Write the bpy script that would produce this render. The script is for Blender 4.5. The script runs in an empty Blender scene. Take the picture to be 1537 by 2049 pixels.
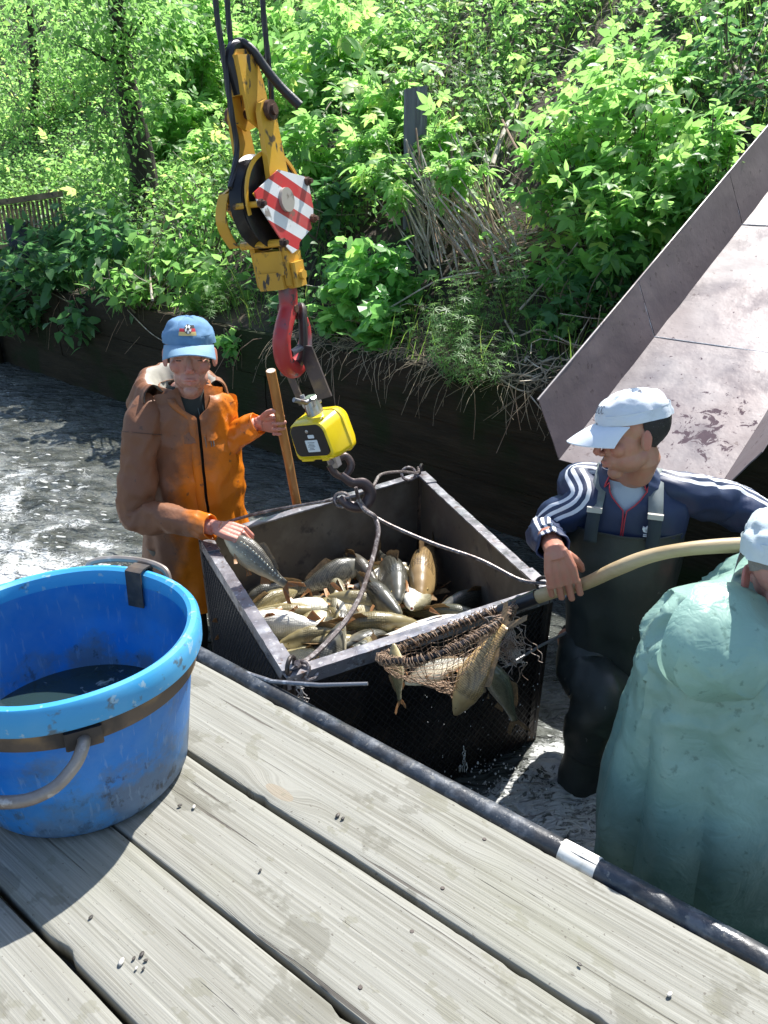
import bpy, math, random
import numpy as np
from mathutils import Vector, Matrix, noise
R = math.radians
rnd = random.Random(7)
sc = bpy.context.scene
C = sc.collection

# ---------------------------------------------------------------- camera, sky, sun, exposure
CZ = 1.9; PITCH = R(23.7); FPX = 1600.0
cam_d = bpy.data.cameras.new('camera'); cam = bpy.data.objects.new('camera', cam_d); C.objects.link(cam)
cam.location = (0, 0, CZ); cam.rotation_euler = (R(90) - PITCH, 0, 0)
cam_d.sensor_fit = 'VERTICAL'; cam_d.sensor_height = 36.0; cam_d.lens = 36.0 * FPX / 2049.0
cam_d.clip_end = 300; cam_d.clip_start = 0.05
sc.camera = cam
SUN_EL = R(55); SUN_AZ = R(33.5)
w = bpy.data.worlds.new('World'); sc.world = w; w.use_nodes = True
wn = w.node_tree.nodes; wl = w.node_tree.links
sky = wn.new('ShaderNodeTexSky'); sky.sky_type = 'NISHITA'; sky.sun_disc = False
sky.sun_elevation = SUN_EL; sky.sun_rotation = SUN_AZ
wl.new(sky.outputs[0], wn['Background'].inputs[0]); wn['Background'].inputs[1].default_value = 0.125
sd = bpy.data.lights.new('sun', 'SUN'); sd.energy = 5.0; sd.angle = R(0.5); sd.color = (1, 0.965, 0.91)
sun = bpy.data.objects.new('sun', sd); C.objects.link(sun); sun.location = (4, 5, 9)
sdir = Vector((math.sin(SUN_AZ)*math.cos(SUN_EL), math.cos(SUN_AZ)*math.cos(SUN_EL), math.sin(SUN_EL)))
sun.rotation_euler = sdir.to_track_quat('Z', 'Y').to_euler()
sc.view_settings.view_transform = 'Standard'; sc.view_settings.look = 'None'
sc.view_settings.exposure = 1.0; sc.view_settings.gamma = 1; sc.view_settings.use_curve_mapping = False

# ---------------------------------------------------------------- helpers
def ray(px, py):
    a = (px-768.5)/FPX; b = -(py-1024.5)/FPX
    return Vector((a, math.cos(PITCH)+b*math.sin(PITCH), -math.sin(PITCH)+b*math.cos(PITCH)))
def at(px, py, Y):
    r = ray(px, py); t = Y/r.y; return Vector((r.x*t, Y, CZ+r.z*t))
def atz(px, py, z):
    r = ray(px, py); t = (z-CZ)/r.z; return Vector((r.x*t, r.y*t, z))
V = Vector
def nz(x, y, z=0.0): return noise.noise(V((x, y, z)))
def fb(p, o=3):
    s = 0; a = 1; q = V(p)
    for _ in range(o): s += a*noise.noise(q); a *= .5; q = q*2.03
    return s

def tag(o, label=None, cat=None, group=None, kind=None):
    if label: o['label'] = label
    if cat: o['category'] = cat
    if group: o['group'] = group
    if kind: o['kind'] = kind
    return o
def empty(name, loc=(0, 0, 0), rot=None):
    o = bpy.data.objects.new(name, None); C.objects.link(o); o.location = loc
    o.empty_display_size = .05
    if rot is not None: o.rotation_euler = rot
    return o
def link_mesh(name, me, parent=None, inv=True):
    o = bpy.data.objects.new(name, me); C.objects.link(o)
    if parent is not None:
        o.parent = parent
        if inv: o.matrix_parent_inverse = PINV.get(parent.name, Matrix.Identity(4))
    return o
PINV = {}
def thing(name, label, cat, loc=(0, 0, 0), group=None):
    """Empty at the base; parts are written in world coordinates and keep them"""
    o = empty(name, loc); tag(o, label, cat, group)
    PINV[o.name] = Matrix.Translation(-V(loc))
    return o

class MB:
    def __init__(s): s.v = []; s.f = []; s.m = []; s.a = []
    def add(s, vs, fs, mi=0, av=0.0):
        b = len(s.v); s.v += [tuple(p) for p in vs]; s.a += ([av]*len(vs) if not isinstance(av, (list, tuple)) else list(av))
        s.f += [tuple(i+b for i in f) for f in fs]; s.m += ([mi]*len(fs) if not isinstance(mi, list) else mi)
        return s
    def box(s, c, size, ax=None, mi=0, bev=0.0):
        c = V(c); X, Y, Z = ax if ax else (V((1, 0, 0)), V((0, 1, 0)), V((0, 0, 1)))
        hx, hy, hz = [q/2 for q in size]
        if bev <= 0:
            vs = [c+X*(i*hx)+Y*(j*hy)+Z*(k*hz) for k in (-1, 1) for j in (-1, 1) for i in (-1, 1)]
            s.add(vs, [(0, 2, 3, 1), (4, 5, 7, 6), (0, 1, 5, 4), (2, 6, 7, 3), (0, 4, 6, 2), (1, 3, 7, 5)], mi)
        else:
            out = [(-hx+bev, -hy), (hx-bev, -hy), (hx, -hy+bev), (hx, hy-bev), (hx-bev, hy), (-hx+bev, hy), (-hx, hy-bev), (-hx, -hy+bev)]
            s.prism(out, (c, X, Y, Z), -hz, hz, mi)
        return s
    def prism(s, outline, frame, z0, z1, mi=0, ins=0.0):
        c, X, Y, Z = frame; n = len(outline)
        vs = [c+X*p[0]+Y*p[1]+Z*z0 for p in outline]+[c+X*p[0]+Y*p[1]+Z*z1 for p in outline]
        fs = [tuple(range(n-1, -1, -1)), tuple(range(n, 2*n))]+[(i, (i+1) % n, n+(i+1) % n, n+i) for i in range(n)]
        s.add(vs, fs, mi); return s
    def grid(s, P, cu=False, cv=False, mi=0, caps=False, mfn=None):
        """P[v][u] points"""
        nv = len(P); nu = len(P[0]); b = len(s.v)
        for r_ in P:
            for p in r_: s.v.append(tuple(p)); s.a.append(0.0)
        for j in range(nv if cv else nv-1):
            for i in range(nu if cu else nu-1):
                i2 = (i+1) % nu; j2 = (j+1) % nv
                s.f.append((b+j*nu+i, b+j*nu+i2, b+j2*nu+i2, b+j2*nu+i)); s.m.append(mfn(i, j) if mfn else mi)
        if caps:
            s.f.append(tuple(b+i for i in range(nu-1, -1, -1))); s.m.append(mi)
            s.f.append(tuple(b+(nv-1)*nu+i for i in range(nu))); s.m.append(mi)
        return s
    def tube(s, pts, rad, n=8, mi=0, closed=False, up=None, caps=True, flat=1.0, mfn=None):
        pts = [V(p) for p in pts]; m = len(pts)
        if not hasattr(rad, '__len__'): rad = [rad]*m
        rows = []; prev = V(up) if up is not None else None
        for k, p in enumerate(pts):
            if closed: t = pts[(k+1) % m]-pts[k-1]
            else: t = pts[min(k+1, m-1)]-pts[max(k-1, 0)]
            if t.length < 1e-9: t = V((0, 0, 1))
            t.normalize()
            if prev is None: prev = V((0, 0, 1)) if abs(t.z) < .9 else V((1, 0, 0))
            a = prev-t*prev.dot(t)
            if a.length < 1e-5: a = t.orthogonal()
            a.normalize(); b_ = t.cross(a); prev = a
            rows.append([p+(a*math.cos(2*math.pi*i/n)+b_*math.sin(2*math.pi*i/n)*flat)*rad[k] for i in range(n)])
        s.grid(rows, cu=True, cv=closed, mi=mi, caps=(caps and not closed), mfn=mfn); return s
    def ell(s, c, r3, ax=None, nu=16, nv=10, mi=0):
        c = V(c); X, Y, Z = ax if ax else (V((1, 0, 0)), V((0, 1, 0)), V((0, 0, 1)))
        rows = []
        for j in range(nv+1):
            th = math.pi*(j+.001*(j == 0)-.001*(j == nv))/nv
            rows.append([c+X*(r3[0]*math.sin(th)*math.cos(2*math.pi*i/nu))+Y*(r3[1]*math.sin(th)*math.sin(2*math.pi*i/nu))+Z*(-r3[2]*math.cos(th)) for i in range(nu)])
        s.grid(rows, cu=True, caps=True, mi=mi); return s
    def build(s, name, mats, parent=None, smooth=True, kind=None, attr=None):
        me = bpy.data.meshes.new(name); me.from_pydata(s.v, [], s.f)
        if not isinstance(mats, (list, tuple)): mats = [mats]
        for m_ in mats: me.materials.append(m_)
        if any(s.m): me.polygons.foreach_set('material_index', s.m)
        if smooth:
            me.polygons.foreach_set('use_smooth', [True]*len(s.f))
            if smooth != 'full':
                try: me.set_sharp_from_angle(angle=R(40))
                except Exception: pass
        if attr:
            at_ = me.attributes.new(attr, 'FLOAT', 'POINT'); at_.data.foreach_set('value', s.a)
        me.update(); o = link_mesh(name, me, parent)
        if kind: o['kind'] = kind
        return o

def cr(pts, n):
    """Catmull-Rom through points (any tuple length), n samples per span"""
    P = [np.array(p, float) for p in pts]; out = []
    for i in range(len(P)-1):
        p0 = P[max(i-1, 0)]; p1 = P[i]; p2 = P[i+1]; p3 = P[min(i+2, len(P)-1)]
        for k in range(n):
            t = k/n
            out.append(.5*((2*p1)+(-p0+p2)*t+(2*p0-5*p1+4*p2-p3)*t*t+(-p0+3*p1-3*p2+p3)*t**3))
    out.append(P[-1]); return out

def remesh(mb, voxel, smooth_it=4):
    me = bpy.data.meshes.new('tmp'); me.from_pydata(mb.v, [], mb.f); o = bpy.data.objects.new('tmp', me); C.objects.link(o)
    m = o.modifiers.new('r', 'REMESH'); m.mode = 'VOXEL'; m.voxel_size = voxel; m.use_smooth_shade = True
    if smooth_it:
        m2 = o.modifiers.new('s', 'SMOOTH'); m2.iterations = smooth_it; m2.factor = .5
    dg = bpy.context.evaluated_depsgraph_get(); dg.update()
    ev = o.evaluated_get(dg); nm = ev.to_mesh()
    vs = [tuple(v.co) for v in nm.vertices]; fs = [tuple(p.vertices) for p in nm.polygons]
    ev.to_mesh_clear(); bpy.data.objects.remove(o); bpy.data.meshes.remove(me)
    return vs, fs

# ---------------------------------------------------------------- materials
def new_mat(name):
    m = bpy.data.materials.new(name); m.use_nodes = True
    return m, m.node_tree.nodes, m.node_tree.links, m.node_tree.nodes['Principled BSDF']
def noise_fac(N, L, vec, scale, lo, hi, detail=4, stretch=(1, 1, 1), kind='noise', dist=0, rough=.55, off=(0, 0, 0)):
    mp = N.new('ShaderNodeMapping'); L.new(vec, mp.inputs[0]); mp.inputs['Scale'].default_value = stretch; mp.inputs['Location'].default_value = off
    if kind == 'noise':
        t = N.new('ShaderNodeTexNoise'); t.inputs['Scale'].default_value = scale; t.inputs['Detail'].default_value = detail
        t.inputs['Distortion'].default_value = dist; t.inputs['Roughness'].default_value = rough; out = t.outputs[0]
    elif kind == 'wave':
        t = N.new('ShaderNodeTexWave'); t.inputs['Scale'].default_value = scale; t.inputs['Distortion'].default_value = dist
        t.inputs['Detail'].default_value = detail; t.inputs['Detail Scale'].default_value = 1.0; out = t.outputs['Fac']; t.bands_direction = 'Y'
    else:
        t = N.new('ShaderNodeTexVoronoi'); t.inputs['Scale'].default_value = scale
        if kind == 'edge': t.feature = 'DISTANCE_TO_EDGE'
        out = t.outputs['Distance']
    L.new(mp.outputs[0], t.inputs['Vector'])
    mr = N.new('ShaderNodeMapRange'); L.new(out, mr.inputs[0])
    mr.inputs[1].default_value = lo; mr.inputs[2].default_value = hi
    return mr.outputs[0], out
def mixc(N, L, fac, a, b, blend='MIX'):
    m = N.new('ShaderNodeMix'); m.data_type = 'RGBA'; m.blend_type = blend
    if hasattr(fac, 'links'): L.new(fac, m.inputs[0])
    else: m.inputs[0].default_value = fac
    for i, c in ((6, a), (7, b)):
        if isinstance(c, (tuple, list)): m.inputs[i].default_value = (*c, 1) if len(c) == 3 else c
        else: L.new(c, m.inputs[i])
    return m.outputs[2]
def mth(N, L, op, a, b=None, clamp=False):
    m = N.new('ShaderNodeMath'); m.operation = op; m.use_clamp = clamp
    for i, c in enumerate((a, b)):
        if c is None: continue
        if hasattr(c, 'links'): L.new(c, m.inputs[i])
        else: m.inputs[i].default_value = c
    return m.outputs[0]
def mat(name, col, rough=.6, metal=0, layers=(), bump=(), spec=.5, rl=None, randv=0.0, sheen=0, coat=0, sss=0, trans=0):
    """layers: (colour, scale, lo, hi[, stretch[, kind]]), bump: (scale, strength, dist[, stretch[, kind]])"""
    m, N, L, B = new_mat(name)
    tc = N.new('ShaderNodeTexCoord'); vec = tc.outputs['Object']
    c = col; cur = None
    for i, ly in enumerate(layers):
        st = ly[4] if len(ly) > 4 else (1, 1, 1); kd = ly[5] if len(ly) > 5 else 'noise'
        f, _ = noise_fac(N, L, vec, ly[1], ly[2], ly[3], 5, st, kd, off=(i*3.7, i*1.3, 0))
        cur = mixc(N, L, f, cur if cur is not None else col, ly[0])
    if randv > 0:
        oi = N.new('ShaderNodeObjectInfo'); hs = N.new('ShaderNodeHueSaturation')
        v = mth(N, L, 'MULTIPLY_ADD', oi.outputs['Random'], randv*2); N.active = None
        v.node.inputs[2].default_value = 1-randv
        L.new(v, hs.inputs['Value'])
        if cur is not None: L.new(cur, hs.inputs['Color'])
        else: hs.inputs['Color'].default_value = (*col, 1)
        cur = hs.outputs[0]
    if cur is not None: L.new(cur, B.inputs['Base Color'])
    else: B.inputs['Base Color'].default_value = (*col, 1)
    B.inputs['Roughness'].default_value = rough; B.inputs['Metallic'].default_value = metal
    B.inputs['Specular IOR Level'].default_value = spec
    if coat: B.inputs['Coat Weight'].default_value = coat
    if sss: B.inputs['Subsurface Weight'].default_value = sss; B.inputs['Subsurface Radius'].default_value = (.02, .008, .004); B.inputs['Subsurface Scale'].default_value = .5
    if rl:
        f, _ = noise_fac(N, L, vec, rl[0], .35, .65, 4); mr = N.new('ShaderNodeMapRange'); L.new(f, mr.inputs[0])
        mr.inputs[3].default_value = rl[1]; mr.inputs[4].default_value = rl[2]; L.new(mr.outputs[0], B.inputs['Roughness'])
    prev = None
    for bp in bump:
        st = bp[3] if len(bp) > 3 else (1, 1, 1); kd = bp[4] if len(bp) > 4 else 'noise'
        _, raw = noise_fac(N, L, vec, bp[0], 0, 1, 5, st, kd)
        b = N.new('ShaderNodeBump'); b.inputs['Strength'].default_value = bp[1]; b.inputs['Distance'].default_value = bp[2]
        L.new(raw, b.inputs['Height'])
        if prev: L.new(prev, b.inputs['Normal'])
        prev = b.outputs[0]
    if prev: L.new(prev, B.inputs['Normal'])
    if trans:
        tr = N.new('ShaderNodeBsdfTranslucent'); mx = N.new('ShaderNodeMixShader'); mx.inputs[0].default_value = trans
        if cur is not None: L.new(cur, tr.inputs[0])
        else: tr.inputs[0].default_value = (*col, 1)
        out = N['Material Output']; L.new(B.outputs[0], mx.inputs[1]); L.new(tr.outputs[0], mx.inputs[2]); L.new(mx.outputs[0], out.inputs[0])
    return m

def leaf_mat(name, dark, light, young, tr=.45, gloss=.5):
    m, N, L, B = new_mat(name)
    a = N.new('ShaderNodeAttribute'); a.attribute_name = 'rnd'
    oi = N.new('ShaderNodeObjectInfo')
    f = mth(N, L, 'FRACT', mth(N, L, 'ADD', a.outputs['Fac'], oi.outputs['Random']))
    cr_ = N.new('ShaderNodeValToRGB'); L.new(f, cr_.inputs[0])
    e = cr_.color_ramp.elements; e[0].color = (*dark, 1); e[1].color = (*young, 1); e[1].position = 1.0
    k = e.new(.55); k.color = (*light, 1); k2 = e.new(.86); k2.color = (*light, 1)
    L.new(cr_.outputs[0], B.inputs['Base Color']); B.inputs['Roughness'].default_value = gloss
    hs = N.new('ShaderNodeHueSaturation'); hs.inputs['Hue'].default_value = .484; hs.inputs['Saturation'].default_value = .98; hs.inputs['Value'].default_value = 3.1
    L.new(cr_.outputs[0], hs.inputs['Color'])
    t = N.new('ShaderNodeBsdfTranslucent'); L.new(hs.outputs[0], t.inputs[0])
    mx = N.new('ShaderNodeMixShader'); mx.inputs[0].default_value = tr
    L.new(B.outputs[0], mx.inputs[1]); L.new(t.outputs[0], mx.inputs[2]); L.new(mx.outputs[0], N['Material Output'].inputs[0])
    return m
# ================================================================ SETTING: bank, wall, water, deck, chute
NB = V((.67, .742, 0)); DB = V((.742, -.67, 0)); WALL = 3.48      # across / along the retaining wall
CH0 = V((.70, 3.03, .8)); CHD = V((.67, .742, .5))                # floor fold of the metal chute
def bank_z(x, y):
    d = NB.x*x+NB.y*y-WALL; s = DB.x*x+DB.y*y
    far = max(0, min(1, (-5.6-s)/2.5))                               # beyond the fence on the left it lies lower
    sl = .66*(1-far)+.30*far
    z = .84+sl*d*min(1, .45+d*.35)+far*.55*max(0, d-2.6)
    z = min(z, 6.5+.25*(d-8)) if z > 6.5 else z
    z += .10*fb((x*.9, y*.9, 0))*min(1, d)+.035*fb((x*4, y*4, 3), 2)
    e = (s-(-1.49-.1))                                               # corridor of the chute
    k = d+.75
    if -.05 < e < 1.0+.1 and d > 0:
        cz = .8+.5*k-.16; t = min(1, (e+.05)/.12)*min(1, (1.1-e)/.1)
        z = min(z, z*(1-t)+cz*t)
    return z
def bank_hit(px, py):
    r = ray(px, py).normalized(); t = 3.0
    while t < 40:
        p = V((0, 0, CZ))+r*t
        if p.dot(NB) > WALL and p.z < bank_z(p.x, p.y): return p
        t += .04
    return p

M_soil = mat('soil', (.035, .025, .017), .95, layers=((( .09, .065, .04), 6, .45, .7), ((.02, .03, .012), 3, .5, .62)), bump=((25, .8, .02), (90, .6, .006)))
nu, nv = 230, 150
b = MB(); rows = []
for j in range(nv):
    d = .002+((j/(nv-1))**1.6)*26; row = []
    for i in range(nu):
        s = -22+34*i/(nu-1); x = NB.x*(WALL+d)+DB.x*s; y = NB.y*(WALL+d)+DB.y*s
        row.append((x, y, bank_z(x, y)))
    rows.append(row)
b.grid(rows); o = b.build('bank', M_soil, smooth='full'); tag(o, kind='structure')
b = MB(); b.box((0, 4, -.75), (60, 60, .3)); o = b.build('river_bed', M_soil, smooth=False); tag(o, kind='structure')

# --- retaining wall of heavy wet boards
M_wallwood = mat('wet_timber', (.022, .018, .011), .8, spec=.15, layers=(((.038, .030, .018), 2.5, .4, .7, (1, 1, 6)), ((.014, .022, .007), 1.4, .5, .6), ((.032, .027, .018), 14, .62, .75, (1, 1, 8))),
                 bump=((9, .6, .02, (1, 1, 9)), (60, .4, .004)))
wall = thing('retaining_wall', 'dark wet timber retaining wall holding back the overgrown bank along the channel', 'wall', NB*WALL)
for lvl in range(5):
    s = -20+rnd.uniform(0, 1.5); top = .84-lvl*.29
    while s < 9:
        ln = rnd.uniform(2.2, 3.2); dd = rnd.uniform(-.012, .012)+lvl*.006
        b = MB(); rr = []
        hb = .283
        for k in range(13):
            q = NB*(WALL-.035+dd-.0)+DB*(s+(ln-.008)*k/12)
            dz = .006*nz(k*.9, lvl*3, s)
            rr.append([q+V((0, 0, top+dz)), q+NB*.07+V((0, 0, top+dz)), q+NB*.07+V((0, 0, top-hb)), q+V((0, 0, top-hb+.004*nz(k, s))), q-NB*.008*(1+nz(k*.8, s, 5))+V((0, 0, top-hb/2))])
        b.grid(rr, cu=True, caps=True); b.build('board', M_wallwood, wall, smooth=False); s += ln
for s in (-11.5, -8.4, .4, 1.9):
    b = MB(); b.tube([NB*(WALL-.11)+DB*s+V((0, 0, z)) for z in (-.6, 0, .5, .74+.03*math.sin(s))], [.075, .075, .07, .066], 10); b.build('pile', M_wallwood, wall)

# --- water
def foam_amt(x, y):
    f = 0
    def blob(cx, cy, rx, ry, a, ang=0):
        c, s_ = math.cos(ang), math.sin(ang); dx = x-cx; dy = y-cy
        u = (dx*c+dy*s_)/rx; v = (-dx*s_+dy*c)/ry
        return a*math.exp(-(u*u+v*v))
    f += blob(.58, 2.05, .18, .42, 1.2, -.25)+blob(.34, 1.90, .36, .14, 1.2, .2)
    f += blob(-1.75, 3.0, .9, .75, 1.08, .3)+blob(-2.7, 4.4, 1.4, 1.3, .78)+blob(-2.4, 2.4, .9, .6, .8)+blob(-3.9, 6.3, 1.6, 1.4, .46)
    f += blob(-.55, 3.9, .7, .9, .22)+blob(.95, 2.75, .25, .5, .26)+blob(1.5, 1.2, .5, .6, .8)
    return min(1, f)
def water_z(x, y):
    a = foam_amt(x, y)
    return (.012+.020*a)*fb((x*2.6, y*2.6, 1.0), 3)+(.005+.017*a)*fb((x*10, y*10, 4.0), 3)
m, N, L, B = new_mat('river_water'); tc = N.new('ShaderNodeTexCoord'); vec = tc.outputs['Object']
att = N.new('ShaderNodeAttribute'); att.attribute_name = 'foam'
f1, _ = noise_fac(N, L, vec, 2.2, .35, .7)
base = mixc(N, L, f1, (.045, .050, .044), (.095, .10, .085))
n1, r1 = noise_fac(N, L, vec, 24, 0, 1, 6, (1, 1.3, 1), dist=1.0, rough=.65)
n3, r3 = noise_fac(N, L, vec, 4.5, 0, 1, 4, dist=.6)
A_ = att.outputs['Fac']
sil, _ = noise_fac(N, L, vec, 3.1, .42, .62, 4, (1, 1.5, 1), dist=.8); base = mixc(N, L, mth(N, L, 'MULTIPLY', mth(N, L, 'MULTIPLY', sil, A_), .9), base, (.27, .285, .27))     # aerated, paler water
rdg_ = mth(N, L, 'SUBTRACT', 1.0, mth(N, L, 'MULTIPLY', mth(N, L, 'ABSOLUTE', mth(N, L, 'SUBTRACT', r1, .5)), 5.0))             # thin foam threads
thr = mth(N, L, 'SUBTRACT', 1.43, mth(N, L, 'MULTIPLY', A_, .70))
ff = mth(N, L, 'MULTIPLY', mth(N, L, 'SUBTRACT', mth(N, L, 'ADD', mth(N, L, 'MULTIPLY', rdg_, .42), mth(N, L, 'MULTIPLY', r3, 1.15)), thr), 9, True)
def flecks(sc_, st_, r0, r_1, off_):
    mp = N.new('ShaderNodeMapping'); L.new(vec, mp.inputs[0]); mp.inputs['Scale'].default_value = st_; mp.inputs['Location'].default_value = off_; mp.inputs['Rotation'].default_value = (0, 0, R(-8))
    dn_ = N.new('ShaderNodeTexNoise'); dn_.inputs['Scale'].default_value = 30; L.new(vec, dn_.inputs['Vector']); va = N.new('ShaderNodeVectorMath'); va.operation = 'MULTIPLY_ADD'
    L.new(dn_.outputs['Color'], va.inputs[0]); va.inputs[1].default_value = (.035, .035, 0); L.new(mp.outputs[0], va.inputs[2])
    t = N.new('ShaderNodeTexVoronoi'); t.inputs['Scale'].default_value = sc_; L.new(va.outputs[0], t.inputs['Vector']); sp = N.new('ShaderNodeSeparateColor'); L.new(t.outputs['Color'], sp.inputs[0])
    rad = mth(N, L, 'MULTIPLY', mth(N, L, 'SUBTRACT', sp.outputs[0], mth(N, L, 'SUBTRACT', 1.0, mth(N, L, 'MULTIPLY', A_, r_1))), r0)
    return mth(N, L, 'MULTIPLY', mth(N, L, 'SUBTRACT', rad, t.outputs['Distance']), 18, True)
fl = mth(N, L, 'MAXIMUM', flecks(13, (1, 2.3, 1), .62, 1.0, (0, 0, 0)), flecks(30, (1, 1.8, 1), .6, .62, (3, 5, 0)))
ft = mth(N, L, 'MAXIMUM', ff, mth(N, L, 'MULTIPLY', fl, .85))
L.new(mixc(N, L, ft, base, (.56, .58, .57)), B.inputs['Base Color'])
mr = N.new('ShaderNodeMapRange'); L.new(ft, mr.inputs[0]); mr.inputs[3].default_value = .07; mr.inputs[4].default_value = .5; L.new(mr.outputs[0], B.inputs['Roughness'])
B.inputs['IOR'].default_value = 1.33
bp = N.new('ShaderNodeBump'); bp.inputs['Distance'].default_value = .020; bp.inputs['Strength'].default_value = .7; L.new(mth(N, L, 'ADD', r1, mth(N, L, 'MULTIPLY', ft, .3)), bp.inputs['Height'])
bp2 = N.new('ShaderNodeBump'); bp2.inputs['Distance'].default_value = .11; bp2.inputs['Strength'].default_value = 1.0; _, rr_ = noise_fac(N, L, vec, 6.5, 0, 1, 3, (1, 2.3, 1), dist=.7)
L.new(rr_, bp2.inputs['Height']); L.new(bp2.outputs[0], bp.inputs['Normal']); L.new(bp.outputs[0], B.inputs['Normal'])
M_water = m
b = MB(); rows = []; fo = []
xs = list(np.linspace(-30, -5, 24))[:-1]+list(np.linspace(-5, 2.6, 300))+list(np.linspace(2.6, 10, 12))[1:]
ys = list(np.linspace(-1, .7, 8))[:-1]+list(np.linspace(.7, 7, 250))+list(np.linspace(7, 30, 40))[1:]
for y in ys:
    rows.append([(x, y, water_z(x, y)) for x in xs]); fo += [foam_amt(x, y) for x in xs]
b.grid(rows); b.a = fo; o = b.build('water', M_water, smooth='full', attr='foam'); tag(o, kind='structure')

# --- deck
ND = V((.622, .783, 0)); DD = V((.783, -.622, 0)); DZ = .6
m, N, L, B = new_mat('weathered_plank'); tc = N.new('ShaderNodeTexCoord'); oi = N.new('ShaderNodeObjectInfo')
vm = N.new('ShaderNodeVectorMath'); vm.operation = 'ADD'; cmbx = N.new('ShaderNodeCombineXYZ')
L.new(mth(N, L, 'MULTIPLY', oi.outputs['Random'], 37.0), cmbx.inputs[0]); L.new(mth(N, L, 'MULTIPLY', oi.outputs['Random'], 11.0), cmbx.inputs[1])
L.new(tc.outputs['Object'], vm.inputs[0]); L.new(cmbx.outputs[0], vm.inputs[1]); vec = vm.outputs[0]
# warp around knots
vor = N.new('ShaderNodeTexVoronoi'); mpv = N.new('ShaderNodeMapping'); mpv.inputs['Scale'].default_value = (1.9, 5.2, 1); L.new(vec, mpv.inputs[0]); L.new(mpv.outputs[0], vor.inputs['Vector']); vor.inputs['Scale'].default_value = 1.0; vor.inputs['Randomness'].default_value = .9
kn = N.new('ShaderNodeMapRange'); kn.interpolation_type = 'SMOOTHERSTEP'; L.new(vor.outputs['Distance'], kn.inputs[0]); kn.inputs[1].default_value = .30; kn.inputs[2].default_value = 0.0
sepv = N.new('ShaderNodeSeparateXYZ'); L.new(vec, sepv.inputs[0])
yy = mth(N, L, 'ADD', sepv.outputs[1], mth(N, L, 'MULTIPLY', kn.outputs[0], .030))
wv = N.new('ShaderNodeCombineXYZ'); L.new(sepv.outputs[0], wv.inputs[0]); L.new(yy, wv.inputs[1])
g1, gr1 = noise_fac(N, L, wv.outputs[0], 1.0, .40, .62, 6, (2.2, 130, 1), dist=.12)
g2, gr2 = noise_fac(N, L, wv.outputs[0], 1.0, .35, .7, 5, (4.5, 330, 1))
g3, gr3 = noise_fac(N, L, wv.outputs[0], 1.0, .35, .65, 3, (1.1, 26, 1), off=(5, 2, 0))
c = mixc(N, L, g1, (.175, .17, .14), (.295, .29, .255))
c = mixc(N, L, mth(N, L, 'MULTIPLY', g2, .6), c, (.12, .115, .095))
c = mixc(N, L, mth(N, L, 'MULTIPLY', g3, .5), c, (.285, .285, .255))
# long checks (thin dark cracks)
ck, ckr = noise_fac(N, L, wv.outputs[0], 1.0, .645, .665, 4, (1.5, 60, 1), off=(9, 9, 0))
c = mixc(N, L, mth(N, L, 'MULTIPLY', ck, .8), c, (.07, .06, .05))
kd = mth(N, L, 'GREATER_THAN', kn.outputs[0], .86); c = mixc(N, L, mth(N, L, 'MULTIPLY', kd, .55), c, (.24, .19, .13))
# damp, dirt and algae patches, wear
p1, _ = noise_fac(N, L, vec, 4.2, .59, .615, 5, (1, 1.7, 1), off=(2, 7, 0), rough=.62); c = mixc(N, L, mth(N, L, 'MULTIPLY', p1, .55), c, (.125, .12, .095)); p5, _ = noise_fac(N, L, vec, 9, .62, .64, 4, (1, 1.5, 1), off=(12, 3, 0)); c = mixc(N, L, mth(N, L, 'MULTIPLY', p5, .5), c, (.16, .155, .115))
p2, _ = noise_fac(N, L, vec, 2.0, .5, .75, 4); c = mixc(N, L, mth(N, L, 'MULTIPLY', p2, .35), c, (.22, .225, .16))
p3, _ = noise_fac(N, L, vec, 90, .68, .72, 2, (1, 1.4, 1)); c = mixc(N, L, mth(N, L, 'MULTIPLY', p3, .7), c, (.09, .08, .065))
L.new(c, B.inputs['Base Color']); B.inputs['Roughness'].default_value = .82; B.inputs['Specular IOR Level'].default_value = .25
h = mth(N, L, 'ADD', mth(N, L, 'MULTIPLY', gr1, .6), mth(N, L, 'MULTIPLY', gr2, .35)); h = mth(N, L, 'SUBTRACT', h, mth(N, L, 'MULTIPLY', ck, .7))
bp = N.new('ShaderNodeBump'); bp.inputs['Distance'].default_value = .004; bp.inputs['Strength'].default_value = .75; L.new(h, bp.inputs['Height']); L.new(bp.outputs[0], B.inputs['Normal'])
M_plank = m
M_beam = mat('dark_beam', (.05, .042, .035), .9, layers=(((.10, .085, .07), 8, .5, .7, (1, 1, 1)),), bump=((30, .5, .005),))
deck = thing('wooden_deck', 'weathered grey plank deck beside the channel, in the foreground', 'deck', ND*.6+V((0, 0, DZ-.2)))
edges = [1.172, .902, .655, .418, .185, -.05, -.29, -.53]
rotz = math.atan2(DD.y, DD.x)
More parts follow.
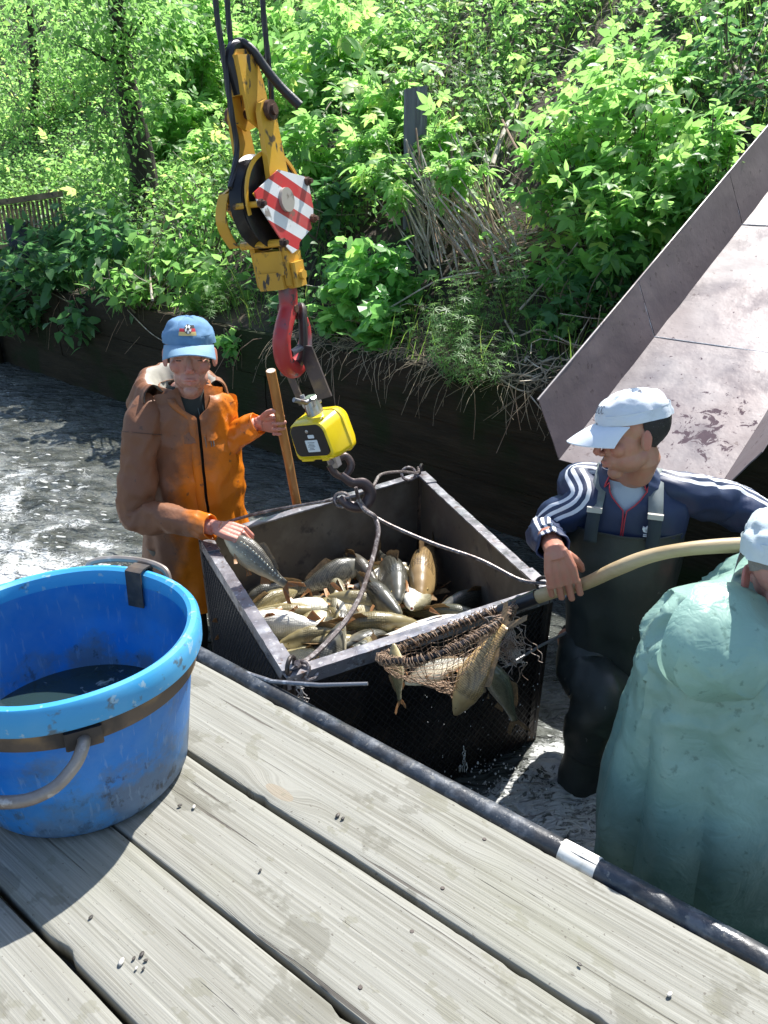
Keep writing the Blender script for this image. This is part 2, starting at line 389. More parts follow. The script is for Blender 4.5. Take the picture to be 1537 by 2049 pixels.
for i in range(len(edges)-1):
    hi, lo = edges[i], edges[i+1]; mid = (hi+lo)/2; wd = (hi-lo)
    L0, L1 = -2.05-.12*nz(i*3.3, 1), 3.6
    b = MB(); nn = 460; rows = []; gap = .0060
    wedge = .004*math.sin(i*2.1)
    for k in range(nn+1):
        t = L0+(L1-L0)*k/nn
        f1_ = fb((t*3.2, i*7.1, 0), 4); f2_ = fb((t*3.2, i*7.1+50, 0), 4)
        n_h = max(0, fb((t*9, i*5.3, 9), 3)-.45)*.02; n_l = max(0, fb((t*9, i*5.3+30, 9), 3)-.45)*.02
        yh = wd/2-gap-.0022*f1_-n_h+wedge*t*.5; yl = -wd/2+gap+.0022*f2_+n_l+wedge*t*.5
        zz = .0025*fb((t*1.4, i*4, 0), 2)
        row = [(t, yl, -.045), (t, yl-.0005, zz-.006-.4*n_l), (t, yl+.0008, zz-.0018), (t, yl+.003, zz-.0003)]
        for q in range(1, 12):
            y_ = yl+.003+(yh-yl-.006)*q/12; row.append((t, y_, zz+.0016*math.sin(q*.52)*0+.0012*nz(t*6, y_*60, i)))
        row += [(t, yh-.003, zz-.0003), (t, yh-.0008, zz-.0018), (t, yh+.0005, zz-.006-.4*n_h), (t, yh, -.045)]
        rows.append(row[::-1])
    b.grid(rows, cu=True, caps=True)
    o = b.build('plank', M_plank, deck, smooth='full')
    o.matrix_world = Matrix.Translation(ND*mid+V((0, 0, DZ))) @ Matrix.Rotation(rotz, 4, 'Z')
    o.matrix_parent_inverse = Matrix.Identity(4); o.location = ND*mid+V((0, 0, DZ))-deck.location; o.rotation_euler = (0, 0, rotz)
for t in (-1.7, -.6, .5, 1.6, 2.9):
    b = MB(); b.box(ND*.32+DD*t+V((0, 0, DZ-.115)), (.10, 1.55, .12), (DD, ND, V((0, 0, 1)))); b.build('joist', M_beam, deck, smooth=False)
    b = MB(); b.tube([ND*1.0+DD*(t+.06)+V((0, 0, z)) for z in (-.7, .42)], .06, 10); b.build('support_post', M_beam, deck)
b = MB(); b.box(ND*.3+V((0, 0, .12))+DD*.5, (6.5, 1.3, .06), (DD, ND, V((0, 0, 1)))); b.build('under_floor', M_beam, deck, smooth=False)
M_nail = mat('rusty_nail', (.05, .035, .028), .6)
for i in range(len(edges)-1):
    for t in (-1.7, -.6, .5, 1.6):
        for f_ in (.22, .78):
            c_ = ND*(edges[i+1]+(edges[i]-edges[i+1])*f_+rnd.uniform(-.01, .01))+DD*(t+rnd.uniform(-.02, .02))+V((0, 0, DZ+.001)); b = MB()
            b.tube([c_-V((0, 0, .004)), c_, c_+V((0, 0, .0006))], [.0042, .0042, .0036], 9); b.build('nail_head', M_nail, deck)
# pipe along the deck edge
M_pipe = mat('black_wet_pipe', (.04, .048, .06), .42, layers=(((.11, .12, .135), 30, .5, .62), ((.16, .16, .15), 80, .62, .68), ((.03, .032, .036), 8, .5, .6)), bump=((60, .6, .004), (9, .3, .01)), rl=(22, .25, .6))
pipe = thing('edge_pipe', 'black wet plastic pipe lying along the deck edge with a white sleeve', 'pipe', ND*1.20+V((0, 0, DZ-.03)))
pp = [ND*(1.199+.005*nz(t*1.1, 3))+DD*t+V((0, 0, DZ-.014+.005*nz(t*1.3, 8))) for t in np.linspace(-2.2, 3.6, 70)]
b = MB(); b.tube(pp, [.0245+.0006*nz(k*.7, 1) for k in range(70)], 16); b.build('pipe', M_pipe, pipe)
q = atz(1150, 1722, DZ+.01); ts = q.dot(DD)
M_whiteplastic = mat('white_sleeve', (.72, .70, .64), .5, layers=(((.45, .42, .35), 20, .55, .7),))
b = MB(); b.tube([ND*1.199+DD*(ts+u)+V((0, 0, DZ-.014)) for u in (-.04, -.02, .02, .04)], .0275, 18); b.build('sleeve', M_whiteplastic, pipe)

# --- metal chute
M_chute = mat('brown_sheet_metal', (.17, .135, .135), .42, layers=(((.225, .205, .205), 2.2, .4, .68), ((.09, .06, .06), 26, .64, .68), ((.30, .28, .28), 1.1, .50, .8)), bump=((5, .25, .02), (120, .15, .001)), rl=(4, .28, .6), metal=.15)
def stain(m_, c_, r_, col):
    N = m_.node_tree.nodes; L = m_.node_tree.links; B = N['Principled BSDF']; tc = N.new('ShaderNodeTexCoord')
    d = N.new('ShaderNodeVectorMath'); d.operation = 'DISTANCE'; L.new(tc.outputs['Object'], d.inputs[0]); d.inputs[1].default_value = c_
    mr = N.new('ShaderNodeMapRange'); L.new(d.outputs['Value'], mr.inputs[0]); mr.inputs[1].default_value = r_; mr.inputs[2].default_value = r_*.2
    _, q = noise_fac(N, L, tc.outputs['Object'], 17, 0, 1, 6, dist=.7, rough=.72)
    f = mth(N, L, 'MULTIPLY', mth(N, L, 'SUBTRACT', mth(N, L, 'ADD', q, mth(N, L, 'MULTIPLY', mr.outputs[0], .17)), .665), 30, True)
    _, q2 = noise_fac(N, L, tc.outputs['Object'], 34, 0, 1, 3, (1, 1, 1)); f2 = mth(N, L, 'MULTIPLY', mth(N, L, 'SUBTRACT', q2, .70), 40, True); f = mth(N, L, 'MAXIMUM', f, f2)
    old = B.inputs['Base Color'].links[0].from_socket; L.new(mixc(N, L, mth(N, L, 'MULTIPLY', f, .85), old, col), B.inputs['Base Color'])
    oldr = B.inputs['Roughness'].links[0].from_socket; mm = N.new('ShaderNodeMix'); L.new(f, mm.inputs[0]); L.new(oldr, mm.inputs[2]); mm.inputs[3].default_value = .12; L.new(mm.outputs[0], B.inputs['Roughness'])
stain(M_chute, tuple(CH0+CHD*.30+DB*.44), .30, (.085, .05, .055))
M_seam = mat('weld_seam', (.72, .70, .69), .4, bump=((150, .8, .003),))
M_chute_shade = mat('brown_metal_shaded', (.095, .07, .07), .5, layers=(((.13, .10, .10), 3, .4, .68), ((.18, .15, .14), 1.3, .6, .8), ((.06, .04, .04), 30, .64, .68)), bump=((5, .25, .02),))  # same brown metal, the side wall's shade painted in as a darker colour
chute = thing('metal_chute', 'brown painted sheet metal chute sloping down the bank behind the man in the white cap', 'chute', CH0)
W = .62; SIDE = V((-.095, .03, .238)); ks = [0, .76, 1.62, 2.6, 3.7, 5.0]
dn = CHD.cross(DB).normalized()
if dn.z < 0: dn = -dn
for i in range(len(ks)-1):
    k0, k1 = ks[i]+.0025, ks[i+1]-.0025
    def panel(name, A, Bv, nseg=8, dent=.004, m_=None):
        b = MB(); rows = []; off = A.cross(CHD).normalized() if A.length else dn
        for s_ in (0, 1):
            rr = []
            for a_ in range(nseg+1):
                rr.append([Bv+CHD*(k0+(k1-k0)*c_/nseg)+A*(a_/nseg)+off*(-.004*s_+dent*nz(a_*.6, c_*.7+i*9, len(name))) for c_ in range(nseg+1)])
            rows.append(rr)
        b.grid(rows[0]); b.grid([r_[::-1] for r_ in rows[1]])
        # rim faces
        for e in range(nseg):
            for (g, h_) in (((0, e), (0, e+1)), ((nseg, e), (nseg, e+1)), ((e, 0), (e+1, 0)), ((e, nseg), (e+1, nseg))):
                b.add([rows[0][g[0]][g[1]], rows[0][h_[0]][h_[1]], rows[1][h_[0]][h_[1]], rows[1][g[0]][g[1]]], [(0, 1, 2, 3)])
        return b.build(name, m_ or M_chute, chute, smooth='full')
    panel('floor_panel', DB*W, CH0)
    panel('side_panel', SIDE, CH0, m_=M_chute_shade)
    panel('side_panel', V((.115, -.06, .20)), CH0+DB*W)
    if i:
        b = MB(); pp = [CH0+CHD*ks[i]+SIDE*(1-j/6) for j in range(6)]+[CH0+CHD*ks[i]+DB*W*j/14+dn*.001*nz(j, i) for j in range(15)]
        b.tube([p+dn*.001 for p in pp], .0022, 6); b.build('weld_seam', M_seam, chute)
b = MB(); b.tube([CH0+CHD*k+SIDE*1.0 for k in np.linspace(0, 5, 20)], .005, 8); b.build('rolled_edge', M_chute, chute)
for k in (1.2, 3.0):
    for e_ in (W*.9, .03):
        b = MB(); b.tube([CH0+CHD*k+DB*e_+V((0, 0, -.02)), CH0+CHD*k+DB*e_+V((0, 0, -.9))], .03, 8); b.build('support_leg', M_beam, chute)
# wet stain flakes on the chute floor: thin peeled coat, slightly proud
M_wet = mat('dark_wet_patch', (.085, .05, .055), .15)
# ================================================================ CAGE, FISH, CRANE GEAR, TUB
M_steel_dark = mat('wet_dark_steel', (.040, .034, .032), .38, .5, layers=(((.10, .075, .06), 14, .52, .68), ((.02, .018, .018), 5, .5, .6)), bump=((40, .5, .003),), rl=(12, .25, .6))
M_angle = mat('worn_angle_iron', (.20, .19, .205), .36, .45, layers=(((.30, .30, .32), 14, .5, .62), ((.11, .07, .055), 26, .60, .68), ((.42, .42, .44), 55, .62, .68)), bump=((50, .4, .002),), rl=(20, .2, .55))
M_inner = mat('stained_inner_sheet', (.105, .085, .062), .62, .1, layers=(((.085, .07, .055), 3.5, .4, .65), ((.15, .13, .10), 7, .5, .7), ((.05, .04, .035), 16, .60, .7)), bump=((12, .3, .01),))
M_wire = mat('black_wire_mesh', (.045, .042, .04), .4, .6)
RZ = .62
P1, P2, P3, P4 = V((-.685, 2.68, RZ)), V((.172, 3.36, RZ)), V((.548, 2.275, RZ)), V((-.262, 1.80, RZ))
BOT = -.22
def dnc(P, z):   # cage tapers a hair downward
    c_ = (P1+P2+P3+P4)/4; q = P+(c_-P)*(.03*(RZ-z)/.8); q.z = z; return q
cage = thing('fish_cage', 'dark steel fish cage hanging in the channel beside the deck, heaped with carp', 'cage', V(((P1+P3)/2).xy.to_3d()))
cs = [P1, P2, P3, P4]
for i in range(4):
    A, Bq = cs[i], cs[(i+1) % 4]; ax = (Bq-A).normalized(); nrm = V((ax.y, -ax.x, 0)).normalized()
    cen = (P1+P3)/2
    if nrm.dot(A-cen) < 0: nrm = -nrm
    # wall sheet
    b = MB(); A2, B2 = A-nrm*.012+ax*.01, Bq-nrm*.012-ax*.01; rows = []
    for k in range(9):
        z = RZ-.012-(RZ-BOT-.012)*k/8; rows.append([dnc(A2.lerp(B2, j/14), z)+nrm*(.004*nz(j*.5, k*.6, i*5)) for j in range(15)])
    inn = [[p-nrm*.004 for p in r_] for r_ in rows]
    b.grid(rows); b.grid([r_[::-1] for r_ in inn])
    b.build('wall_sheet', M_inner if i in (0, 1) else M_inner, cage, smooth='full')
    # outer backing + expanded mesh
    b = MB(); b.grid([[dnc(A2.lerp(B2, j/4), z)+nrm*.006 for j in range(5)] for z in (RZ-.02, .2, BOT)]); b.build('backing_sheet', M_steel_dark, cage, smooth=False)
    if i in (2, 3, 1):
        b = MB(); ln = (Bq-A).length; dw, dh = .024, .030
        def strand(u0, z0, u1, z1):
            p = dnc(A+ax*u0, z0)+nrm*.002; q_ = dnc(A+ax*u1, z1)+nrm*.002; t_ = (q_-p).normalized(); s_ = nrm.cross(t_)*.0016
            b.add([p-s_, p+s_, q_+s_, q_-s_, p-s_*.6+nrm*.003, p+s_*.6+nrm*.003, q_+s_*.6+nrm*.003, q_-s_*.6+nrm*.003], [(4, 5, 6, 7), (0, 4, 7, 3), (1, 2, 6, 5)])
        z = RZ-.05; row = 0
        while z > -.08:
            u = .02+(dw/2 if row % 2 else 0)
            while u < ln-.03:
                strand(u, z, u+dw/2, z-dh/2); strand(u+dw/2, z-dh/2, u+dw, z); u += dw
            z -= dh/2; row += 1
        b.build('wire_mesh', M_wire, cage, smooth=False, kind='stuff')
    # rim angle iron: flat leg on top + outer leg
    b = MB(); fr = (ax, nrm, V((0, 0, 1))); mid = (A+Bq)/2; L_ = (Bq-A).length
    e0 = .0 if i % 2 == 0 else -.05
    nn = 40; rows = []
    for k in range(nn+1):
        t = -.002+(L_+.004)*k/nn if i % 2 == 0 else .036+(L_-.072)*k/nn
        p = A+ax*t; w1 = .0015*nz(k*.8, i*9); z1 = .0025*nz(k*.5, i*4+2)
        prof = [(-.036, -.003), (-.036, .003), (-.016, .0035), (.004, .003), (.0045, -.038), (-.0005, -.038), (-.0005, -.003)]
        rows.append([p+nrm*(a_+w1)+V((0, 0, c_+z1+(.002 if i % 2 else 0))) for a_, c_ in prof])
    b.grid(rows, cu=True, caps=True); b.build('rim_bar', M_angle, cage, smooth=False)
    # lapped end pieces on the rims as in the photo
    for t in ((.02, .15), (L_-.15, L_-.02)):
        if i in (1, 3):
            b = MB(); b.box(A+ax*((t[0]+t[1])/2)-nrm*.016+V((0, 0, .0085)), (t[1]-t[0], .046, .006), fr); b.build('lap_plate', M_angle, cage, smooth=False)
    # corner post
    b = MB(); c0 = A; b.tube([dnc(c0, RZ-.01)-(c0-cen).normalized()*.02, dnc(c0, BOT)-(c0-cen).normalized()*.02], .022, 6); b.build('corner_post', M_steel_dark, cage, smooth=False)
    b = MB(); rows = []
    for z in (RZ-.012, BOT):
        q0 = dnc(A, z); prev_ax = (cs[i]-cs[i-1]).normalized(); pn = V((prev_ax.y, -prev_ax.x, 0)); pn = pn if pn.dot(A-cen) > 0 else -pn
        rows.append([q0+ax*.035+nrm*.0035, q0+nrm*.0035+pn*.0035, q0-prev_ax*.035+pn*.0035, q0-prev_ax*.035-pn*.001, q0-nrm*.001-pn*.001, q0+ax*.035-nrm*.001])
    b.grid(rows, cu=True, caps=True); b.build('corner_angle', M_steel_dark, cage, smooth=False)
b = MB(); b.grid([[dnc(P1, BOT), dnc(P2, BOT)], [dnc(P4, BOT), dnc(P3, BOT)]]); b.build('bottom_sheet', M_steel_dark, cage, smooth=False)
def ringpts(c, r_, X, Y, n=18, sq=1.0): return [V(c)+X*(r_*math.cos(2*math.pi*k/n))+Y*(r_*sq*math.sin(2*math.pi*k/n)) for k in range(n)]
for P, nm in ((P1, 0), (P2, 1), (P3, 2), (P4, 3)):
    cdir = (V(((P1+P3)/2).xy.to_3d())-V((P.x, P.y, 0))).normalized()
    b = MB(); b.tube(ringpts(P+V((0, 0, .022))+cdir*.028, .026, cdir, V((0, 0, 1)), 18, .9), .0065, 8, closed=True); b.build('lifting_eye', M_steel_dark, cage)
# snarl of thin wire under the near corner
M_twine = mat('pale_twine', (.42, .38, .34), .8)
b = MB()
for k in range(7):
    p = P4+V((.03, -.012, .0)); pts = []
    for j in range(9): pts.append(p+V((.02*nz(k*3.1, j*.6, 1)+.006*j*rnd.uniform(.2, 1), -.014-.012*abs(nz(k, j*.7, 4)), -.012*j+.02*nz(k*2, j*.8, 9))))
    b.tube(pts, .0017, 4)
o = b.build('twine_snarl', M_twine); tag(o, 'tangle of pale twine dangling from the near corner of the fish cage', 'twine')
# steel rods wedged outside the cage
M_rod = mat('scuffed_rod', (.22, .22, .23), .35, .5, layers=(((.45, .45, .46), 40, .55, .62),))
b = MB(); b.tube([at(*p) for p in ((300, 1250, 2.02), (386, 1300, 1.97), (470, 1340, 1.87), (545, 1364, 1.79), (640, 1371, 1.72), (736, 1368, 1.70))], [.007, .007, .007, .0065, .006, .005], 8)
o = b.build('bent_rod', M_rod); tag(o, 'long thin bent grey rod lying along the black pipe by the cage', 'rod')
b = MB(); b.tube([at(*p) for p in ((1010, 1335, 2.1), (1080, 1293, 2.2), (1165, 1250, 2.28), (1260, 1205, 2.5))], [.004, .005, .005, .005], 8)
o = b.build('thin_rod', M_rod); tag(o, 'thin bright rod sticking out between the cage and the man in black waders', 'rod')

# ---------------------------------------------------------------- carp
def carp_mat(name, back, side, belly, scale_a=.5, mirror=0.0):
    m, N, L, B = new_mat(name); tc = N.new('ShaderNodeTexCoord'); at_ = N.new('ShaderNodeAttribute'); at_.attribute_name = 'side'
    oi = N.new('ShaderNodeObjectInfo'); vec = tc.outputs['Object']
    cr_ = N.new('ShaderNodeValToRGB')
    nf, nr = noise_fac(N, L, vec, 18, 0, 1, 3); jit = mth(N, L, 'ADD', at_.outputs['Fac'], mth(N, L, 'MULTIPLY', mth(N, L, 'SUBTRACT', nr, .5), .25)); L.new(jit, cr_.inputs[0])
    e = cr_.color_ramp.elements; e[0].color = (*belly, 1); e[0].position = .18; e[1].color = (*back, 1); e[1].position = .85; k = e.new(.45); k.color = (*side, 1)
    mp = N.new('ShaderNodeMapping'); mp.inputs['Scale'].default_value = (62, 62, 84); L.new(vec, mp.inputs[0])
    vo = N.new('ShaderNodeTexVoronoi'); vo.inputs['Scale'].default_value = 1; vo.inputs['Randomness'].default_value = .25; L.new(mp.outputs[0], vo.inputs['Vector'])
    sf = N.new('ShaderNodeMapRange'); L.new(vo.outputs['Distance'], sf.inputs[0]); sf.inputs[1].default_value = .35; sf.inputs[2].default_value = .62
    body = N.new('ShaderNodeAttribute'); body.attribute_name = 'scaly'
    sfac = mth(N, L, 'MULTIPLY', mth(N, L, 'MULTIPLY', sf.outputs[0], body.outputs['Fac']), scale_a)
    c = mixc(N, L, sfac, cr_.outputs[0], tuple(q*.35 for q in back))
    L.new(c, B.inputs['Base Color']); B.inputs['Roughness'].default_value = .36
    B.inputs['Coat Weight'].default_value = .35; B.inputs['Coat Roughness'].default_value = .15
    bp = N.new('ShaderNodeBump'); bp.invert = True; bp.inputs['Distance'].default_value = .003; bp.inputs['Strength'].default_value = .5
    L.new(mth(N, L, 'MULTIPLY', vo.outputs['Distance'], body.outputs['Fac']), bp.inputs['Height']); L.new(bp.outputs[0], B.inputs['Normal'])
    return m
CM = {'bronze': carp_mat('carp_bronze', (.26, .17, .07), (.56, .39, .17), (.85, .55, .22), .8), 'gold': carp_mat('carp_gold', (.20, .165, .075), (.56, .48, .26), (.82, .75, .52)),
      'dark': carp_mat('carp_dark', (.07, .068, .052), (.20, .185, .135), (.64, .57, .40), .8),
      'pale': carp_mat('carp_pale', (.24, .22, .14), (.74, .70, .56), (.88, .85, .76), .3),
      'olive': carp_mat('carp_olive', (.085, .085, .05), (.28, .26, .15), (.68, .63, .47), .6),
      'mirror': carp_mat('carp_mirror', (.08, .072, .055), (.27, .24, .17), (.70, .60, .40), .05)}
M_fin = mat('carp_fin', (.30, .20, .10), .4, layers=(((.16, .11, .06), 40, .4, .6, (1, 1, 4)),), trans=.25)
M_finr = mat('carp_red_fin', (.46, .22, .09), .4, layers=(((.40, .26, .13), 40, .45, .65),), trans=.3)
M_eye = mat('fish_eye', (.01, .01, .01), .08); M_iris = mat('fish_iris', (.45, .33, .12), .2); M_maw = mat('fish_mouth', (.30, .03, .03), .4)
M_silver = mat('mirror_scale', (.55, .52, .40), .18, .35)
def fish_section(t):   # t 0 nose .. 1 tail root ; returns half height, half width, centre z
    prof = [(0, .012, .013, -.004), (.05, .034, .028, -.003), (.14, .062, .045, 0), (.24, .088, .058, .003), (.36, .105, .064, .005), (.5, .102, .060, .003), (.64, .080, .046, .002), (.78, .052, .028, 0), (.9, .034, .015, 0), (1, .030, .009, 0)]
    for a_, b_ in zip(prof, prof[1:]):
        if t <= b_[0]:
            u = (t-a_[0])/(b_[0]-a_[0]); u = u*u*(3-2*u)*.5+u*.5
            return [a_[k]+(b_[k]-a_[k])*u for k in (1, 2, 3)]
    return prof[-1][1:]
_fc = {}; FAT = 1.36
def fish_meshes(kind, bend, mouth=False):
    key = (kind, bend, mouth)
    if key in _fc: return _fc[key]
    Lb = .80   # body length fraction, unit fish length 1
    def spine(t):   # position/heading with bend in the horizontal plane
        a = bend*(t-.25)*(1.4 if t > .25 else .5); 
        return V((t*Lb-.4, -.5*bend*(t-.3)**2*(1 if t > .3 else .4), 0)), a
    def pos(t, y, z):
        p, a = spine(t); return V((p.x+y*math.sin(a*1.0), p.y+y*math.cos(a), z))
    out = {}
    b = MB(); rows = []; side = []; scaly = []
    n = 22; nt = 34
    for k in range(nt+1):
        t = (k/nt)**1.15; hh, ww, cz = fish_section(t)
        row = []
        for i in range(n):
            a_ = 2*math.pi*i/n; ca, sa = math.cos(a_), math.sin(a_)
            y = 1.35*ww*ca*(abs(ca)**-.08 if abs(ca) > .01 else 1); z = cz+hh*FAT*(sa if sa > 0 else sa*.92)
            gill = 0.006*math.exp(-((t-.235)/.012)**2)*(1 if abs(sa) < .8 else .2)
            y *= 1-gill*9*(1 if abs(ca) > .1 else 0)
            row.append(pos(t, y, z)); side.append(.5+.5*sa); scaly.append(1.0 if t > .25 else 0.0)
        rows.append(row)
    b.grid(rows, cu=True, caps=True)
    me = bpy.data.meshes.new('carp_body'); me.from_pydata(b.v, [], b.f); me.materials.append(CM[kind]); me.polygons.foreach_set('use_smooth', [True]*len(b.f))
    for nm, dat in (('side', side), ('scaly', scaly)): me.attributes.new(nm, 'FLOAT', 'POINT').data.foreach_set('value', dat)
    out['body'] = me
    def finmesh(name, pts_rows, m_):
        bb = MB(); bb.grid(pts_rows); th = .0035
        bb.grid([[p+V((0, th, 0)) if name != 'pectoral_fin' else p+V((0, 0, th)) for p in r_][::-1] for r_ in pts_rows])
        me = bpy.data.meshes.new(name); me.from_pydata(bb.v, [], bb.f); me.materials.append(m_); me.polygons.foreach_set('use_smooth', [True]*len(bb.f)); return me
    red = M_finr if kind in ('pale', 'gold', 'mirror') else M_fin
    rows = []
    for k in range(13):
        u = k/12; t = .40+.38*u; hh, ww, cz = fish_section(t); h_ = .075*(1-u)**.5*min(1, u*9+.15)*(1-.25*math.sin(u*3)) + .012
        rows.append([pos(t+.02*j, .002*math.sin(k*2+j), cz+hh*.95*FAT+h_*.8*j/2) for j in range(3)])
    out['dorsal_fin'] = finmesh('dorsal_fin', rows, M_fin)
    rows = []
    for k in range(15):
        u = k/14*2-1; ln = .20*(abs(u)**1.3*.75+.32)*(1-max(0, abs(u)-.9)*3)
        rows.append([pos(.975, 0, .028*u)+V((ln*j/3, -bend*.55*ln*j/3+.006*math.sin(k*1.7)*j/3, u*.105*(j/3)**.8)) for j in range(4)])
    out['tail_fin'] = finmesh('tail_fin', rows, red)
    rows = []
    for k in range(7):
        u = k/6; t = .70+.1*u; hh, ww, cz = fish_section(t); rows.append([pos(t+.03*j, 0, cz-hh*.9*FAT-.035*(1-u*.6)*j) for j in range(3)])
    out['anal_fin'] = finmesh('anal_fin', rows, red)
    for s_ in (-1, 1):
        rows = []
        for k in range(7):
            u = k/6; rows.append([pos(.26+.02*u, s_*.058, -.068-.012*u)+V(((.02+.10*j/3*(1-.5*abs(u-.4))), s_*(.006+.07*(j/3)*(.6+.6*u)), -.03*(j/3)-.02*u)) for j in range(4)])
        out['pectoral_fin%d' % s_] = finmesh('pectoral_fin', rows, red)
        rows = []
        for k in range(6):
            u = k/5; rows.append([pos(.48+.02*u, s_*.036, -.122)+V((.015+.08*j/2*(1-.4*u), s_*.02*j/2, -.022*j/2*(1+u))) for j in range(3)])
        out['pelvic_fin%d' % s_] = finmesh('pectoral_fin', rows, red)
        b = MB(); hh, ww, cz = fish_section(.095); p = pos(.095, s_*ww*1.2, .020); b.ell(p, (.0095, .005, .0095), nu=10, nv=6, mi=1); b.ell(p+V((0, s_*.0028, 0)), (.0058, .0035, .0058), nu=8, nv=5)
        me = bpy.data.meshes.new('eye'); me.from_pydata(b.v, [], b.f); me.materials.append(M_eye); me.materials.append(M_iris); me.polygons.foreach_set('material_index', b.m); me.polygons.foreach_set('use_smooth', [True]*len(b.f)); out['eye%d' % s_] = me
    b = MB(); p = pos(0.004, 0, -.004)
    if mouth:
        b.tube(ringpts(p+V((-.006, 0, 0)), .0165, V((0, 1, 0)), V((0, 0, 1)), 14), .006, 6, closed=True, mi=1); b.ell(p+V((-.003, 0, 0)), (.004, .013, .013), nu=10, nv=6)
    else: b.tube([p+V((.012, .013, -.004)), p+V((-.004, .006, -.002)), p+V((-.004, -.006, -.002)), p+V((.012, -.013, -.004))], .0035, 6, mi=1)
    me = bpy.data.meshes.new('mouth'); me.from_pydata(b.v, [], b.f); me.materials.append(M_maw); me.materials.append(M_finr if not mouth else CM['pale']); me.polygons.foreach_set('material_index', b.m); me.polygons.foreach_set('use_smooth', [True]*len(b.f)); out['mouth'] = me
    if kind == 'mirror':
        b = MB()
        for k in range(15):
            t = .27+.045*k; hh, ww, cz = fish_section(min(t, .98))
            for zz_, s_ in ((.45, 1), (.45, -1), (-.05, 1), (-.05, -1)):
                if zz_ < 0 and k % 3 == 1: continue
                r_ = .017 if zz_ > 0 else .012; yy = ww*math.sqrt(max(.05, 1-zz_**2)); b.ell(pos(t, s_*yy*1.30, cz+hh*zz_*FAT), (r_, .004, r_*.8), nu=9, nv=5)
        me = bpy.data.meshes.new('large_scales'); me.from_pydata(b.v, [], b.f); me.materials.append(M_silver); me.polygons.foreach_set('use_smooth', [True]*len(b.f)); out['large_scales'] = me
    _fc[key] = out; return out
def fish(head, tail, roll, kind, label, bend=0.0, mouth=False, group=None, size=None):
    """head, tail: world points of nose and tail tip; roll: 0 = back up, turned about the body"""
    h_, t_ = V(head), V(tail); ax = (t_-h_).normalized(); ln = size or (t_-h_).length
    up = V((0, 0, 1)); Y = up.cross(ax)
    if Y.length < .1: Y = V((0, 1, 0)).cross(ax)
    Y.normalize(); Z = ax.cross(Y)
    M_ = Matrix((ax, Y, Z)).transposed().to_4x4() @ Matrix.Rotation(roll, 4, 'X')
    o = empty('carp', (h_+t_)/2); o.rotation_euler = M_.to_euler(); o.scale = (ln,)*3
    tag(o, label, 'fish', group)
    for nm, me in fish_meshes(kind, bend, mouth).items():
        c_ = bpy.data.objects.new(nm.rstrip('-10123456789'), me); C.objects.link(c_); c_.parent = o
    return o
HEAP = 'carp heaped in the steel cage'
def F(h, t, zh, zt, roll, kind, label, bend=0, mouth=False, size=None):
    h_, t_ = atz(*h, zh+.03), atz(*t, zt+.03); ln = (size or (t_-h_).length)*1.14
    return fish(h_, t_, R(roll), kind, label, bend, mouth, HEAP, ln)
F((738, 1120), (585, 1190), .36, .30, 25, 'dark', 'large dark grey scaly carp highest against the back of the cage, behind the rope', .3)
F((455, 1215), (640, 1165), .30, .30, 10, 'dark', 'long slate grey carp with a pale belly line by the left wall of the cage', .1)
F((575, 1192), (480, 1240), .31, .29, -8, 'gold', 'golden carp with white belly lying above the big white upturned carp', .1, size=.34)
F((670, 1178), (700, 1275), .36, .27, 70, 'pale', 'pale yellow carp with its head raised toward the back of the heap', .1)
F((468, 1243), (680, 1262), .35, .34, 160, 'pale', 'big white belly-up carp with orange fins beside the left rim of the cage', -.1)
F((845, 1245), (595, 1268), .335, .30, -28, 'gold', 'large golden scaly carp in the middle of the heap', .15)
F((550, 1288), (735, 1268), .33, .31, 5, 'gold', 'long dull gold carp lying just in front of the big white one', .1)
F((690, 1292), (800, 1252), .34, .30, 60, 'dark', 'dark carp bent round with its pale tail down, near the front rim', .9, size=.32)
F((950, 1235), (735, 1290), .35, .31, 130, 'pale', 'bright white carp on its side next to the rim of the landing net', -.1)
F((818, 1238), (848, 1150), .39, .28, 100, 'pale', 'pinkish carp facing the camera with its round mouth wide open', 0, True, size=.36)
F((800, 1208), (770, 1110), .37, .31, 15, 'dark', 'dark carp pointing its head down beside the open-mouthed one', -.2)
F((838, 1205), (858, 1085), .36, .33, -10, 'bronze', 'brown carp standing tail up near the back corner of the cage', .15)
F((805, 1235), (700, 1150), .35, .30, -20, 'dark', 'shiny black headed carp just left of the open-mouthed one', .2)
F((958, 1238), (835, 1222), .33, .30, -30, 'olive', 'olive backed carp with white belly at the far right of the heap', -.2, size=.36)
F((532, 1268), (575, 1350), .35, .28, 120, 'pale', 'white carp squeezed into the near left corner of the cage', .2)
F((668, 1300), (640, 1390), .34, .24, 20, 'dark', 'dark headed carp behind the front rim, right of the rope hook', 0, size=.4)
F((725, 1350), (725, 1265), .30, .33, 40, 'gold', 'golden carp with tail standing up against the front rim', .1, size=.36)
F((566, 1325), (640, 1300), .31, .28, 30, 'pale', 'small pinkish carp by the near corner where the rope is hooked', 0, size=.26)
F((700, 1205), (770, 1225), .33, .29, -10, 'gold', 'speckled yellowish carp partly under the rope in mid heap', 0, size=.34)
F((905, 1215), (960, 1195), .32, .30, 20, 'dark', 'dark carp lying along the right wall of the cage', 0, size=.38)
F((745, 1160), (690, 1110), .33, .32, -15, 'mirror', 'grey carp with a row of big silvery scales at the back of the heap', 0, size=.38)
F((620, 1315), (575, 1290), .30, .28, 50, 'gold', 'small golden carp between the near corner and the rope', .1, size=.28)
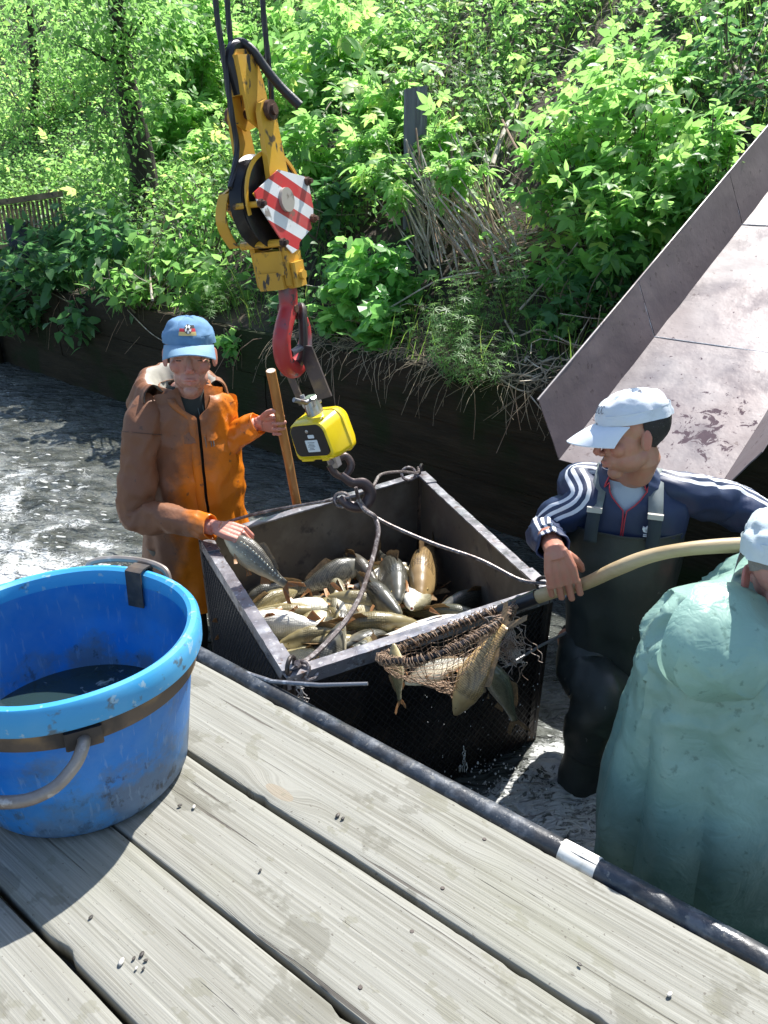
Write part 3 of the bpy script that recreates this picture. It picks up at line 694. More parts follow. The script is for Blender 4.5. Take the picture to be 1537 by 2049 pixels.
for k in range(76):
    u, v = rnd.uniform(.14, .86), rnd.uniform(.14, .86); p = P1.lerp(P2, u).lerp(P4.lerp(P3, u), v); a = rnd.uniform(0, 6.28); z = rnd.uniform(.22, .345)
    p = V((p.x, p.y, z)); d_ = V((math.cos(a), math.sin(a), rnd.uniform(-.12, .12)))*.19; cc = ((P1+P3)/2); cc.z = z; p = p.lerp(cc, .22)
    fish(p-d_, p+d_, rnd.uniform(-2, 2), rnd.choice(['bronze', 'dark', 'gold', 'gold', 'pale', 'pale']), 'carp buried in the lower layer of the heap in the cage', rnd.choice([0, .2, -.2]), False, 'carp in the lower layer of the heap')

# ---------------------------------------------------------------- crane hook block
M_yel = mat('chipped_yellow_paint', (.66, .36, .03), .42, layers=(((.48, .26, .03), 4, .4, .7), ((.10, .06, .035), 11, .60, .64), ((.05, .04, .035), 34, .62, .66, (1, 1, .4))), bump=((30, .3, .002), (8, .2, .004)), rl=(8, .3, .7))
M_blk = mat('greasy_black_steel', (.022, .022, .024), .35, .4, layers=(((.06, .055, .05), 10, .5, .7),), bump=((40, .3, .002),))
M_rust = mat('rusty_steel', (.13, .065, .04), .6, .4, layers=(((.06, .035, .028), 12, .45, .6), ((.24, .13, .08), 40, .58, .68)), bump=((60, .5, .002),))
M_red = mat('red_hook_paint', (.40, .03, .028), .42, layers=(((.13, .085, .10), 5, .46, .56), ((.09, .05, .05), 30, .6, .66)), bump=((30, .3, .002),))
M_rope = mat('greased_wire_rope', (.03, .031, .034), .45, .3, bump=((220, .6, .002, (1, 1, .5)),))
m, N, L, B = new_mat('red_white_stripes'); at_ = N.new('ShaderNodeAttribute'); at_.attribute_name = 'stripe'
tc = N.new('ShaderNodeTexCoord')
s_ = mth(N, L, 'GREATER_THAN', mth(N, L, 'FRACT', at_.outputs['Fac']), .5)
c = mixc(N, L, s_, (.74, .75, .74), (.56, .035, .04)); f_, _ = noise_fac(N, L, tc.outputs['Object'], 13, .62, .66, 5); c = mixc(N, L, mth(N, L, 'MULTIPLY', f_, .8), c, (.16, .12, .09))
f_, _ = noise_fac(N, L, tc.outputs['Object'], 6, .5, .7, 5); c = mixc(N, L, mth(N, L, 'MULTIPLY', f_, .3), c, (.45, .42, .36))
L.new(c, B.inputs['Base Color']); B.inputs['Roughness'].default_value = .4; M_stripe = m
HB = at(532, 405, 2.55); S = HB.y/ray(548, 405).y/FPX*.95     # metres per photo pixel there
up_l = V((-.135, .0, 1)).normalized()
AXL = V((math.cos(R(27)), -math.sin(R(27)), 0)); AXL = (AXL-up_l*AXL.dot(up_l)).normalized(); WID = up_l.cross(AXL).normalized()   # axle, plate width (away-right)
FR = (AXL, WID, up_l)
SW = .00134; SV = 1.42
def hb(u, v, w): return HB+AXL*(u*S)+WID*(v*S)+up_l*(w*SW)       # in photo pixels
blk = thing('crane_hook_block', 'yellow crane hook block with black pulley and red and white striped side plate', 'crane block', hb(0, 0, -200))
def plate(name, u, th, outl, m_, parent=blk, stripe=False):
    b = MB(); c_ = hb(u, 0, 0); b.prism([(p[0]*S*SV, p[1]*SW) for p in outl], (c_, WID, up_l, AXL), -th*S/2, th*S/2)
    if stripe: b.a = [((v_-c_).dot(WID)/S*.52+(v_-c_).dot(up_l)/SW)/62.0+.12 for v_ in map(V, b.v)]
    return b.build(name, m_, parent, smooth=False, attr='stripe' if stripe else None)
SP = 46
hexo = [(-66, 24), (-4, 58), (66, 36), (66, -50), (28, -96), (2, -104)]
plate('side_plate', SP-6, 8, [(a_*.97, b_*.97) for a_, b_ in hexo], M_yel)
plate('striped_plate', SP+2, 3, [(-70, 26), (-4, 62), (70, 38), (73, -26), (68, -50), (58, -56), (60, -70), (20, -92), (14, -106), (-4, -112), (-22, -88), (-68, 4)], M_stripe, stripe=True)
plate('side_plate', -SP, 8, hexo, M_yel)
for s_ in (-1, 1):
    plate('strap_plate', s_*(SP-10), 12, [(-20, 40), (-15, 178), (-9, 194), (4, 201), (16, 194), (22, 178), (28, 40)], M_yel)
    plate('lower_strap', s_*(SP-8), 12, [(-20, -90), (-18, -178), (-10, -187), (12, -187), (20, -178), (24, -90)], M_yel)
    b = MB(); b.tube([hb(s_*(SP-2), 5, 178), hb(s_*(SP+8), 5, 178)], 19*S, 16); b.tube([hb(s_*(SP+6), 5, 178), hb(s_*(SP+15), 5, 178)], 10*S, 10); b.build('pin_cap', M_rust, blk)
b = MB(); prof = [(58, -18), (96, -20), (101, -17), (87, -5), (84, 0), (87, 5), (101, 17), (96, 20), (58, 18), (58, 8), (30, 7), (24, 20), (10, 20), (10, -20), (24, -20), (30, -7), (58, -8)]
rows = [[hb(a2, r_*math.cos(t), r_*math.sin(t)) for (r_, a2) in prof] for t in [2*math.pi*k/48 for k in range(48)]]
b.grid(rows, cu=True, cv=True); b.build('pulley_sheave', M_blk, blk, smooth=True)
for u0 in (27,):
    b = MB(); rows = []
    for k in range(25):
        t = R(-60)+R(250)*k/24; rows.append([hb(u0+q, r_*math.cos(t), r_*math.sin(t)) for q, r_ in ((-2, 97), (2, 97), (2, 105), (-2, 105))])
    b.grid(rows, cu=True, caps=True); b.build('rope_guard', M_yel, blk, smooth=False)
for (v_, w_, r_) in ((-92, 2, 6), (-40, -84, 8), (90, -50, 6), (92, 30, 5)):
    b = MB(); b.tube([hb(-SP-8, v_, w_), hb(SP+4, v_, w_)], r_*S, 8); b.build('cross_bar', M_yel, blk)
    b = MB(); b.tube([hb(SP+3, v_, w_), hb(SP+12, v_, w_)], 9*S, 6); b.tube([hb(SP+11, v_, w_), hb(SP+19, v_, w_)], 5*S, 8); b.build('bolt', M_rust, blk, smooth=False)
b = MB(); b.tube([hb(SP+4, 0, 0), hb(SP+11, 0, 0)], 24*S, 20); b.build('axle_cap', mat('axle_cap_grey', (.42, .38, .33), .5, .2, layers=(((.12, .09, .07), 20, .5, .6),)), blk)
# curved guard on the open (left) side
b = MB(); rows = [[hb(-SP+2+u_*.0, -70-26*math.sin(math.pi*k/10), 20-130*k/10)+AXL*(u_*S) for u_ in (0, 4, 60, 56)] for k in range(11)]
b.grid([[hb(u_, -92-20*math.sin(math.pi*k/10)*(1-u_/120), 30-112*k/10) for u_ in (-SP, -SP+12, -SP+24)] for k in range(11)]); b.grid([[hb(u_, -89-20*math.sin(math.pi*k/10)*(1-u_/120), 30-112*k/10) for u_ in (-SP+24, -SP+12, -SP)] for k in range(11)]); b.build('rope_cover', M_yel, blk)
# housing + crosshead
b = MB(); b.box(hb(0, 0, -128), (74*S, 70*S, 50*S), FR, bev=5*S); b.build('crosshead_housing', M_yel, blk, smooth=False)
b = MB(); b.box(hb(-2, -10, -166), (64*S, 62*S, 36*S), FR, bev=8*S); b.build('crosshead_nut', M_yel, blk, smooth=False)
b = MB(); b.box(hb(SP+3, 3, -158), (12*S, 40*S, 52*S), (AXL, WID, up_l), bev=3*S); b.tube([hb(SP+10, 3, -160), hb(SP+18, 3, -160)], 11*S, 6); b.build('lock_plate', M_yel, blk, smooth=False)
b = MB(); b.tube([hb(-SP-4, 0, -160), hb(SP, 0, -160)], 13*S, 14); b.build('crosshead_pin', M_rust, blk)
# wedge socket on top: two cheeks with black wedge between, pin through the straps
for s_ in (-1, 1):
    plate('socket_cheek', s_*17, 7, [(-22, 165), (-24, 285), (20, 288), (27, 235), (32, 172), (22, 152), (0, 146)], M_yel)
b = MB(); b.prism([(-32*S, 212*SW), (-35*S, 285*SW), (-24*S, 296*SW), (16*S, 298*SW), (28*S, 285*SW), (26*S, 218*SW)], (hb(0, 0, 0), WID, up_l, AXL), -14*S, 14*S); b.build('socket_body', M_yel, blk, smooth=False)
b = MB(); b.tube([hb(-SP-4, 5, 178), hb(SP, 5, 178)], 9*S, 12); b.tube([hb(-15, -8, 245), hb(15, -8, 245)], 18*S, 16); b.build('socket_pin', M_rust, blk)
b = MB(); b.tube(cr([hb(0, -26, 215), hb(0, -32, 272), hb(0, -18, 300), hb(0, 12, 304), hb(4, 30, 288)], 6), 11*S, 8); b.build('wedge_loop', M_blk, blk)
# red hook: broad flat shank seen almost from its edge
hk0 = at(576, 588, 2.55); HX = V((.95, -.31, 0)); HYv = V((.31, .95, 0)); HZ = V((-.03, 0, 1)).normalized()
def hp(a_, b_, z_=0): return hk0+HYv*(a_*S)+HZ*(b_*S)+HX*(z_*S)
b = MB(); path = [(0, 40, 22), (0, 0, 24), (-6, -34, 23), (-34, -66, 23), (-52, -100, 23), (-44, -140, 23), (-6, -166, 22), (40, -160, 21), (72, -128, 18), (82, -92, 14), (80, -66, 9)]
sp = cr(path, 5); b.tube([hp(q[0], q[1]) for q in sp], [q[2]*S*.88 for q in sp], 14, flat=1.15); b.build('hook', M_red, blk)
b = MB(); b.tube([hp(-8, -36), hp(26, -52), hp(60, -62)], [6*S, 6*S, 5*S], 8); b.tube([hp(-6, -30, -22), hp(-6, -30, 22)], 9*S, 8); b.build('safety_latch', M_rust, blk)
# ropes: three falls
def rope(pts, r_, label, grp='crane ropes holding the hook block'):
    P = [V(tuple(q)) for q in cr(pts, 10)]; b = MB()
    # laid strands
    L_ = 0; acc = [0]
    for a_, c_ in zip(P, P[1:]): L_ += (c_-a_).length; acc.append(L_)
    n = max(8, int(L_/.012)); import bisect
    Q = []
    for k in range(n+1):
        s__ = L_*k/n; i = min(len(P)-2, max(0, bisect.bisect_right(acc, s__)-1)); u = (s__-acc[i])/max(1e-9, acc[i+1]-acc[i]); Q.append(P[i].lerp(P[i+1], u))
    rows = []; prev = V((1, 0, 0))
    for k, p in enumerate(Q):
        t = (Q[min(k+1, n)]-Q[max(k-1, 0)]).normalized(); a_ = (prev-t*prev.dot(t)).normalized(); b_ = t.cross(a_); prev = a_; tw = k*.55
        rows.append([p+(a_*math.cos(2*math.pi*i/18+tw/3)+b_*math.sin(2*math.pi*i/18+tw/3))*(r_*(1+.13*math.cos(6*2*math.pi*i/18))) for i in range(18)])
    b.grid(rows, cu=True, caps=True); o = b.build('wire_rope', M_rope); tag(o, label, 'rope', grp); return o
rope([at(424, -120, 2.5), at(433, 20, 2.5), at(450, 130, 2.5), at(463, 225, 2.49), at(474, 300, 2.5), hb(-10, -98, 40)], .0075, 'leftmost black crane rope, running down in front of the yellow block to the pulley')
rope([at(447, -120, 2.58), at(456, 20, 2.58), at(463, 95, 2.57), hb(0, -18, 292)], .0075, 'middle black crane rope ending in the top socket of the yellow block')
rope([at(520, -120, 2.62), at(527, 20, 2.62), at(540, 150, 2.62), at(553, 280, 2.62), hb(12, 100, 40)], .0075, 'rightmost black crane rope, passing behind the yellow strap to the pulley')
b = MB(); pts = cr([hb(0, -20, 290), at(462, 95, 2.56), at(480, 84, 2.56), at(505, 100, 2.56), at(530, 135, 2.57), at(560, 172, 2.58), at(588, 200, 2.58), at(600, 212, 2.58)], 8)
b.tube([V(q) for q in pts], [.0105+.0035*(k/len(pts)) for k in range(len(pts))], 10); b.build('rope_tail', M_rope, blk)
# shackle plates below the hook
shk = thing('link_shackle', 'rusty grey shackle with flat link plates between the red hook and the yellow scale', 'shackle', at(612, 790, 2.56))
M_link = mat('grey_link_steel', (.12, .095, .09), .45, .5, layers=(((.22, .16, .10), 14, .5, .66), ((.06, .05, .05), 6, .5, .6)), bump=((60, .4, .002),))
b = MB(); pts = cr([at(592, 628, 2.6), at(604, 618, 2.58), at(606, 640, 2.56), at(607, 690, 2.55), at(604, 716, 2.56), at(588, 738, 2.58), at(566, 742, 2.6)], 5); b.tube([V(q) for q in pts], [.021]*len(pts), 10, flat=.7); b.build('shackle_bow', M_link, shk)
b = MB(); A_ = at(596, 690, 2.545); fx = V((.93, -.36, 0)); fz = (at(638, 798, 2.545)-at(598, 690, 2.545)).normalized(); fy = fx.cross(fz).normalized()
b.prism([(-.004*1, 0), (.05, 0), (.056, .17), (-.0, .19)], (A_, fx, fz, fy), -.004, .004); b.build('link_plate', M_link, shk, smooth=False)
b = MB(); A_ = at(572, 742, 2.60); fz2 = (at(596, 800, 2.60)-A_).normalized(); b.prism([(-.004, 0), (.022, 0), (.022, .12), (-.002, .125)], (A_, fx, fz2, fy), -.004, .004); b.build('link_plate', M_link, shk, smooth=False)
b = MB(); b.tube([at(583, 706, 2.50), at(606, 694, 2.54), at(612, 700, 2.60)], .010, 10); b.tube([at(588, 800, 2.50), at(612, 806, 2.53), at(645, 785, 2.6)], .008, 10); b.build('link_pin', M_angle, shk)

# ---------------------------------------------------------------- yellow crane scale
scl = thing('crane_scale', 'bright yellow electronic crane scale with black face hanging above the cage', 'scale', at(645, 915, 2.55))
M_ys = mat('yellow_plastic', (.80, .58, .012), .25, coat=.3, layers=(((.68, .47, .01), 9, .5, .8),), bump=((35, .12, .002),))
M_bf = mat('black_face', (.012, .012, .013), .3); M_lug = mat('bright_lug_steel', (.50, .50, .48), .28, .85, layers=(((.30, .28, .25), 25, .5, .65),))
M_stick = mat('white_sticker', (.62, .68, .70), .5)
SC = at(646, 864, 2.56); sz = (at(625, 800, 2.56)-at(672, 940, 2.56)).normalized()
sx = V((.86, -.51, 0)); sx = (sx-sz*sx.dot(sz)).normalized(); sy = sz.cross(sx)      # sx along face (left-right), sy out the back
SK = .90
def spt(a_, b_, c_): return SC+sx*a_*SK+sz*b_*SK+sy*c_*SK
def srect(wx, hz, r_, n=6):
    o_ = []
    for cx_, cz_, a0 in ((wx-r_, hz-r_, 0), (-wx+r_, hz-r_, 90), (-wx+r_, -hz+r_, 180), (wx-r_, -hz+r_, 270)):
        for k in range(n+1): a_ = R(a0+90*k/n); o_.append((cx_+r_*math.cos(a_), cz_+r_*math.sin(a_)))
    return o_
b = MB(); rows = []
for d_, kx, kz, rr_ in ((-.078, .078, .062, .024), (-.085, .082, .066, .026), (-.080, .089, .072, .028), (-.045, .094, .079, .03), (.018, .096, .082, .032), (.021, .100, .086, .034), (.050, .098, .083, .034), (.072, .084, .070, .03), (.080, .05, .045, .02)):
    pr_ = srect(kx, kz, rr_); rows.append([spt(p[0]*(1-.12*(p[1] > 0)*p[1]/.08*.8), p[1]-.01*(abs(p[0])/.09)**2*(1 if p[1] < 0 else 1), d_) for p in pr_])
b.grid(rows, cu=True, caps=True); b.build('housing', M_ys, scl)
b = MB(); b.prism(srect(.071, .054, .022), (spt(-.002, .0, -.080), sx, sz, sy), -.004, .003); b.build('face', M_bf, scl, smooth=False)
b = MB(); b.prism(srect(.026, .021, .002, 1), (spt(.006, -.020, -.0845), sx, sz, sy), -.001, .001)
M_print = mat('label_print', (.10, .12, .13), .6)
stk = b.build('sticker', M_stick, scl, smooth=False)
b = MB()
for k, wd in enumerate((.018, .012, .016, .019, .010, .015)): b.box(spt(.004-.001*k, -.006-.0055*k, -.0860), (wd*1.6, .0016, .0008), (sx, sz, sy))
b.build('print_line', M_print, stk, smooth=False)
b = MB(); b.prism(srect(.013, .006, .002, 1), (spt(.012, .017, -.0845), sx, sz, sy), -.001, .001); b.build('sticker', M_stick, scl, smooth=False)
b = MB(); b.ell(spt(.0, .037, -.0845), (.0065, .0065, .003), (sx, sz, sy)); b.build('screw', M_lug, scl)
b = MB(); b.box(spt(.040, -.070, -.074), (.026, .022, .014), (sx, sz, sy)); b.box(spt(-.045, -.076, -.074), (.05, .010, .012), (sx, sz, sy)); b.build('face_catch', M_ys, scl, smooth=False)
b = MB(); b.tube([spt(-.006, .070, 0), spt(-.006, .128, 0)], [.030, .027], 20); b.build('top_lug', M_lug, scl)
b = MB(); b.box(spt(-.006, .122, 0), (.052, .034, .040), (sx, sz, sy), bev=.006); b.box(spt(-.006, .100, -.021), (.022, .026, .006), (sx, sz, sy)); b.build('top_clevis', M_lug, scl, smooth=False)
b = MB(); b.tube(cr([tuple(spt(-.040, .150, 0)), tuple(spt(-.036, .115, 0)), tuple(spt(-.024, .095, 0))], 4), .008, 8); b.build('split_hook', M_angle, scl)
b = MB(); b.box(spt(.006, -.106, 0), (.040, .070, .024), (sx, sz, sy), bev=.004); b.build('bottom_lug', M_lug, scl, smooth=False)
b = MB(); b.tube([spt(.006, -.118, -.0135), spt(.006, -.118, -.0165)], .011, 16); b.build('pin_head', M_angle, scl)
# heavy swivel hook
b = MB(); M_dh = mat('dark_forged_hook', (.075, .055, .055), .42, .5, layers=(((.15, .11, .10), 15, .5, .7),), bump=((50, .4, .002),))
pts = cr([at(668, 925, 2.58), at(690, 912, 2.60), at(703, 930, 2.60), at(690, 952, 2.58), at(672, 948, 2.56), at(660, 930, 2.56)], 5); b.tube([V(q) for q in pts], .013, 10)
pts = cr([(*at(682, 950, 2.56), .013), (*at(704, 966, 2.56), .017), (*at(728, 968, 2.57), .021), (*at(742, 988, 2.57), .021), (*at(728, 1012, 2.56), .021), (*at(700, 1012, 2.55), .018), (*at(680, 996, 2.55), .012)], 5)
b.tube([V(q[:3]) for q in pts], [q[3] for q in pts], 12, flat=.7); b.build('swivel_hook', M_dh, scl)
# wire sling, four legs
slg = thing('wire_sling', 'brown four-legged wire rope sling spread from the scale hook to the corners of the cage', 'sling', at(715, 1000, 2.55))
M_sling = mat('worn_sling_wire', (.15, .125, .12), .42, .4, layers=(((.32, .29, .28), 60, .5, .6), ((.07, .05, .045), 20, .5, .62)), bump=((180, .7, .002),))
def leg(pts, r_=.0065):
    q = cr([tuple(p) for p in pts], 10); b = MB(); b.tube([V(t) for t in q], r_, 8); b.build('sling_leg', M_sling, slg)
hkp = at(716, 1000, 2.545)
leg([at(712, 975, 2.53), at(722, 1005, 2.535), at(760, 1040, 2.53), at(860, 1085, 2.45), at(960, 1120, 2.38), at(1040, 1160, 2.31), P3+V((-.025, .0, .03))])
leg([at(752, 1040, 2.50), at(757, 1065, 2.46), at(745, 1120, 2.36), at(722, 1190, 2.18), at(690, 1245, 2.05), at(640, 1300, 1.93), at(600, 1330, 1.85), P4+V((.026, .02, .035))], .0085)
leg([hkp+V((0, .01, .01)), at(680, 998, 2.56), at(640, 1005, 2.6), at(540, 1022, 2.65), at(470, 1040, 2.68), P1+V((.03, .0, .03))], .006)
leg([hkp+V((0, .02, .01)), at(745, 975, 2.62), at(762, 950, 2.8), at(800, 944, 3.0), at(835, 946, 3.2), P2+V((-.02, -.02, .03))], .006)
leg([hkp, at(730, 1020, 2.52), at(748, 1032, 2.50), at(752, 1040, 2.50)], .008)
for p, r_, X_, Y_ in ((at(684, 1000, 2.56), .026, V((1, 0, 0)), V((0, .5, .8))), (at(601, 1342, 1.84), .027, V((.9, -.3, .2)), V((.2, .5, .8))), (at(622, 1347, 1.84), .02, V((.9, .3, -.2)), V((.2, .8, .5))), (at(818, 948, 3.2), .03, V((1, 0, 0)), V((0, .5, .8)))):
    b = MB(); b.tube(ringpts(p, r_, X_, Y_, 16), .0065, 8, closed=True); b.build('sling_ring', M_sling, slg)

# ---------------------------------------------------------------- blue tub
TC = V((-.695, 1.475, DZ))
m, N, L, B = new_mat('blue_plastic'); tc = N.new('ShaderNodeTexCoord'); vec = tc.outputs['Object']; sp_ = N.new('ShaderNodeSeparateXYZ'); L.new(vec, sp_.inputs[0])
f1_, _ = noise_fac(N, L, vec, 3, .4, .7); c = mixc(N, L, f1_, (.008, .20, .60), (.02, .27, .68))
low = N.new('ShaderNodeMapRange'); L.new(sp_.outputs[2], low.inputs[0]); low.inputs[1].default_value = .27; low.inputs[2].default_value = 0.02
_, rw = noise_fac(N, L, vec, 7, 0, 1, 6, rough=.65); g = mth(N, L, 'MULTIPLY', mth(N, L, 'SUBTRACT', mth(N, L, 'ADD', rw, mth(N, L, 'MULTIPLY', low.outputs[0], .22)), .60), 7, True)
c = mixc(N, L, mth(N, L, 'MULTIPLY', g, .7), c, (.16, .165, .15))
_, rw2 = noise_fac(N, L, vec, 22, 0, 1, 6, (1, 1, .7), rough=.7); g2_ = mth(N, L, 'MULTIPLY', mth(N, L, 'SUBTRACT', mth(N, L, 'ADD', rw2, mth(N, L, 'MULTIPLY', low.outputs[0], .16)), .665), 12, True)
c = mixc(N, L, mth(N, L, 'MULTIPLY', g2_, .8), c, (.035, .033, .03))
f2_, _ = noise_fac(N, L, vec, 5, .42, .70, 6, off=(7, 1, 2), rough=.65); c = mixc(N, L, mth(N, L, 'MULTIPLY', f2_, .55), c, (.16, .36, .62)); f3_, _ = noise_fac(N, L, vec, 1, .60, .66, 4, (90, 90, 14)); c = mixc(N, L, mth(N, L, 'MULTIPLY', f3_, .3), c, (.30, .45, .62))
L.new(c, B.inputs['Base Color']); B.inputs['Roughness'].default_value = .38
trn = N.new('ShaderNodeBsdfTranslucent'); L.new(c, trn.inputs[0]); mx = N.new('ShaderNodeMixShader'); mx.inputs[0].default_value = .30; L.new(B.outputs[0], mx.inputs[1]); L.new(trn.outputs[0], mx.inputs[2]); L.new(mx.outputs[0], N['Material Output'].inputs[0])
bp = N.new('ShaderNodeBump'); bp.inputs['Distance'].default_value = .004; bp.inputs['Strength'].default_value = .3; L.new(rw2, bp.inputs['Height']); L.new(bp.outputs[0], B.inputs['Normal']); M_blue = m
M_rim = mat('blue_rim_plastic', (.05, .34, .64), .4, layers=(((.14, .42, .66), 3, .45, .7), ((.10, .16, .2), 24, .62, .68), ((.30, .48, .6), 40, .62, .68)), bump=((30, .25, .002),), trans=.12)
M_strap = mat('rusty_strap', (.13, .095, .07), .6, .3, layers=(((.28, .18, .09), 9, .5, .65), ((.05, .042, .038), 5, .5, .62)), bump=((40, .4, .002),))
tub = thing('blue_tub', 'round blue plastic tub with a grey metal strap and bent pipe handles on the deck', 'tub', TC)
PINV[tub.name] = Matrix.Identity(4)
def ringp(r_, z, n=96, a0=0, a1=360, ox=0): return [V((math.cos(R(a0+(a1-a0)*k/n))*r_, math.sin(R(a0+(a1-a0)*k/n))*r_, z)) for k in range(n+(a1-a0 < 360))]
def lathe(prof, n=96): 
    b = MB(); b.grid([ringp(r_*(1+.004*math.sin(z*9)), z, n) for r_, z in prof], cu=True); return b
RT = .290
b = lathe([(.001, .006), (.20, .004), (.222, .008), (.232, .022), (.236, .05), (.252, .18), (.268, .30), (.272, .345), (.262, .345), (.258, .30), (.243, .18), (.227, .05), (.215, .022), (.001, .020)]); b.build('tub_wall', M_blue, tub)
b = lathe([(.262, .338), (.262, .362), (.266, .378), (.275, .384), (.286, .382), (.292, .374), (.294, .350), (.293, .326), (.290, .323), (.287, .326), (.286, .350), (.272, .352), (.270, .338)])
b.v = [(x, y, z+.0015*math.sin(math.atan2(y, x)*5)) for x, y, z in b.v]; b.grid([b.v and [V(q) for q in b.v[-96:]], [V(q) for q in b.v[:96]]], cu=True); b.build('rolled_rim', M_rim, tub)
b = lathe([(.2725, .316), (.2768, .316), (.2758, .278), (.2705, .278)]); b.build('metal_strap', M_strap, tub)
for a_, nm in ((232, 0), (70, 1)):
    c_, s_ = math.cos(R(a_)), math.sin(R(a_)); X_, Y_, Z_ = V((c_, s_, 0)), V((-s_, c_, 0)), V((0, 0, 1))
    b = MB(); pr_ = [(.252, .295), (.256, .386), (.264, .390), (.290, .388), (.299, .380), (.301, .335), (.285, .262)]
    rows = [[X_*r_+Y_*w_+Z_*z for r_, z in pr_] for w_ in (-.022, 0, .022)]
    out_ = [[X_*(r_+(-.004 if k < 2 else .004))+Y_*w_+Z_*(z+(.004 if 1 <= k < 5 else 0)) for k, (r_, z) in enumerate(pr_)] for w_ in (-.022, 0, .022)]
    b.grid(rows); b.grid([r_[::-1] for r_ in out_]); b.grid([rows[0], out_[0]]); b.grid([out_[-1], rows[-1]]); b.build('rim_clip', M_strap, tub, smooth=False)
M_handle = mat('scuffed_pipe_handle', (.30, .275, .25), .45, .4, layers=(((.17, .13, .11), 9, .45, .65), ((.42, .40, .38), 30, .58, .66)), bump=((50, .3, .002),))
for a0 in (-64,):
    pa, pb = a0+ -0, a0-104
    def hpnt(ang, r_, z): return V((math.cos(R(ang))*r_, math.sin(R(ang))*r_, z))
    pts = [hpnt(a0, .277, .292), hpnt(a0-1, .300, .288), hpnt(a0-5, .318, .262), hpnt(a0-13, .335, .232), hpnt(a0-25, .345, .222), hpnt(a0-50, .352, .220), hpnt(a0-75, .345, .222), hpnt(a0-88, .335, .232), hpnt(a0-96, .318, .262), hpnt(a0-101, .300, .288), hpnt(a0-103, .277, .292)]
    if a0 == 160: pts = [V((p.x*.90, p.y*.90, p.z+.145)) if 2 <= i <= 8 else (p if i in (0, 10) else V((p.x, p.y, p.z+.07))) for i, p in enumerate(pts)]
    b = MB(); b.tube([V(q) for q in cr([tuple(p) for p in pts], 6)], .0125, 12); b.build('handle', M_handle, tub)
    for a_ in (a0, a0-103):
        b = MB(); c_, s_ = math.cos(R(a_)), math.sin(R(a_)); b.box(V((c_*.281, s_*.281, .294)), (.010, .07, .040), (V((c_, s_, 0)), V((-s_, c_, 0)), V((0, 0, 1))), bev=.003); b.build('handle_bracket', M_strap, tub, smooth=False)
b = MB(); pts = [(V((math.cos(R(a_))*r_, math.sin(R(a_))*r_, z_))) for a_, r_, z_ in ((100, .285, .33), (98, .300, .375), (94, .306, .386), (84, .309, .390), (72, .309, .390), (62, .307, .386), (57, .304, .372), (54, .290, .33))]
b.tube([V(q) for q in cr([tuple(p) for p in pts], 5)], .0085, 8); b.build('handle', M_handle, tub)
m, N, L, B = new_mat('tub_water'); tc = N.new('ShaderNodeTexCoord'); f1_, r_ = noise_fac(N, L, tc.outputs['Object'], 14, .62, .68, 4, dist=1); c = mixc(N, L, f1_, (.018, .035, .035), (.25, .30, .28)); L.new(c, B.inputs['Base Color']); B.inputs['Roughness'].default_value = .04
bp = N.new('ShaderNodeBump'); bp.inputs['Distance'].default_value = .01; bp.inputs['Strength'].default_value = .2; L.new(r_, bp.inputs['Height']); L.new(bp.outputs[0], B.inputs['Normal'])
b = MB(); b.grid([ringp(max(.001, .2375*k/10), .125+.002*math.sin(k), 64) for k in range(11)], cu=True); b.build('tub_water', m, tub, smooth='full')
# dark rounded patch on the inner wall
M_dkpatch = mat('dark_patch', (.006, .012, .05), .5)
b = MB(); rows = []
for j in range(9):
    row = []
    for i in range(9):
        a_ = 2*math.pi*i/8; rr_ = .001+.040*j/8*(1+.2*nz(math.cos(a_)*2, math.sin(a_)*2, 3)); ang = 22+rr_*math.cos(a_)/.255*57.3; z = .245+1.35*rr_*math.sin(a_)
        r_ = .258-(.300-z)*.125; row.append(V((math.cos(R(ang))*(r_-.003), math.sin(R(ang))*(r_-.003), z)))
    rows.append(row)
b.grid(rows); b.build('patch', M_dkpatch, tub)

# ---------------------------------------------------------------- landing net
net = thing('landing_net', 'landing net with bent pale wooden handle and brown mesh bag over the cage rim', 'net', at(1040, 1210, 1.98))
M_ash = mat('pale_ash_wood', (.46, .35, .20), .5, layers=(((.36, .26, .13), 3, .4, .65, (1, 8, 8)), ((.20, .14, .08), 10, .66, .72)), bump=((6, .3, .004, (1, 10, 10)),))
M_net = mat('brown_netting', (.20, .125, .075), .75, layers=(((.40, .28, .19), 60, .45, .6),)); M_sock = mat('black_rubber_socket', (.018, .018, .022), .3)
hpth = [at(1062, 1200, 1.97), at(1110, 1183, 1.93), at(1170, 1168, 1.88), at(1230, 1140, 1.84), at(1300, 1113, 1.82), at(1380, 1098, 1.80), at(1490, 1090, 1.78), at(1620, 1088, 1.74)]
q = cr([tuple(p) for p in hpth], 8); b = MB(); b.tube([V(t) for t in q], [.0185+.001*math.sin(k*.3) for k in range(len(q))], 14); b.build('handle', M_ash, net)
b = MB(); b.tube([at(1000, 1222, 2.0), at(1030, 1212, 1.985), at(1075, 1194, 1.958)], [.017, .0205, .0215], 14); b.build('socket', M_sock, net)
hoop = [at(1030, 1214, 1.985), at(985, 1224, 2.0), at(915, 1250, 1.96), at(840, 1280, 1.90), at(770, 1312, 1.84), at(775, 1322, 1.76), at(850, 1318, 1.70), at(940, 1280, 1.74), at(1010, 1236, 1.85)]
q = [V(t) for t in cr([tuple(p) for p in hoop+[hoop[0]]], 8)][:-1]
b = MB(); b.tube(q, .0085, 8, closed=True); b.build('hoop', M_steel_dark, net)
nU = 64; Hq = []
LQ = len(q)
for i in range(nU):
    f = i/nU*LQ; k = int(f); Hq.append(q[k % LQ].lerp(q[(k+1) % LQ], f-k))
hc = sum(Hq, V())/nU
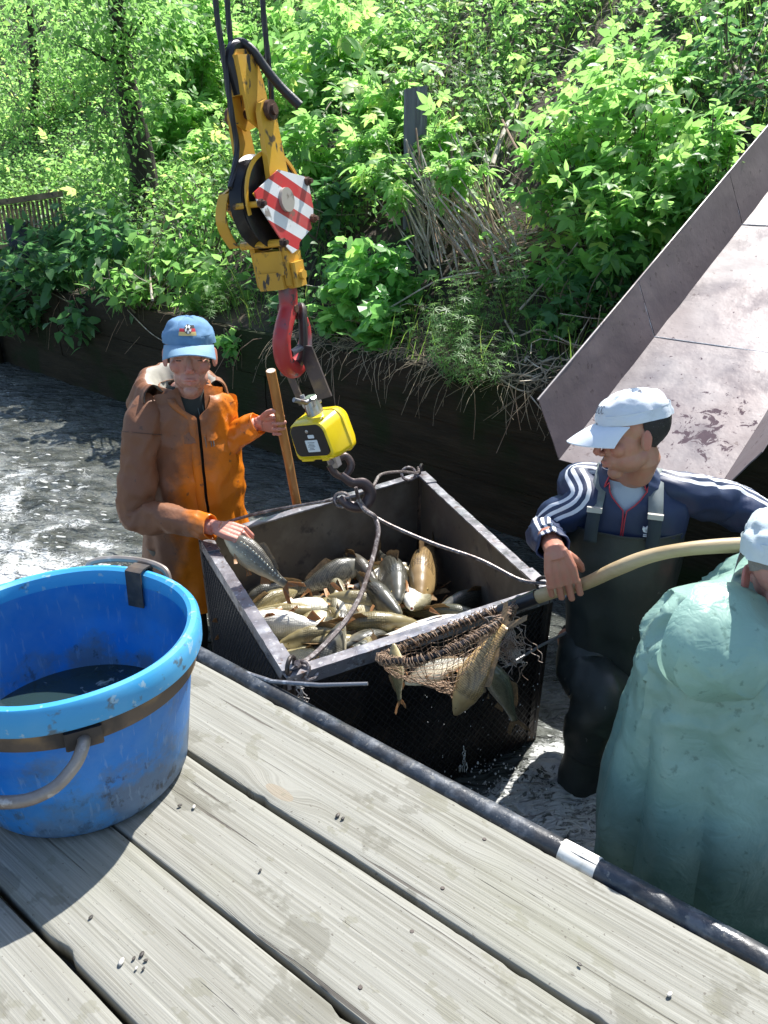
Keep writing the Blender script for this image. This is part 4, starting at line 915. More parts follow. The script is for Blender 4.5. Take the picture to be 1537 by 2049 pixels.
def bag(i, v):
    p = Hq[i % nU]; sh = 1-.10*v-.62*v*v; bc = hc+V((.05*v, -.02*v, 0))
    base = bc.lerp(p, sh); dep = .18*(v**.9)*(.75+.5*math.exp(-((p.x-.20)/.10)**2)); 
    return base+V((0, 0, -dep))+V((.010*nz(i*.5, v*4, 1), .010*nz(i*.5, v*4, 7), .010*nz(i*.4, v*5, 13)))
b = MB(); nV = 15
for i in range(nU):
    b.tube([bag(i, v/nV)for v in range(nV+1)], .0011, 3, caps=False)
for v in range(1, nV+1):
    b.tube([bag(i, v/nV)+V((0, 0, .004*nz(i*1.7, v*3.1))) for i in range(nU)], .0011, 3, closed=True)
# lashing round the hoop, ragged bunches
for i in range(0, nU*4):
    p = Hq[(i//4) % nU]+V((rnd.gauss(0, .003), rnd.gauss(0, .003), rnd.gauss(0, .003))); t = (Hq[(i//4+1) % nU]-Hq[i//4-1]).normalized(); a_ = t.orthogonal().normalized(); b_ = t.cross(a_); a0 = rnd.uniform(0, 6)
    b.tube([p+t*(.004*k-.01)+(a_*math.cos(a0+k*1.3)+b_*math.sin(a0+k*1.3))*rnd.uniform(.009, .015) for k in range(6)], .0013, 3, caps=False)
o = b.build('mesh_bag', M_net, net, smooth='full', kind='stuff')
M_netp = mat('pale_loose_net', (.42, .36, .32), .8, layers=(((.30, .2, .14), 30, .4, .6),))
b = MB()
for k in range(46):
    p = at(rnd.uniform(985, 1022), rnd.uniform(1228, 1262), 1.93); pts = [p]
    for j in range(12): p = p+V((rnd.gauss(.002, .010), rnd.gauss(0, .006), -abs(rnd.gauss(.009, .009)))); pts.append(p)
    b.tube([V(t) for t in cr([tuple(t) for t in pts], 3)], .0012, 3, caps=False)
for k in range(12):
    p = at(rnd.uniform(1012, 1040), rnd.uniform(1290, 1325), 1.93); a0 = rnd.uniform(0, 6); r0 = rnd.uniform(.01, .022)
    b.tube([p+V((math.cos(a0+j*.7)*r0*(1+.05*j), .01*nz(j, k), math.sin(a0+j*.7)*r0)) for j in range(12)], .0012, 3, caps=False)
b.build('loose_netting', M_netp, net, smooth='full', kind='stuff')
NG = 'carp caught in the landing net'
fish(at(915, 1420, 1.735), at(985, 1262, 1.78), R(95), 'bronze', 'big bronze carp hanging head down in the landing net, right side', .5, group=NG, size=.34)
fish(at(822, 1362, 1.80), at(935, 1318, 1.82), R(-75), 'mirror', 'silvery carp lying across the bottom of the landing net', -.2, group=NG, size=.25)
fish(at(790, 1308, 1.83), at(800, 1382, 1.80), R(60), 'gold', 'yellowish carp at the left end of the landing net with its orange fins poking out', .1, group=NG, size=.20)
fish(at(975, 1330, 1.90), at(1025, 1420, 1.90), R(20), 'olive', 'carp behind in the landing net with its tail sticking out at the lower right', .3, group=NG, size=.28)
# ================================================================ PEOPLE
def skin_mat(name, col, red):
    m, N, L, B = new_mat(name); tc = N.new('ShaderNodeTexCoord'); a = N.new('ShaderNodeAttribute'); a.attribute_name = 'tint'
    f, r_ = noise_fac(N, L, tc.outputs['Object'], 40, .35, .7, 4); c = mixc(N, L, mth(N, L, 'MULTIPLY', f, .35), col, red)
    c = mixc(N, L, mth(N, L, 'MAXIMUM', a.outputs['Fac'], 0.0, True), c, red)
    c = mixc(N, L, mth(N, L, 'MULTIPLY', a.outputs['Fac'], -1.0, True), c, tuple(q*.42 for q in col))
    L.new(c, B.inputs['Base Color']); B.inputs['Roughness'].default_value = .46
    B.inputs['Subsurface Weight'].default_value = .12; B.inputs['Subsurface Radius'].default_value = (.012, .005, .003); B.inputs['Subsurface Scale'].default_value = .6
    bp = N.new('ShaderNodeBump'); bp.inputs['Distance'].default_value = .0018; bp.inputs['Strength'].default_value = .5; L.new(r_, bp.inputs['Height']); L.new(bp.outputs[0], B.inputs['Normal']); return m
class Frame:
    def __init__(s, o, F, U):
        s.o = V(o); s.F = V(F).normalized(); U = V(U); s.U = (U-s.F*U.dot(s.F)).normalized(); s.L = s.U.cross(s.F)
    def p(s, x, y, z): return s.o+s.L*x+s.F*y+s.U*z
    @property
    def ax(s): return (s.L, s.F, s.U)
def head_vf(fr, k=1.0, long=1.0):
    """one continuous head + neck surface; returns verts, faces, tint"""
    b = MB(); e = lambda c, r_: b.ell(fr.p(*[q*k for q in c]), [q*k for q in r_], fr.ax, 20, 14)
    e((0, -.012, .045), (.077, .098, .082)); e((0, .028, -.005), (.064, .066, .075)); e((0, .026, -.058*long), (.056, .062, .046)); e((0, .066, -.094*long), (.025, .024, .020))
    e((0, .075, .022), (.050, .020, .014)); e((0, .077, -.056*long), (.036, .015, .027))
    for s_ in (-1, 1):
        e((s_*.042, .062, -.018), (.024, .022, .024)); e((s_*.030, .086, .021), (.021, .010, .007)); e((s_*.042, .02, -.058*long), (.014, .044, .028))
        e((s_*.0105, .101, -.031), (.0085, .0105, .008)); e((s_*.031, .081, .003), (.013, .009, .0065))
        c = fr.p(s_*.080*k, -.008*k, -.004*k); X = (fr.L*s_*.5-fr.F*.85).normalized(); Z = (fr.U-fr.F*.15).normalized()
        b.ell(c, (.016*k, .0055*k, .032*k), (X, X.cross(Z), Z), 12, 8)
        b.tube([c+X*(.015*k*math.cos(t))*1+Z*(.030*k*math.sin(t)) for t in [R(-70+20*q) for q in range(10)]], .0042*k, 6)
    b.tube([fr.p(0, .084*k, .018*k), fr.p(0, .101*k, -.002*k), fr.p(0, .115*k, -.024*k), fr.p(0, .110*k, -.032*k)], [.0085*k, .0095*k, .0115*k, .008*k], 10)
    b.tube([fr.p(-.022*k, .086*k, -.0585*k*long), fr.p(-.008*k, .099*k, -.0545*k*long), fr.p(.008*k, .099*k, -.0545*k*long), fr.p(.022*k, .086*k, -.0585*k*long)], [.003*k, .0052*k, .0052*k, .003*k], 8)
    b.tube([fr.p(-.020*k, .086*k, -.066*k*long), fr.p(0, .099*k, -.068*k*long), fr.p(.020*k, .086*k, -.066*k*long)], [.003*k, .0062*k, .003*k], 8)
    return b
def tint_head(vs, fr, k, long=1.0, hair=True):
    t = []
    for v in vs:
        d = V(v)-fr.o; x, y, z = d.dot(fr.L)/k, d.dot(fr.F)/k, d.dot(fr.U)/k
        a = 0
        a += 1.0*math.exp(-((x/.022)**4+((z+.061*long)/.0085)**2)) if y > .083 else 0
        a += .55*math.exp(-((x/.016)**2+((z+.026)/.016)**2)) if y > .09 else 0
        a += .38*math.exp(-(((abs(x)-.045)/.02)**2+((z+.022)/.02)**2)) if y > .03 else 0
        a += .4 if abs(x) > .082 else 0
        a -= .28*math.exp(-((z+.085*long)/.03)**2)*(1 if y > 0 else .3)
        a -= .9*math.exp(-((x/.020)**4+((z+.0618*long)/.0022)**2)) if y > .085 else 0
        t.append(max(-1, min(1, a)))
    return t
def hand(b, W_, D, N_, T, curls, k=1.0, thumb=(0.5, .55, .5), forearm=None, spread=0):
    D = V(D).normalized(); N_ = V(N_); N_ = (N_-D*N_.dot(D)).normalized(); T0 = N_.cross(D); T = T0 if T0.dot(V(T)) > 0 else -T0
    W_ = V(W_); P = lambda d, t, n: W_+D*(d*k)+T*(t*k)+N_*(n*k)
    for t in (.030, .011, -.009, -.028):
        b.tube([P(-.004, t*.55, 0), P(.045, t*.95, -.002), P(.088, t, 0)], [.0135*k, .014*k, .0115*k], 8)
    b.ell(P(.046, 0, .004), (.046*k, .038*k, .013*k), (D, T, N_), 14, 8); b.ell(P(.036, .026, .012), (.034*k, .015*k, .015*k), (D, T, N_), 12, 8)
    L_ = [(.040, .026, .020), (.045, .030, .021), (.041, .028, .020), (.033, .021, .018)]
    for f, t in enumerate((.035, .0118, -.0118, -.034)):
        p = P(.088-.004*abs(f-1), t, 0); a = 0; c = curls[f] if isinstance(curls[0], (tuple, list)) else curls; pts = [tuple(p)+(.0096*k,)]
        for s_ in range(3):
            a += R(c[s_]); dd = D*math.cos(a)+N_*math.sin(a)+T*(spread*(1.2-f)*.08*(1 if s_ == 0 else 0)); r_ = (.0090, .0081, .0068)[s_]*k*(1 if f < 3 else .9)
            p2 = p+dd.normalized()*L_[f][s_]*k; pts.append(tuple(p.lerp(p2, .5))+(r_*.96,)); pts.append(tuple(p2)+(r_,)); p = p2
        b.tube([q[:3] for q in pts], [q[3] for q in pts], 10)
        b.ell(p, (.0072*k,)*3, None, 8, 6)
    q0 = P(.018, .026, .010); d1 = (T*thumb[0]+D*thumb[1]+N_*thumb[2]).normalized(); q1 = q0+d1*.040*k; d2 = (d1+D*.35+N_*.25-T*.1).normalized(); q2 = q1+d2*.030*k; d3 = (d2+D*.1+N_*.25-T*.1).normalized(); q3 = q2+d3*.024*k
    b.tube([q0, q1, q2, q3], [.0145*k, .0118*k, .0108*k, .0082*k], 10); b.ell(q3, (.0085*k,)*3, None, 8, 6)
    if forearm is not None:
        E_ = V(forearm); b.tube([P(.012, 0, 0), P(-.006, 0, 0), W_.lerp(E_, .25), W_.lerp(E_, .7)], [.026*k, .0262*k, .027*k, .030*k], 12, flat=.82)
def nail_pts(): pass
def body(person, sm, head, hands, torso, k=1.0, long=1.0, nb=None):
    """head, hands and the rest of the figure joined into one skin mesh"""
    mb = MB(); tv = []
    hm = head_vf(head, k, long); hm.tube([head.p(0, -.012*k, -.01), head.p(0, -.026*k, -.075*k), head.p(0, -.03*k, -.11*k).lerp(nb, .4), nb, nb-UP*.05], [.047*k, .047*k, .048*k, .053*k, .062*k], 18)
    vs, fs = remesh(hm, .0028, 7); mb.add(vs, fs, 0, tint_head(vs, head, k, long))
    for hb_ in hands:
        vs, fs = remesh(hb_, .0026, 3); mb.add(vs, fs, 0, [.18+.25*max(0, nz(v[0]*40, v[1]*40, v[2]*40)) for v in vs])
    vs, fs = remesh(torso, .014, 3); mb.add(vs, fs, 0, [0.0]*len(vs))
    return mb.build('body', sm, person, smooth='full', attr='tint')
def face_bits(person, fr, k, brow_mat, open_=.0034, gaze=0):
    for s_ in (-1, 1):
        b = MB(); b.ell(fr.p(s_*.031*k, .0845*k, .0030*k), (.0115*k, .0052*k, open_*k), fr.ax, 14, 8); b.build('eye', M_eyeball, person)
        b = MB(); b.tube([fr.p(s_*(.018+.0065*j)*k, (.0905-.0022*j)*k, (.0065+.0012*math.sin(j*.8))*k) for j in range(5)], [.0012*k, .0022*k, .0024*k, .0020*k, .001*k], 6); b.build('eyelid', SKL[person.name], person)
        b = MB(); b.tube([fr.p(s_*(.014+.009*j)*k, (.0985-.0012*j-.0011*j*j)*k, (.0235+.002*math.sin(j*.9))*k) for j in range(5)], [.0018*k, .0034*k, .0036*k, .003*k, .0014*k], 6, flat=.7); b.build('eyebrow', brow_mat, person)
SKL = {}
M_eyeball = mat('eyeball', (.05, .04, .035), .2)
def cap(person, fr, k, m_, brim_m, tiltb=0, brim=.078, name='cap', wr=1.0, seed=1, droop=1.0, side=1.0):
    """baseball cap: crown of panels and a curved peak"""
    b = MB(); rows = []; nu = 60; nv = 22; rx, ry, rz = .0865*k, .108*k, .080*k; c0 = (0, -.012*k, .050*k)
    for j in range(nv+1):
        ph = math.pi/2*j/nv; row = []
        for i in range(nu):
            a = 2*math.pi*i/nu; cx, cy = math.cos(a), math.sin(a)
            sh = math.cos(ph)**.72; zz = math.sin(ph)**.92
            fl = 1+.03*(cy > .3)*math.sin(ph*2)                                   # stiff front panel
            seam = -.0016*k*max(0, 1-abs(((a+math.pi/6) % (math.pi/3))-math.pi/6)/.06) if j < nv-1 else 0
            cr_ = wr*.0042*k*fb((cx*2.2+seed, cy*2.2, ph*2.5), 2)
            r_ = 1+(seam+cr_)/rx
            drop = -.006*k*(cy < -.2)*abs(cy)*(1-zz)
            row.append(fr.p(c0[0]+rx*cx*sh*r_, c0[1]+ry*cy*sh*fl*r_, c0[2]+rz*zz*fl*r_+drop))
        rows.append(row)
    b.grid(rows, cu=True); b.grid([[fr.p(c0[0]+rx*.97*math.cos(2*math.pi*i/nu), c0[1]+ry*.97*math.sin(2*math.pi*i/nu), c0[2]+z_*k) for i in range(nu)] for z_ in (.03, -.001)] + [rows[0]], cu=True)
    root = b.build(name, m_, person, smooth=True)
    b = MB(); b.ell(fr.p(0, c0[1], c0[2]+rz*1.0), (.0075*k, .0075*k, .0035*k), fr.ax, 10, 6); b.build('top_button', m_, root)
    b = MB(); top = []; bot = []
    for j in range(9):
        v = j/8; rt = []; rb = []
        for i in range(29):
            u = i/28*2-1; a = R(90-u*66)
            x0, y0 = rx*1.0*math.cos(a), c0[1]+ry*1.0*math.sin(a)
            ext = brim*k*(1-.42*abs(u)**2.6)
            x = x0+u*.006*k*v; y = y0+ext*v; z = c0[2]+.002*k-(.008+.022*v)*k*abs(u)**1.8*1.15*max(.6, droop)*side-((.016+tiltb)*k*v*v+.014*k*v)*droop
            rt.append(fr.p(x, y, z+.0018*k)); rb.append(fr.p(x, y, z-.0018*k))
        top.append(rt); bot.append(rb)
    b.grid([r_[::-1] for r_ in top]); b.grid(bot); b.grid([top[-1], bot[-1]]); b.grid([[r_[0] for r_ in top], [r_[0] for r_ in bot]]); b.grid([[r_[-1] for r_ in bot], [r_[-1] for r_ in top]])
    b.build('peak', brim_m, root, smooth=True)
    for s_ in (0, 1): pass
    return root, (rx, ry, rz, c0)
def sleeve(path, rads, n=44, sub=8, wr=.008, seed=0, up=(0, 0, 1), cuff=True, bend_wr=1.0, mfn=None, b=None, mi=0, flat=1.0, freq=5.0):
    """loose cloth tube with bunching folds"""
    P = cr([tuple(p)+(r_,) for p, r_ in zip(path, rads)], sub); b = b or MB(); m = len(P); rows = []
    prev = V(up); Lc = 0
    for k, q in enumerate(P):
        p = V(q[:3]); t = (V(P[min(k+1, m-1)][:3])-V(P[max(k-1, 0)][:3])).normalized(); a_ = prev-t*prev.dot(t)
        a_.normalize(); b_ = t.cross(a_); prev = a_
        if k: Lc += (p-V(P[k-1][:3])).length
        row = []
        for i in range(n):
            th = 2*math.pi*i/n; d = a_*math.cos(th)+b_*math.sin(th)*flat; pt = p+d*q[3]
            w_ = fb((pt.x*freq+seed, pt.y*freq, pt.z*freq*1.4), 2); rdg = (1-abs(noise.noise(V((math.cos(th)*1.3+seed, math.sin(th)*1.3, Lc*22)))*2.2))
            s2 = 1-abs(noise.noise(V((th*.6*0+math.cos(th)+seed*2, math.sin(th), Lc*9+seed)))*2.4)
            f = w_*.9+.55*rdg*bend_wr+.7*s2-.5
            row.append(p+d*(q[3]+wr*f))
        rows.append(row)
    if cuff:
        l = rows[-1]; c_ = sum(l, V())/n; t = (c_-sum(rows[-2], V())/n)
        rows.append([c_+(q-c_)*.93+t*.15 for q in l]); rows.append([c_+(q-c_)*.86-t*.6 for q in l]); rows.append([c_+(q-c_)*.80-t*3 for q in l])
    b.grid(rows, cu=True, mi=mi, mfn=mfn); return b, rows
def shell(rings, n=84, sub=7, open_fn=None, wr=.010, seed=0, X=None, F_=None, thick=.004, dispf=None):
    """garment shell: rings = (centre, rx, ry); X = wearer's left, F_ = wearer's front. open_fn(v) = half opening angle at the front (deg)"""
    P = cr([tuple(c_)+(a_, b_) for c_, a_, b_ in rings], sub); rows = []; m = len(P)
    for k, q in enumerate(P):
        v = k/(m-1); c_ = V(q[:3]); h = open_fn(v) if open_fn else 0; row = []
        for i in range(n+(1 if open_fn else 0)):
            if open_fn: a = R(90+h+(360-2*h)*i/n)
            else: a = R(90+360*i/n)
            ca, sa = math.cos(a), math.sin(a); ca_ = math.copysign(abs(ca)**.88, ca); sa_ = math.copysign(abs(sa)**.88, sa)
            d = X*ca_*q[3]+F_*sa_*q[4]; p = c_+d; dn_ = d.normalized()
            w_ = fb((p.x*6+seed, p.y*6, p.z*4), 3)+.8*(.5-abs(noise.noise(V((ca*2.2+seed, sa*2.2, v*3.5)))*2))
            extra = dispf(p, a, v) if dispf else 0
            row.append(p+dn_*(wr*w_+extra))
        rows.append(row)
    return rows
def shell_build(b, rows, closed, thick=.004, mi=0, mi2=None):
    mi2 = mi if mi2 is None else mi2; nv = len(rows); nu = len(rows[0]); inner = []
    for j, r_ in enumerate(rows):
        c_ = sum(r_, V())/nu; inner.append([q+(c_-q).normalized()*thick for q in r_])
    b.grid(rows, cu=closed, mi=mi); b.grid([r_[::-1] for r_ in inner], cu=closed, mi=mi2)
    if not closed:
        b.grid([[r_[0] for r_ in inner], [r_[0] for r_ in rows]], mi=mi); b.grid([[r_[-1] for r_ in rows], [r_[-1] for r_ in inner]], mi=mi)
    b.grid([rows[-1], inner[-1]], cu=closed, mi=mi); b.grid([inner[0], rows[0]], cu=closed, mi=mi)
UP = V((0, 0, 1))
def crumple(p, s=7.0, a=.016, seed=0):
    q = V((p[0]*s+seed+.35*nz(p[0]*9, p[1]*9, p[2]*9), p[1]*s+.35*nz(p[1]*8, p[2]*8, p[0]*8), p[2]*s*.8)); d, _ = noise.voronoi(q); return a*(1.25*(1-min(1, (d[1]-d[0])*1.7))-.5)+a*.5*(d[0]-.5)

# ---------------------------------------------------------------- man in the orange oilskin
po = thing('person', 'man in a muddy orange hooded oilskin and blue cap, holding a carp and a pole', 'person', V((-.76, 2.95, 0)))
SK1 = skin_mat('ruddy_skin', (.50, .27, .20), (.52, .13, .10)); SKL[po.name] = SK1
Fo = V((.50, -.86, 0)).normalized(); So = UP.cross(Fo)
tc0 = V((-.765, 2.99, 0))
def oc(x, y, z): return tc0+So*x+Fo*y+UP*z
hd = Frame(at(380, 714, 2.88), V((.20, -.97, .04)), V((.06, -.1, 1)))
KH = 1.09
tb = MB(); tb.tube([oc(0, -.01, 1.04), oc(0, -.01, .95)], [.05, .09], 14)
tb.ell(oc(0, 0, .88), (.17, .10, .24), (So, Fo, UP)); tb.ell(oc(0, 0, .56), (.15, .10, .17), (So, Fo, UP))
shR, elR, wrR = at(286, 860, 2.84), at(276, 1026, 2.74), at(428, 1056, 2.60)
shL, elL, wrL = at(438, 862, 3.06), at(436, 890, 3.00), at(514, 848, 2.955)
tb.tube([oc(-.13, 0, 1.02), shR, elR, wrR], [.06, .05, .04, .03], 10); tb.tube([oc(.13, 0, 1.02), shL, elL, wrL], [.06, .05, .04, .03], 10)
for s_ in (-1, 1): tb.tube([oc(s_*.09, 0, .5), oc(s_*.10, .02, .05), oc(s_*.11, 0, -.36), oc(s_*.11, .14, -.38)], [.085, .06, .045, .04], 12)
h1 = MB(); hand(h1, at(520, 847, 2.962), (1, -.06, .04), (.06, -1, .05), (0, 0, 1), (64, 78, 50), .98, thumb=(.55, .55, .55), forearm=elL)
h2 = MB(); hand(h2, wrR+V((.012, 0, 0)), (.86, -.22, -.16), (.15, .25, -1), (.2, .9, .2), ((42, 58, 40), (46, 58, 40), (50, 60, 40), (54, 60, 40)), 1.05, thumb=(.25, .95, .05), forearm=elR)
body(po, SK1, hd, [h1, h2], tb, KH, 1.06, oc(0, .0, 1.09))
M_brow1 = mat('sandy_brow', (.20, .10, .06), .8); face_bits(po, hd, KH, M_brow1)
# short hair below the cap
M_hair1 = mat('short_brown_hair', (.11, .07, .05), .8, bump=((300, .8, .002),))
def hair(person, fr, k, m_, zlow=-.035, thick=.004, back=True):
    b = MB(); rows = []
    for j in range(9):
        row = []
        for i in range(41):
            a = R(172+196*i/40); s_ = math.sin(a)                   # round the back from ear to ear
            z = .062-(.062-zlow*(.35+.65*max(0, -s_)))*j/8+.004*nz(i*.9, j*.3, k)
            sh = math.sqrt(max(.2, 1-((z-.045)/.095)**2))
            row.append(fr.p((.078*math.cos(a)*sh+.0)*k*(1+thick*12), (-.012+.098*s_*sh)*k-thick*1.2*(1+.4*nz(i*2.3, j*1.7, 1)), z*k))
        rows.append(row)
    b.grid(rows); b.grid([[fr.o+(q-fr.o)*.95 for q in r_][::-1] for r_ in rows]); b.build('hair', m_, person)
hair(po, hd, KH, M_hair1)
M_cap1 = mat('blue_cap_cloth', (.10, .22, .38), .85, layers=(((.15, .28, .44), 12, .4, .7),), bump=((500, .5, .001), (16, .3, .004)))
M_cap1b = mat('pale_blue_peak', (.20, .34, .47), .8, layers=(((.16, .29, .42), 15, .4, .7),), bump=((500, .5, .001),))
cap1, cg = cap(po, hd, KH, M_cap1, M_cap1b, brim=.060, tiltb=.004, name='blue_cap', seed=4, droop=.55, side=1.5)
# badge: black, red and gold bars with a football in front, printed cloth on the crown
rx, ry, rz, c0 = cg
def crown_pt(u, v, lift):   # u, v metres over the front of the crown
    ph = math.asin(min(.99, max(0, v/rz))); a = R(90)-u/rx*.93; sh = math.cos(ph)**.72; zz = math.sin(ph)**.92; fl = 1+.03*math.sin(ph*2)
    return hd.p(rx*math.cos(a)*sh*(1+lift/rx), c0[1]+ry*math.sin(a)*sh*fl*(1+lift/rx), c0[2]+rz*zz*fl*(1+lift/rx))
bm = [mat('badge_black', (.02, .02, .02), .8), mat('badge_red', (.55, .03, .05), .8), mat('badge_gold', (.72, .55, .22), .8), mat('badge_white', (.75, .75, .72), .8)]
b = MB()
for k_, (v0, v1, u0, u1, mi) in enumerate(((.054, .064, -.030, .004, 0), (.044, .054, -.032, .034, 1), (.032, .044, -.033, .035, 2))):
    b.grid([[crown_pt(-(u0+(u1-u0)*i/12), v0+(v1-v0)*j/3, .0030) for i in range(13)] for j in range(4)], mi=mi)
for r_, mi, lf in ((.0150, 0, .0036), (.0135, 3, .0042), (.0048, 0, .0050)):
    cu_, cv_ = -.002, .052
    b.grid([[crown_pt(-(cu_+r_*q/3*math.cos(2*math.pi*i/16)), cv_+r_*q/3*math.sin(2*math.pi*i/16), lf) for i in range(16)] for q in (.01, 1, 2, 3)], cu=True, mi=mi)
for i in range(5):
    a = R(90+72*i); cu_, cv_ = -.002+.0112*math.cos(a), .052+.0112*math.sin(a)
    b.grid([[crown_pt(-(cu_+.0028*q*math.cos(2*math.pi*j/8)), cv_+.0028*q*math.sin(2*math.pi*j/8), .0052) for j in range(8)] for q in (.01, 1)], cu=True, mi=0)
b.build('badge', bm, cap1, smooth='full')
# oilskin: orange under drying mud, attribute 'mud' says where it clings
m, N, L, B = new_mat('muddy_oilskin'); tc = N.new('ShaderNodeTexCoord'); vec = tc.outputs['Object']; a = N.new('ShaderNodeAttribute'); a.attribute_name = 'mud'
_, q1 = noise_fac(N, L, vec, 7, 0, 1, 5); _, q2 = noise_fac(N, L, vec, 60, 0, 1, 4)
f = mth(N, L, 'MULTIPLY', mth(N, L, 'SUBTRACT', mth(N, L, 'ADD', a.outputs['Fac'], mth(N, L, 'MULTIPLY', mth(N, L, 'ADD', q1, mth(N, L, 'MULTIPLY', q2, .25)), .8)), .80), 2.8, True)
c = mixc(N, L, f, (.78, .225, .015), (.27, .115, .055)); f2, _ = noise_fac(N, L, vec, 3.5, .45, .7, 4); c = mixc(N, L, mth(N, L, 'MULTIPLY', mth(N, L, 'MULTIPLY', f2, f), .6), c, (.21, .12, .085))
f3, _ = noise_fac(N, L, vec, 28, .66, .70, 4); c = mixc(N, L, mth(N, L, 'MULTIPLY', f3, .6), c, (.10, .06, .045))
L.new(c, B.inputs['Base Color']); mr = N.new('ShaderNodeMapRange'); L.new(f, mr.inputs[0]); mr.inputs[3].default_value = .30; mr.inputs[4].default_value = .55; L.new(mr.outputs[0], B.inputs['Roughness'])
bp = N.new('ShaderNodeBump'); bp.inputs['Distance'].default_value = .022; bp.inputs['Strength'].default_value = .6; L.new(q1, bp.inputs['Height']); L.new(bp.outputs[0], B.inputs['Normal'])
tr_ = N.new('ShaderNodeBsdfTranslucent'); L.new(c, tr_.inputs[0]); mx = N.new('ShaderNodeMixShader'); mx.inputs[0].default_value = .22; L.new(B.outputs[0], mx.inputs[1]); L.new(tr_.outputs[0], mx.inputs[2]); L.new(mx.outputs[0], N['Material Output'].inputs[0])
M_oil = m
M_lining = mat('pale_cloth_lining', (.42, .40, .34), .8, layers=(((.30, .29, .25), 12, .4, .65),), bump=((200, .3, .001),))
def openo(v):
    if v < .10: return 42-10*v/.10
    return max(1.0, 32-31*(v-.10)/.24)
rings = [(oc(0, .012, 1.125), .088, .088), (oc(0, .005, 1.095), .115, .105), (oc(0, 0, 1.06), .165, .120), (oc(0, 0, 1.01), .188, .130), (oc(0, 0, .92), .196, .145), (oc(.0, .0, .76), .195, .150), (oc(-.0, .0, .60), .195, .158), (oc(0, .0, .42), .215, .175), (oc(0, 0, .22), .225, .185)]
rows = shell(rings, 130, 12, openo, .012, 3.1, So, Fo); jrows = rows
jb = MB(); shell_build(jb, rows, False, .004, 0, 1)
n_t = len(jb.v)
sleeve([oc(-.13, .0, 1.045), shR+V((0.0, 0, .0)), shR.lerp(elR, .5)+V((-.005, 0, 0)), elR+V((0, 0, .0)), elR.lerp(wrR, .42)+V((0, 0, .004)), wrR+V((-.012, 0, .004))], [.070, .068, .063, .060, .054, .044], 64, 14, .007, 1.7, up=(0, .3, 1), b=jb)
sleeve([oc(.12, .0, 1.045), shL+V((.0, 0, .0)), shL.lerp(elL, .55)+V((0, 0, .0)), elL+V((.02, 0, .0)), elL.lerp(wrL, .6), wrL+V((.0, 0, 0))], [.08, .076, .070, .062, .055, .044], 60, 14, .006, 5.2, up=(0, 1, .1), b=jb)
for k_ in range(len(jb.v)):
    p = V(jb.v[k_]); arm = k_ >= n_t; ctr = tc0+UP*(p.z-tc0.z) if not arm else (shR.lerp(elR, .5) if (p-shR).length < (p-shL).length else shL)
    d = (p-ctr).normalized(); g_ = math.exp(-((p-elR).length/.10)**2)+.6*math.exp(-((p-wrR).length/.07)**2)+.5*math.exp(-((p-elL).length/.09)**2); jb.v[k_] = tuple(p+d*(crumple(p, 5.5, .009+.018*g_ if arm else .011, 5)+crumple(p, 13, .002+.010*g_ if arm else .004, 8)))
mud = []
for p in jb.v:
    d = V(p)-tc0; sx_, fy_ = d.dot(So), d.dot(Fo); u = .46-1.9*sx_-.55*(fy_-.05)+.55*(p[2]-.75)
    st_ = lambda q: max(0, min(1, q)); lowf = st_((.90+.10*nz(p[0]*9, p[1]*9, p[2]*4)-p[2])/.14)*st_((sx_+.10)/.10)*st_(fy_/.06+.5); u -= .62*lowf
    u -= .5*st_((sx_-.19)/.05)*st_((p[2]-.75)/.1); u += .25*st_((-.13-sx_)/.06)
    mud.append(max(0, min(1, u)))
jb.a = mud; jacket = jb.build('oilskin_jacket', [M_oil, M_lining], po, smooth='full', attr='mud')
# collar flaps, hood bunched behind the neck
b = MB()
for s_ in (-1, 1):
    rr = []
    for j in range(10):
        v = j/9; row = []
        for i in range(7):
            u = i/6; z = 1.135-.19*v; base_x = s_*(.060+.012*v+.0*u); ang = .05
            p = oc(s_*(.050+.085*u*(1-.30*v)-.028*v), .092+.072*v-.034*u+.014*math.sin(u*3.1), 1.135-.20*v-.030*u*(1-v)+.006*nz(u*3, v*3, s_)); row.append(p)
        rr.append(row if s_ < 0 else row[::-1])
    b.grid(rr, mi=0); b.grid([[q-Fo*.004 for q in r_][::-1] for r_ in rr], mi=0)
b.a = [.75 if (V(p)-tc0).dot(So) < 0 else .42 for p in b.v]; b.build('collar', [M_oil, M_lining], po, smooth='full', attr='mud')
b = MB(); outer = []; inner = []
for i in range(61):
    a = R(155+230*i/60); ca, sa = math.cos(a), math.sin(a); bk = max(0, -sa); lf = max(0, -ca)      # bk: behind the neck
    prof = [(.070, 1.07), (.086, 1.10+.02*bk), (.104+.01*lf, 1.125+.045*bk+.012*lf), (.120+.02*lf, 1.130+.050*bk+.014*lf), (.140+.025*lf, 1.115+.040*bk+.01*lf), (.152+.03*bk+.025*lf, 1.085+.012*bk), (.165+.03*bk+.025*lf, 1.045), (.165+.02*lf, 1.005)]
    col = []
    for q in cr(prof, 4):
        w_ = .010*fb((ca*3, sa*3, q[1]*9), 3)+.006*abs(nz(a*4, q[1]*14, 2)); d = So*ca*1.08+Fo*sa*.98
        col.append(oc(0, .0, 0)+d*(q[0]+w_*.8)+UP*(q[1]+w_))
    outer.append(col)
b.grid(outer, mfn=lambda i, j: 1 if i < 10 else 0); b.grid([[q+(oc(0, 0, 1.08)-q)*.035 for q in r_][::-1] for r_ in outer], mi=1)
b.a = [.85]*len(b.v); b.build('hood', [M_oil, M_lining], po, smooth='full', attr='mud')
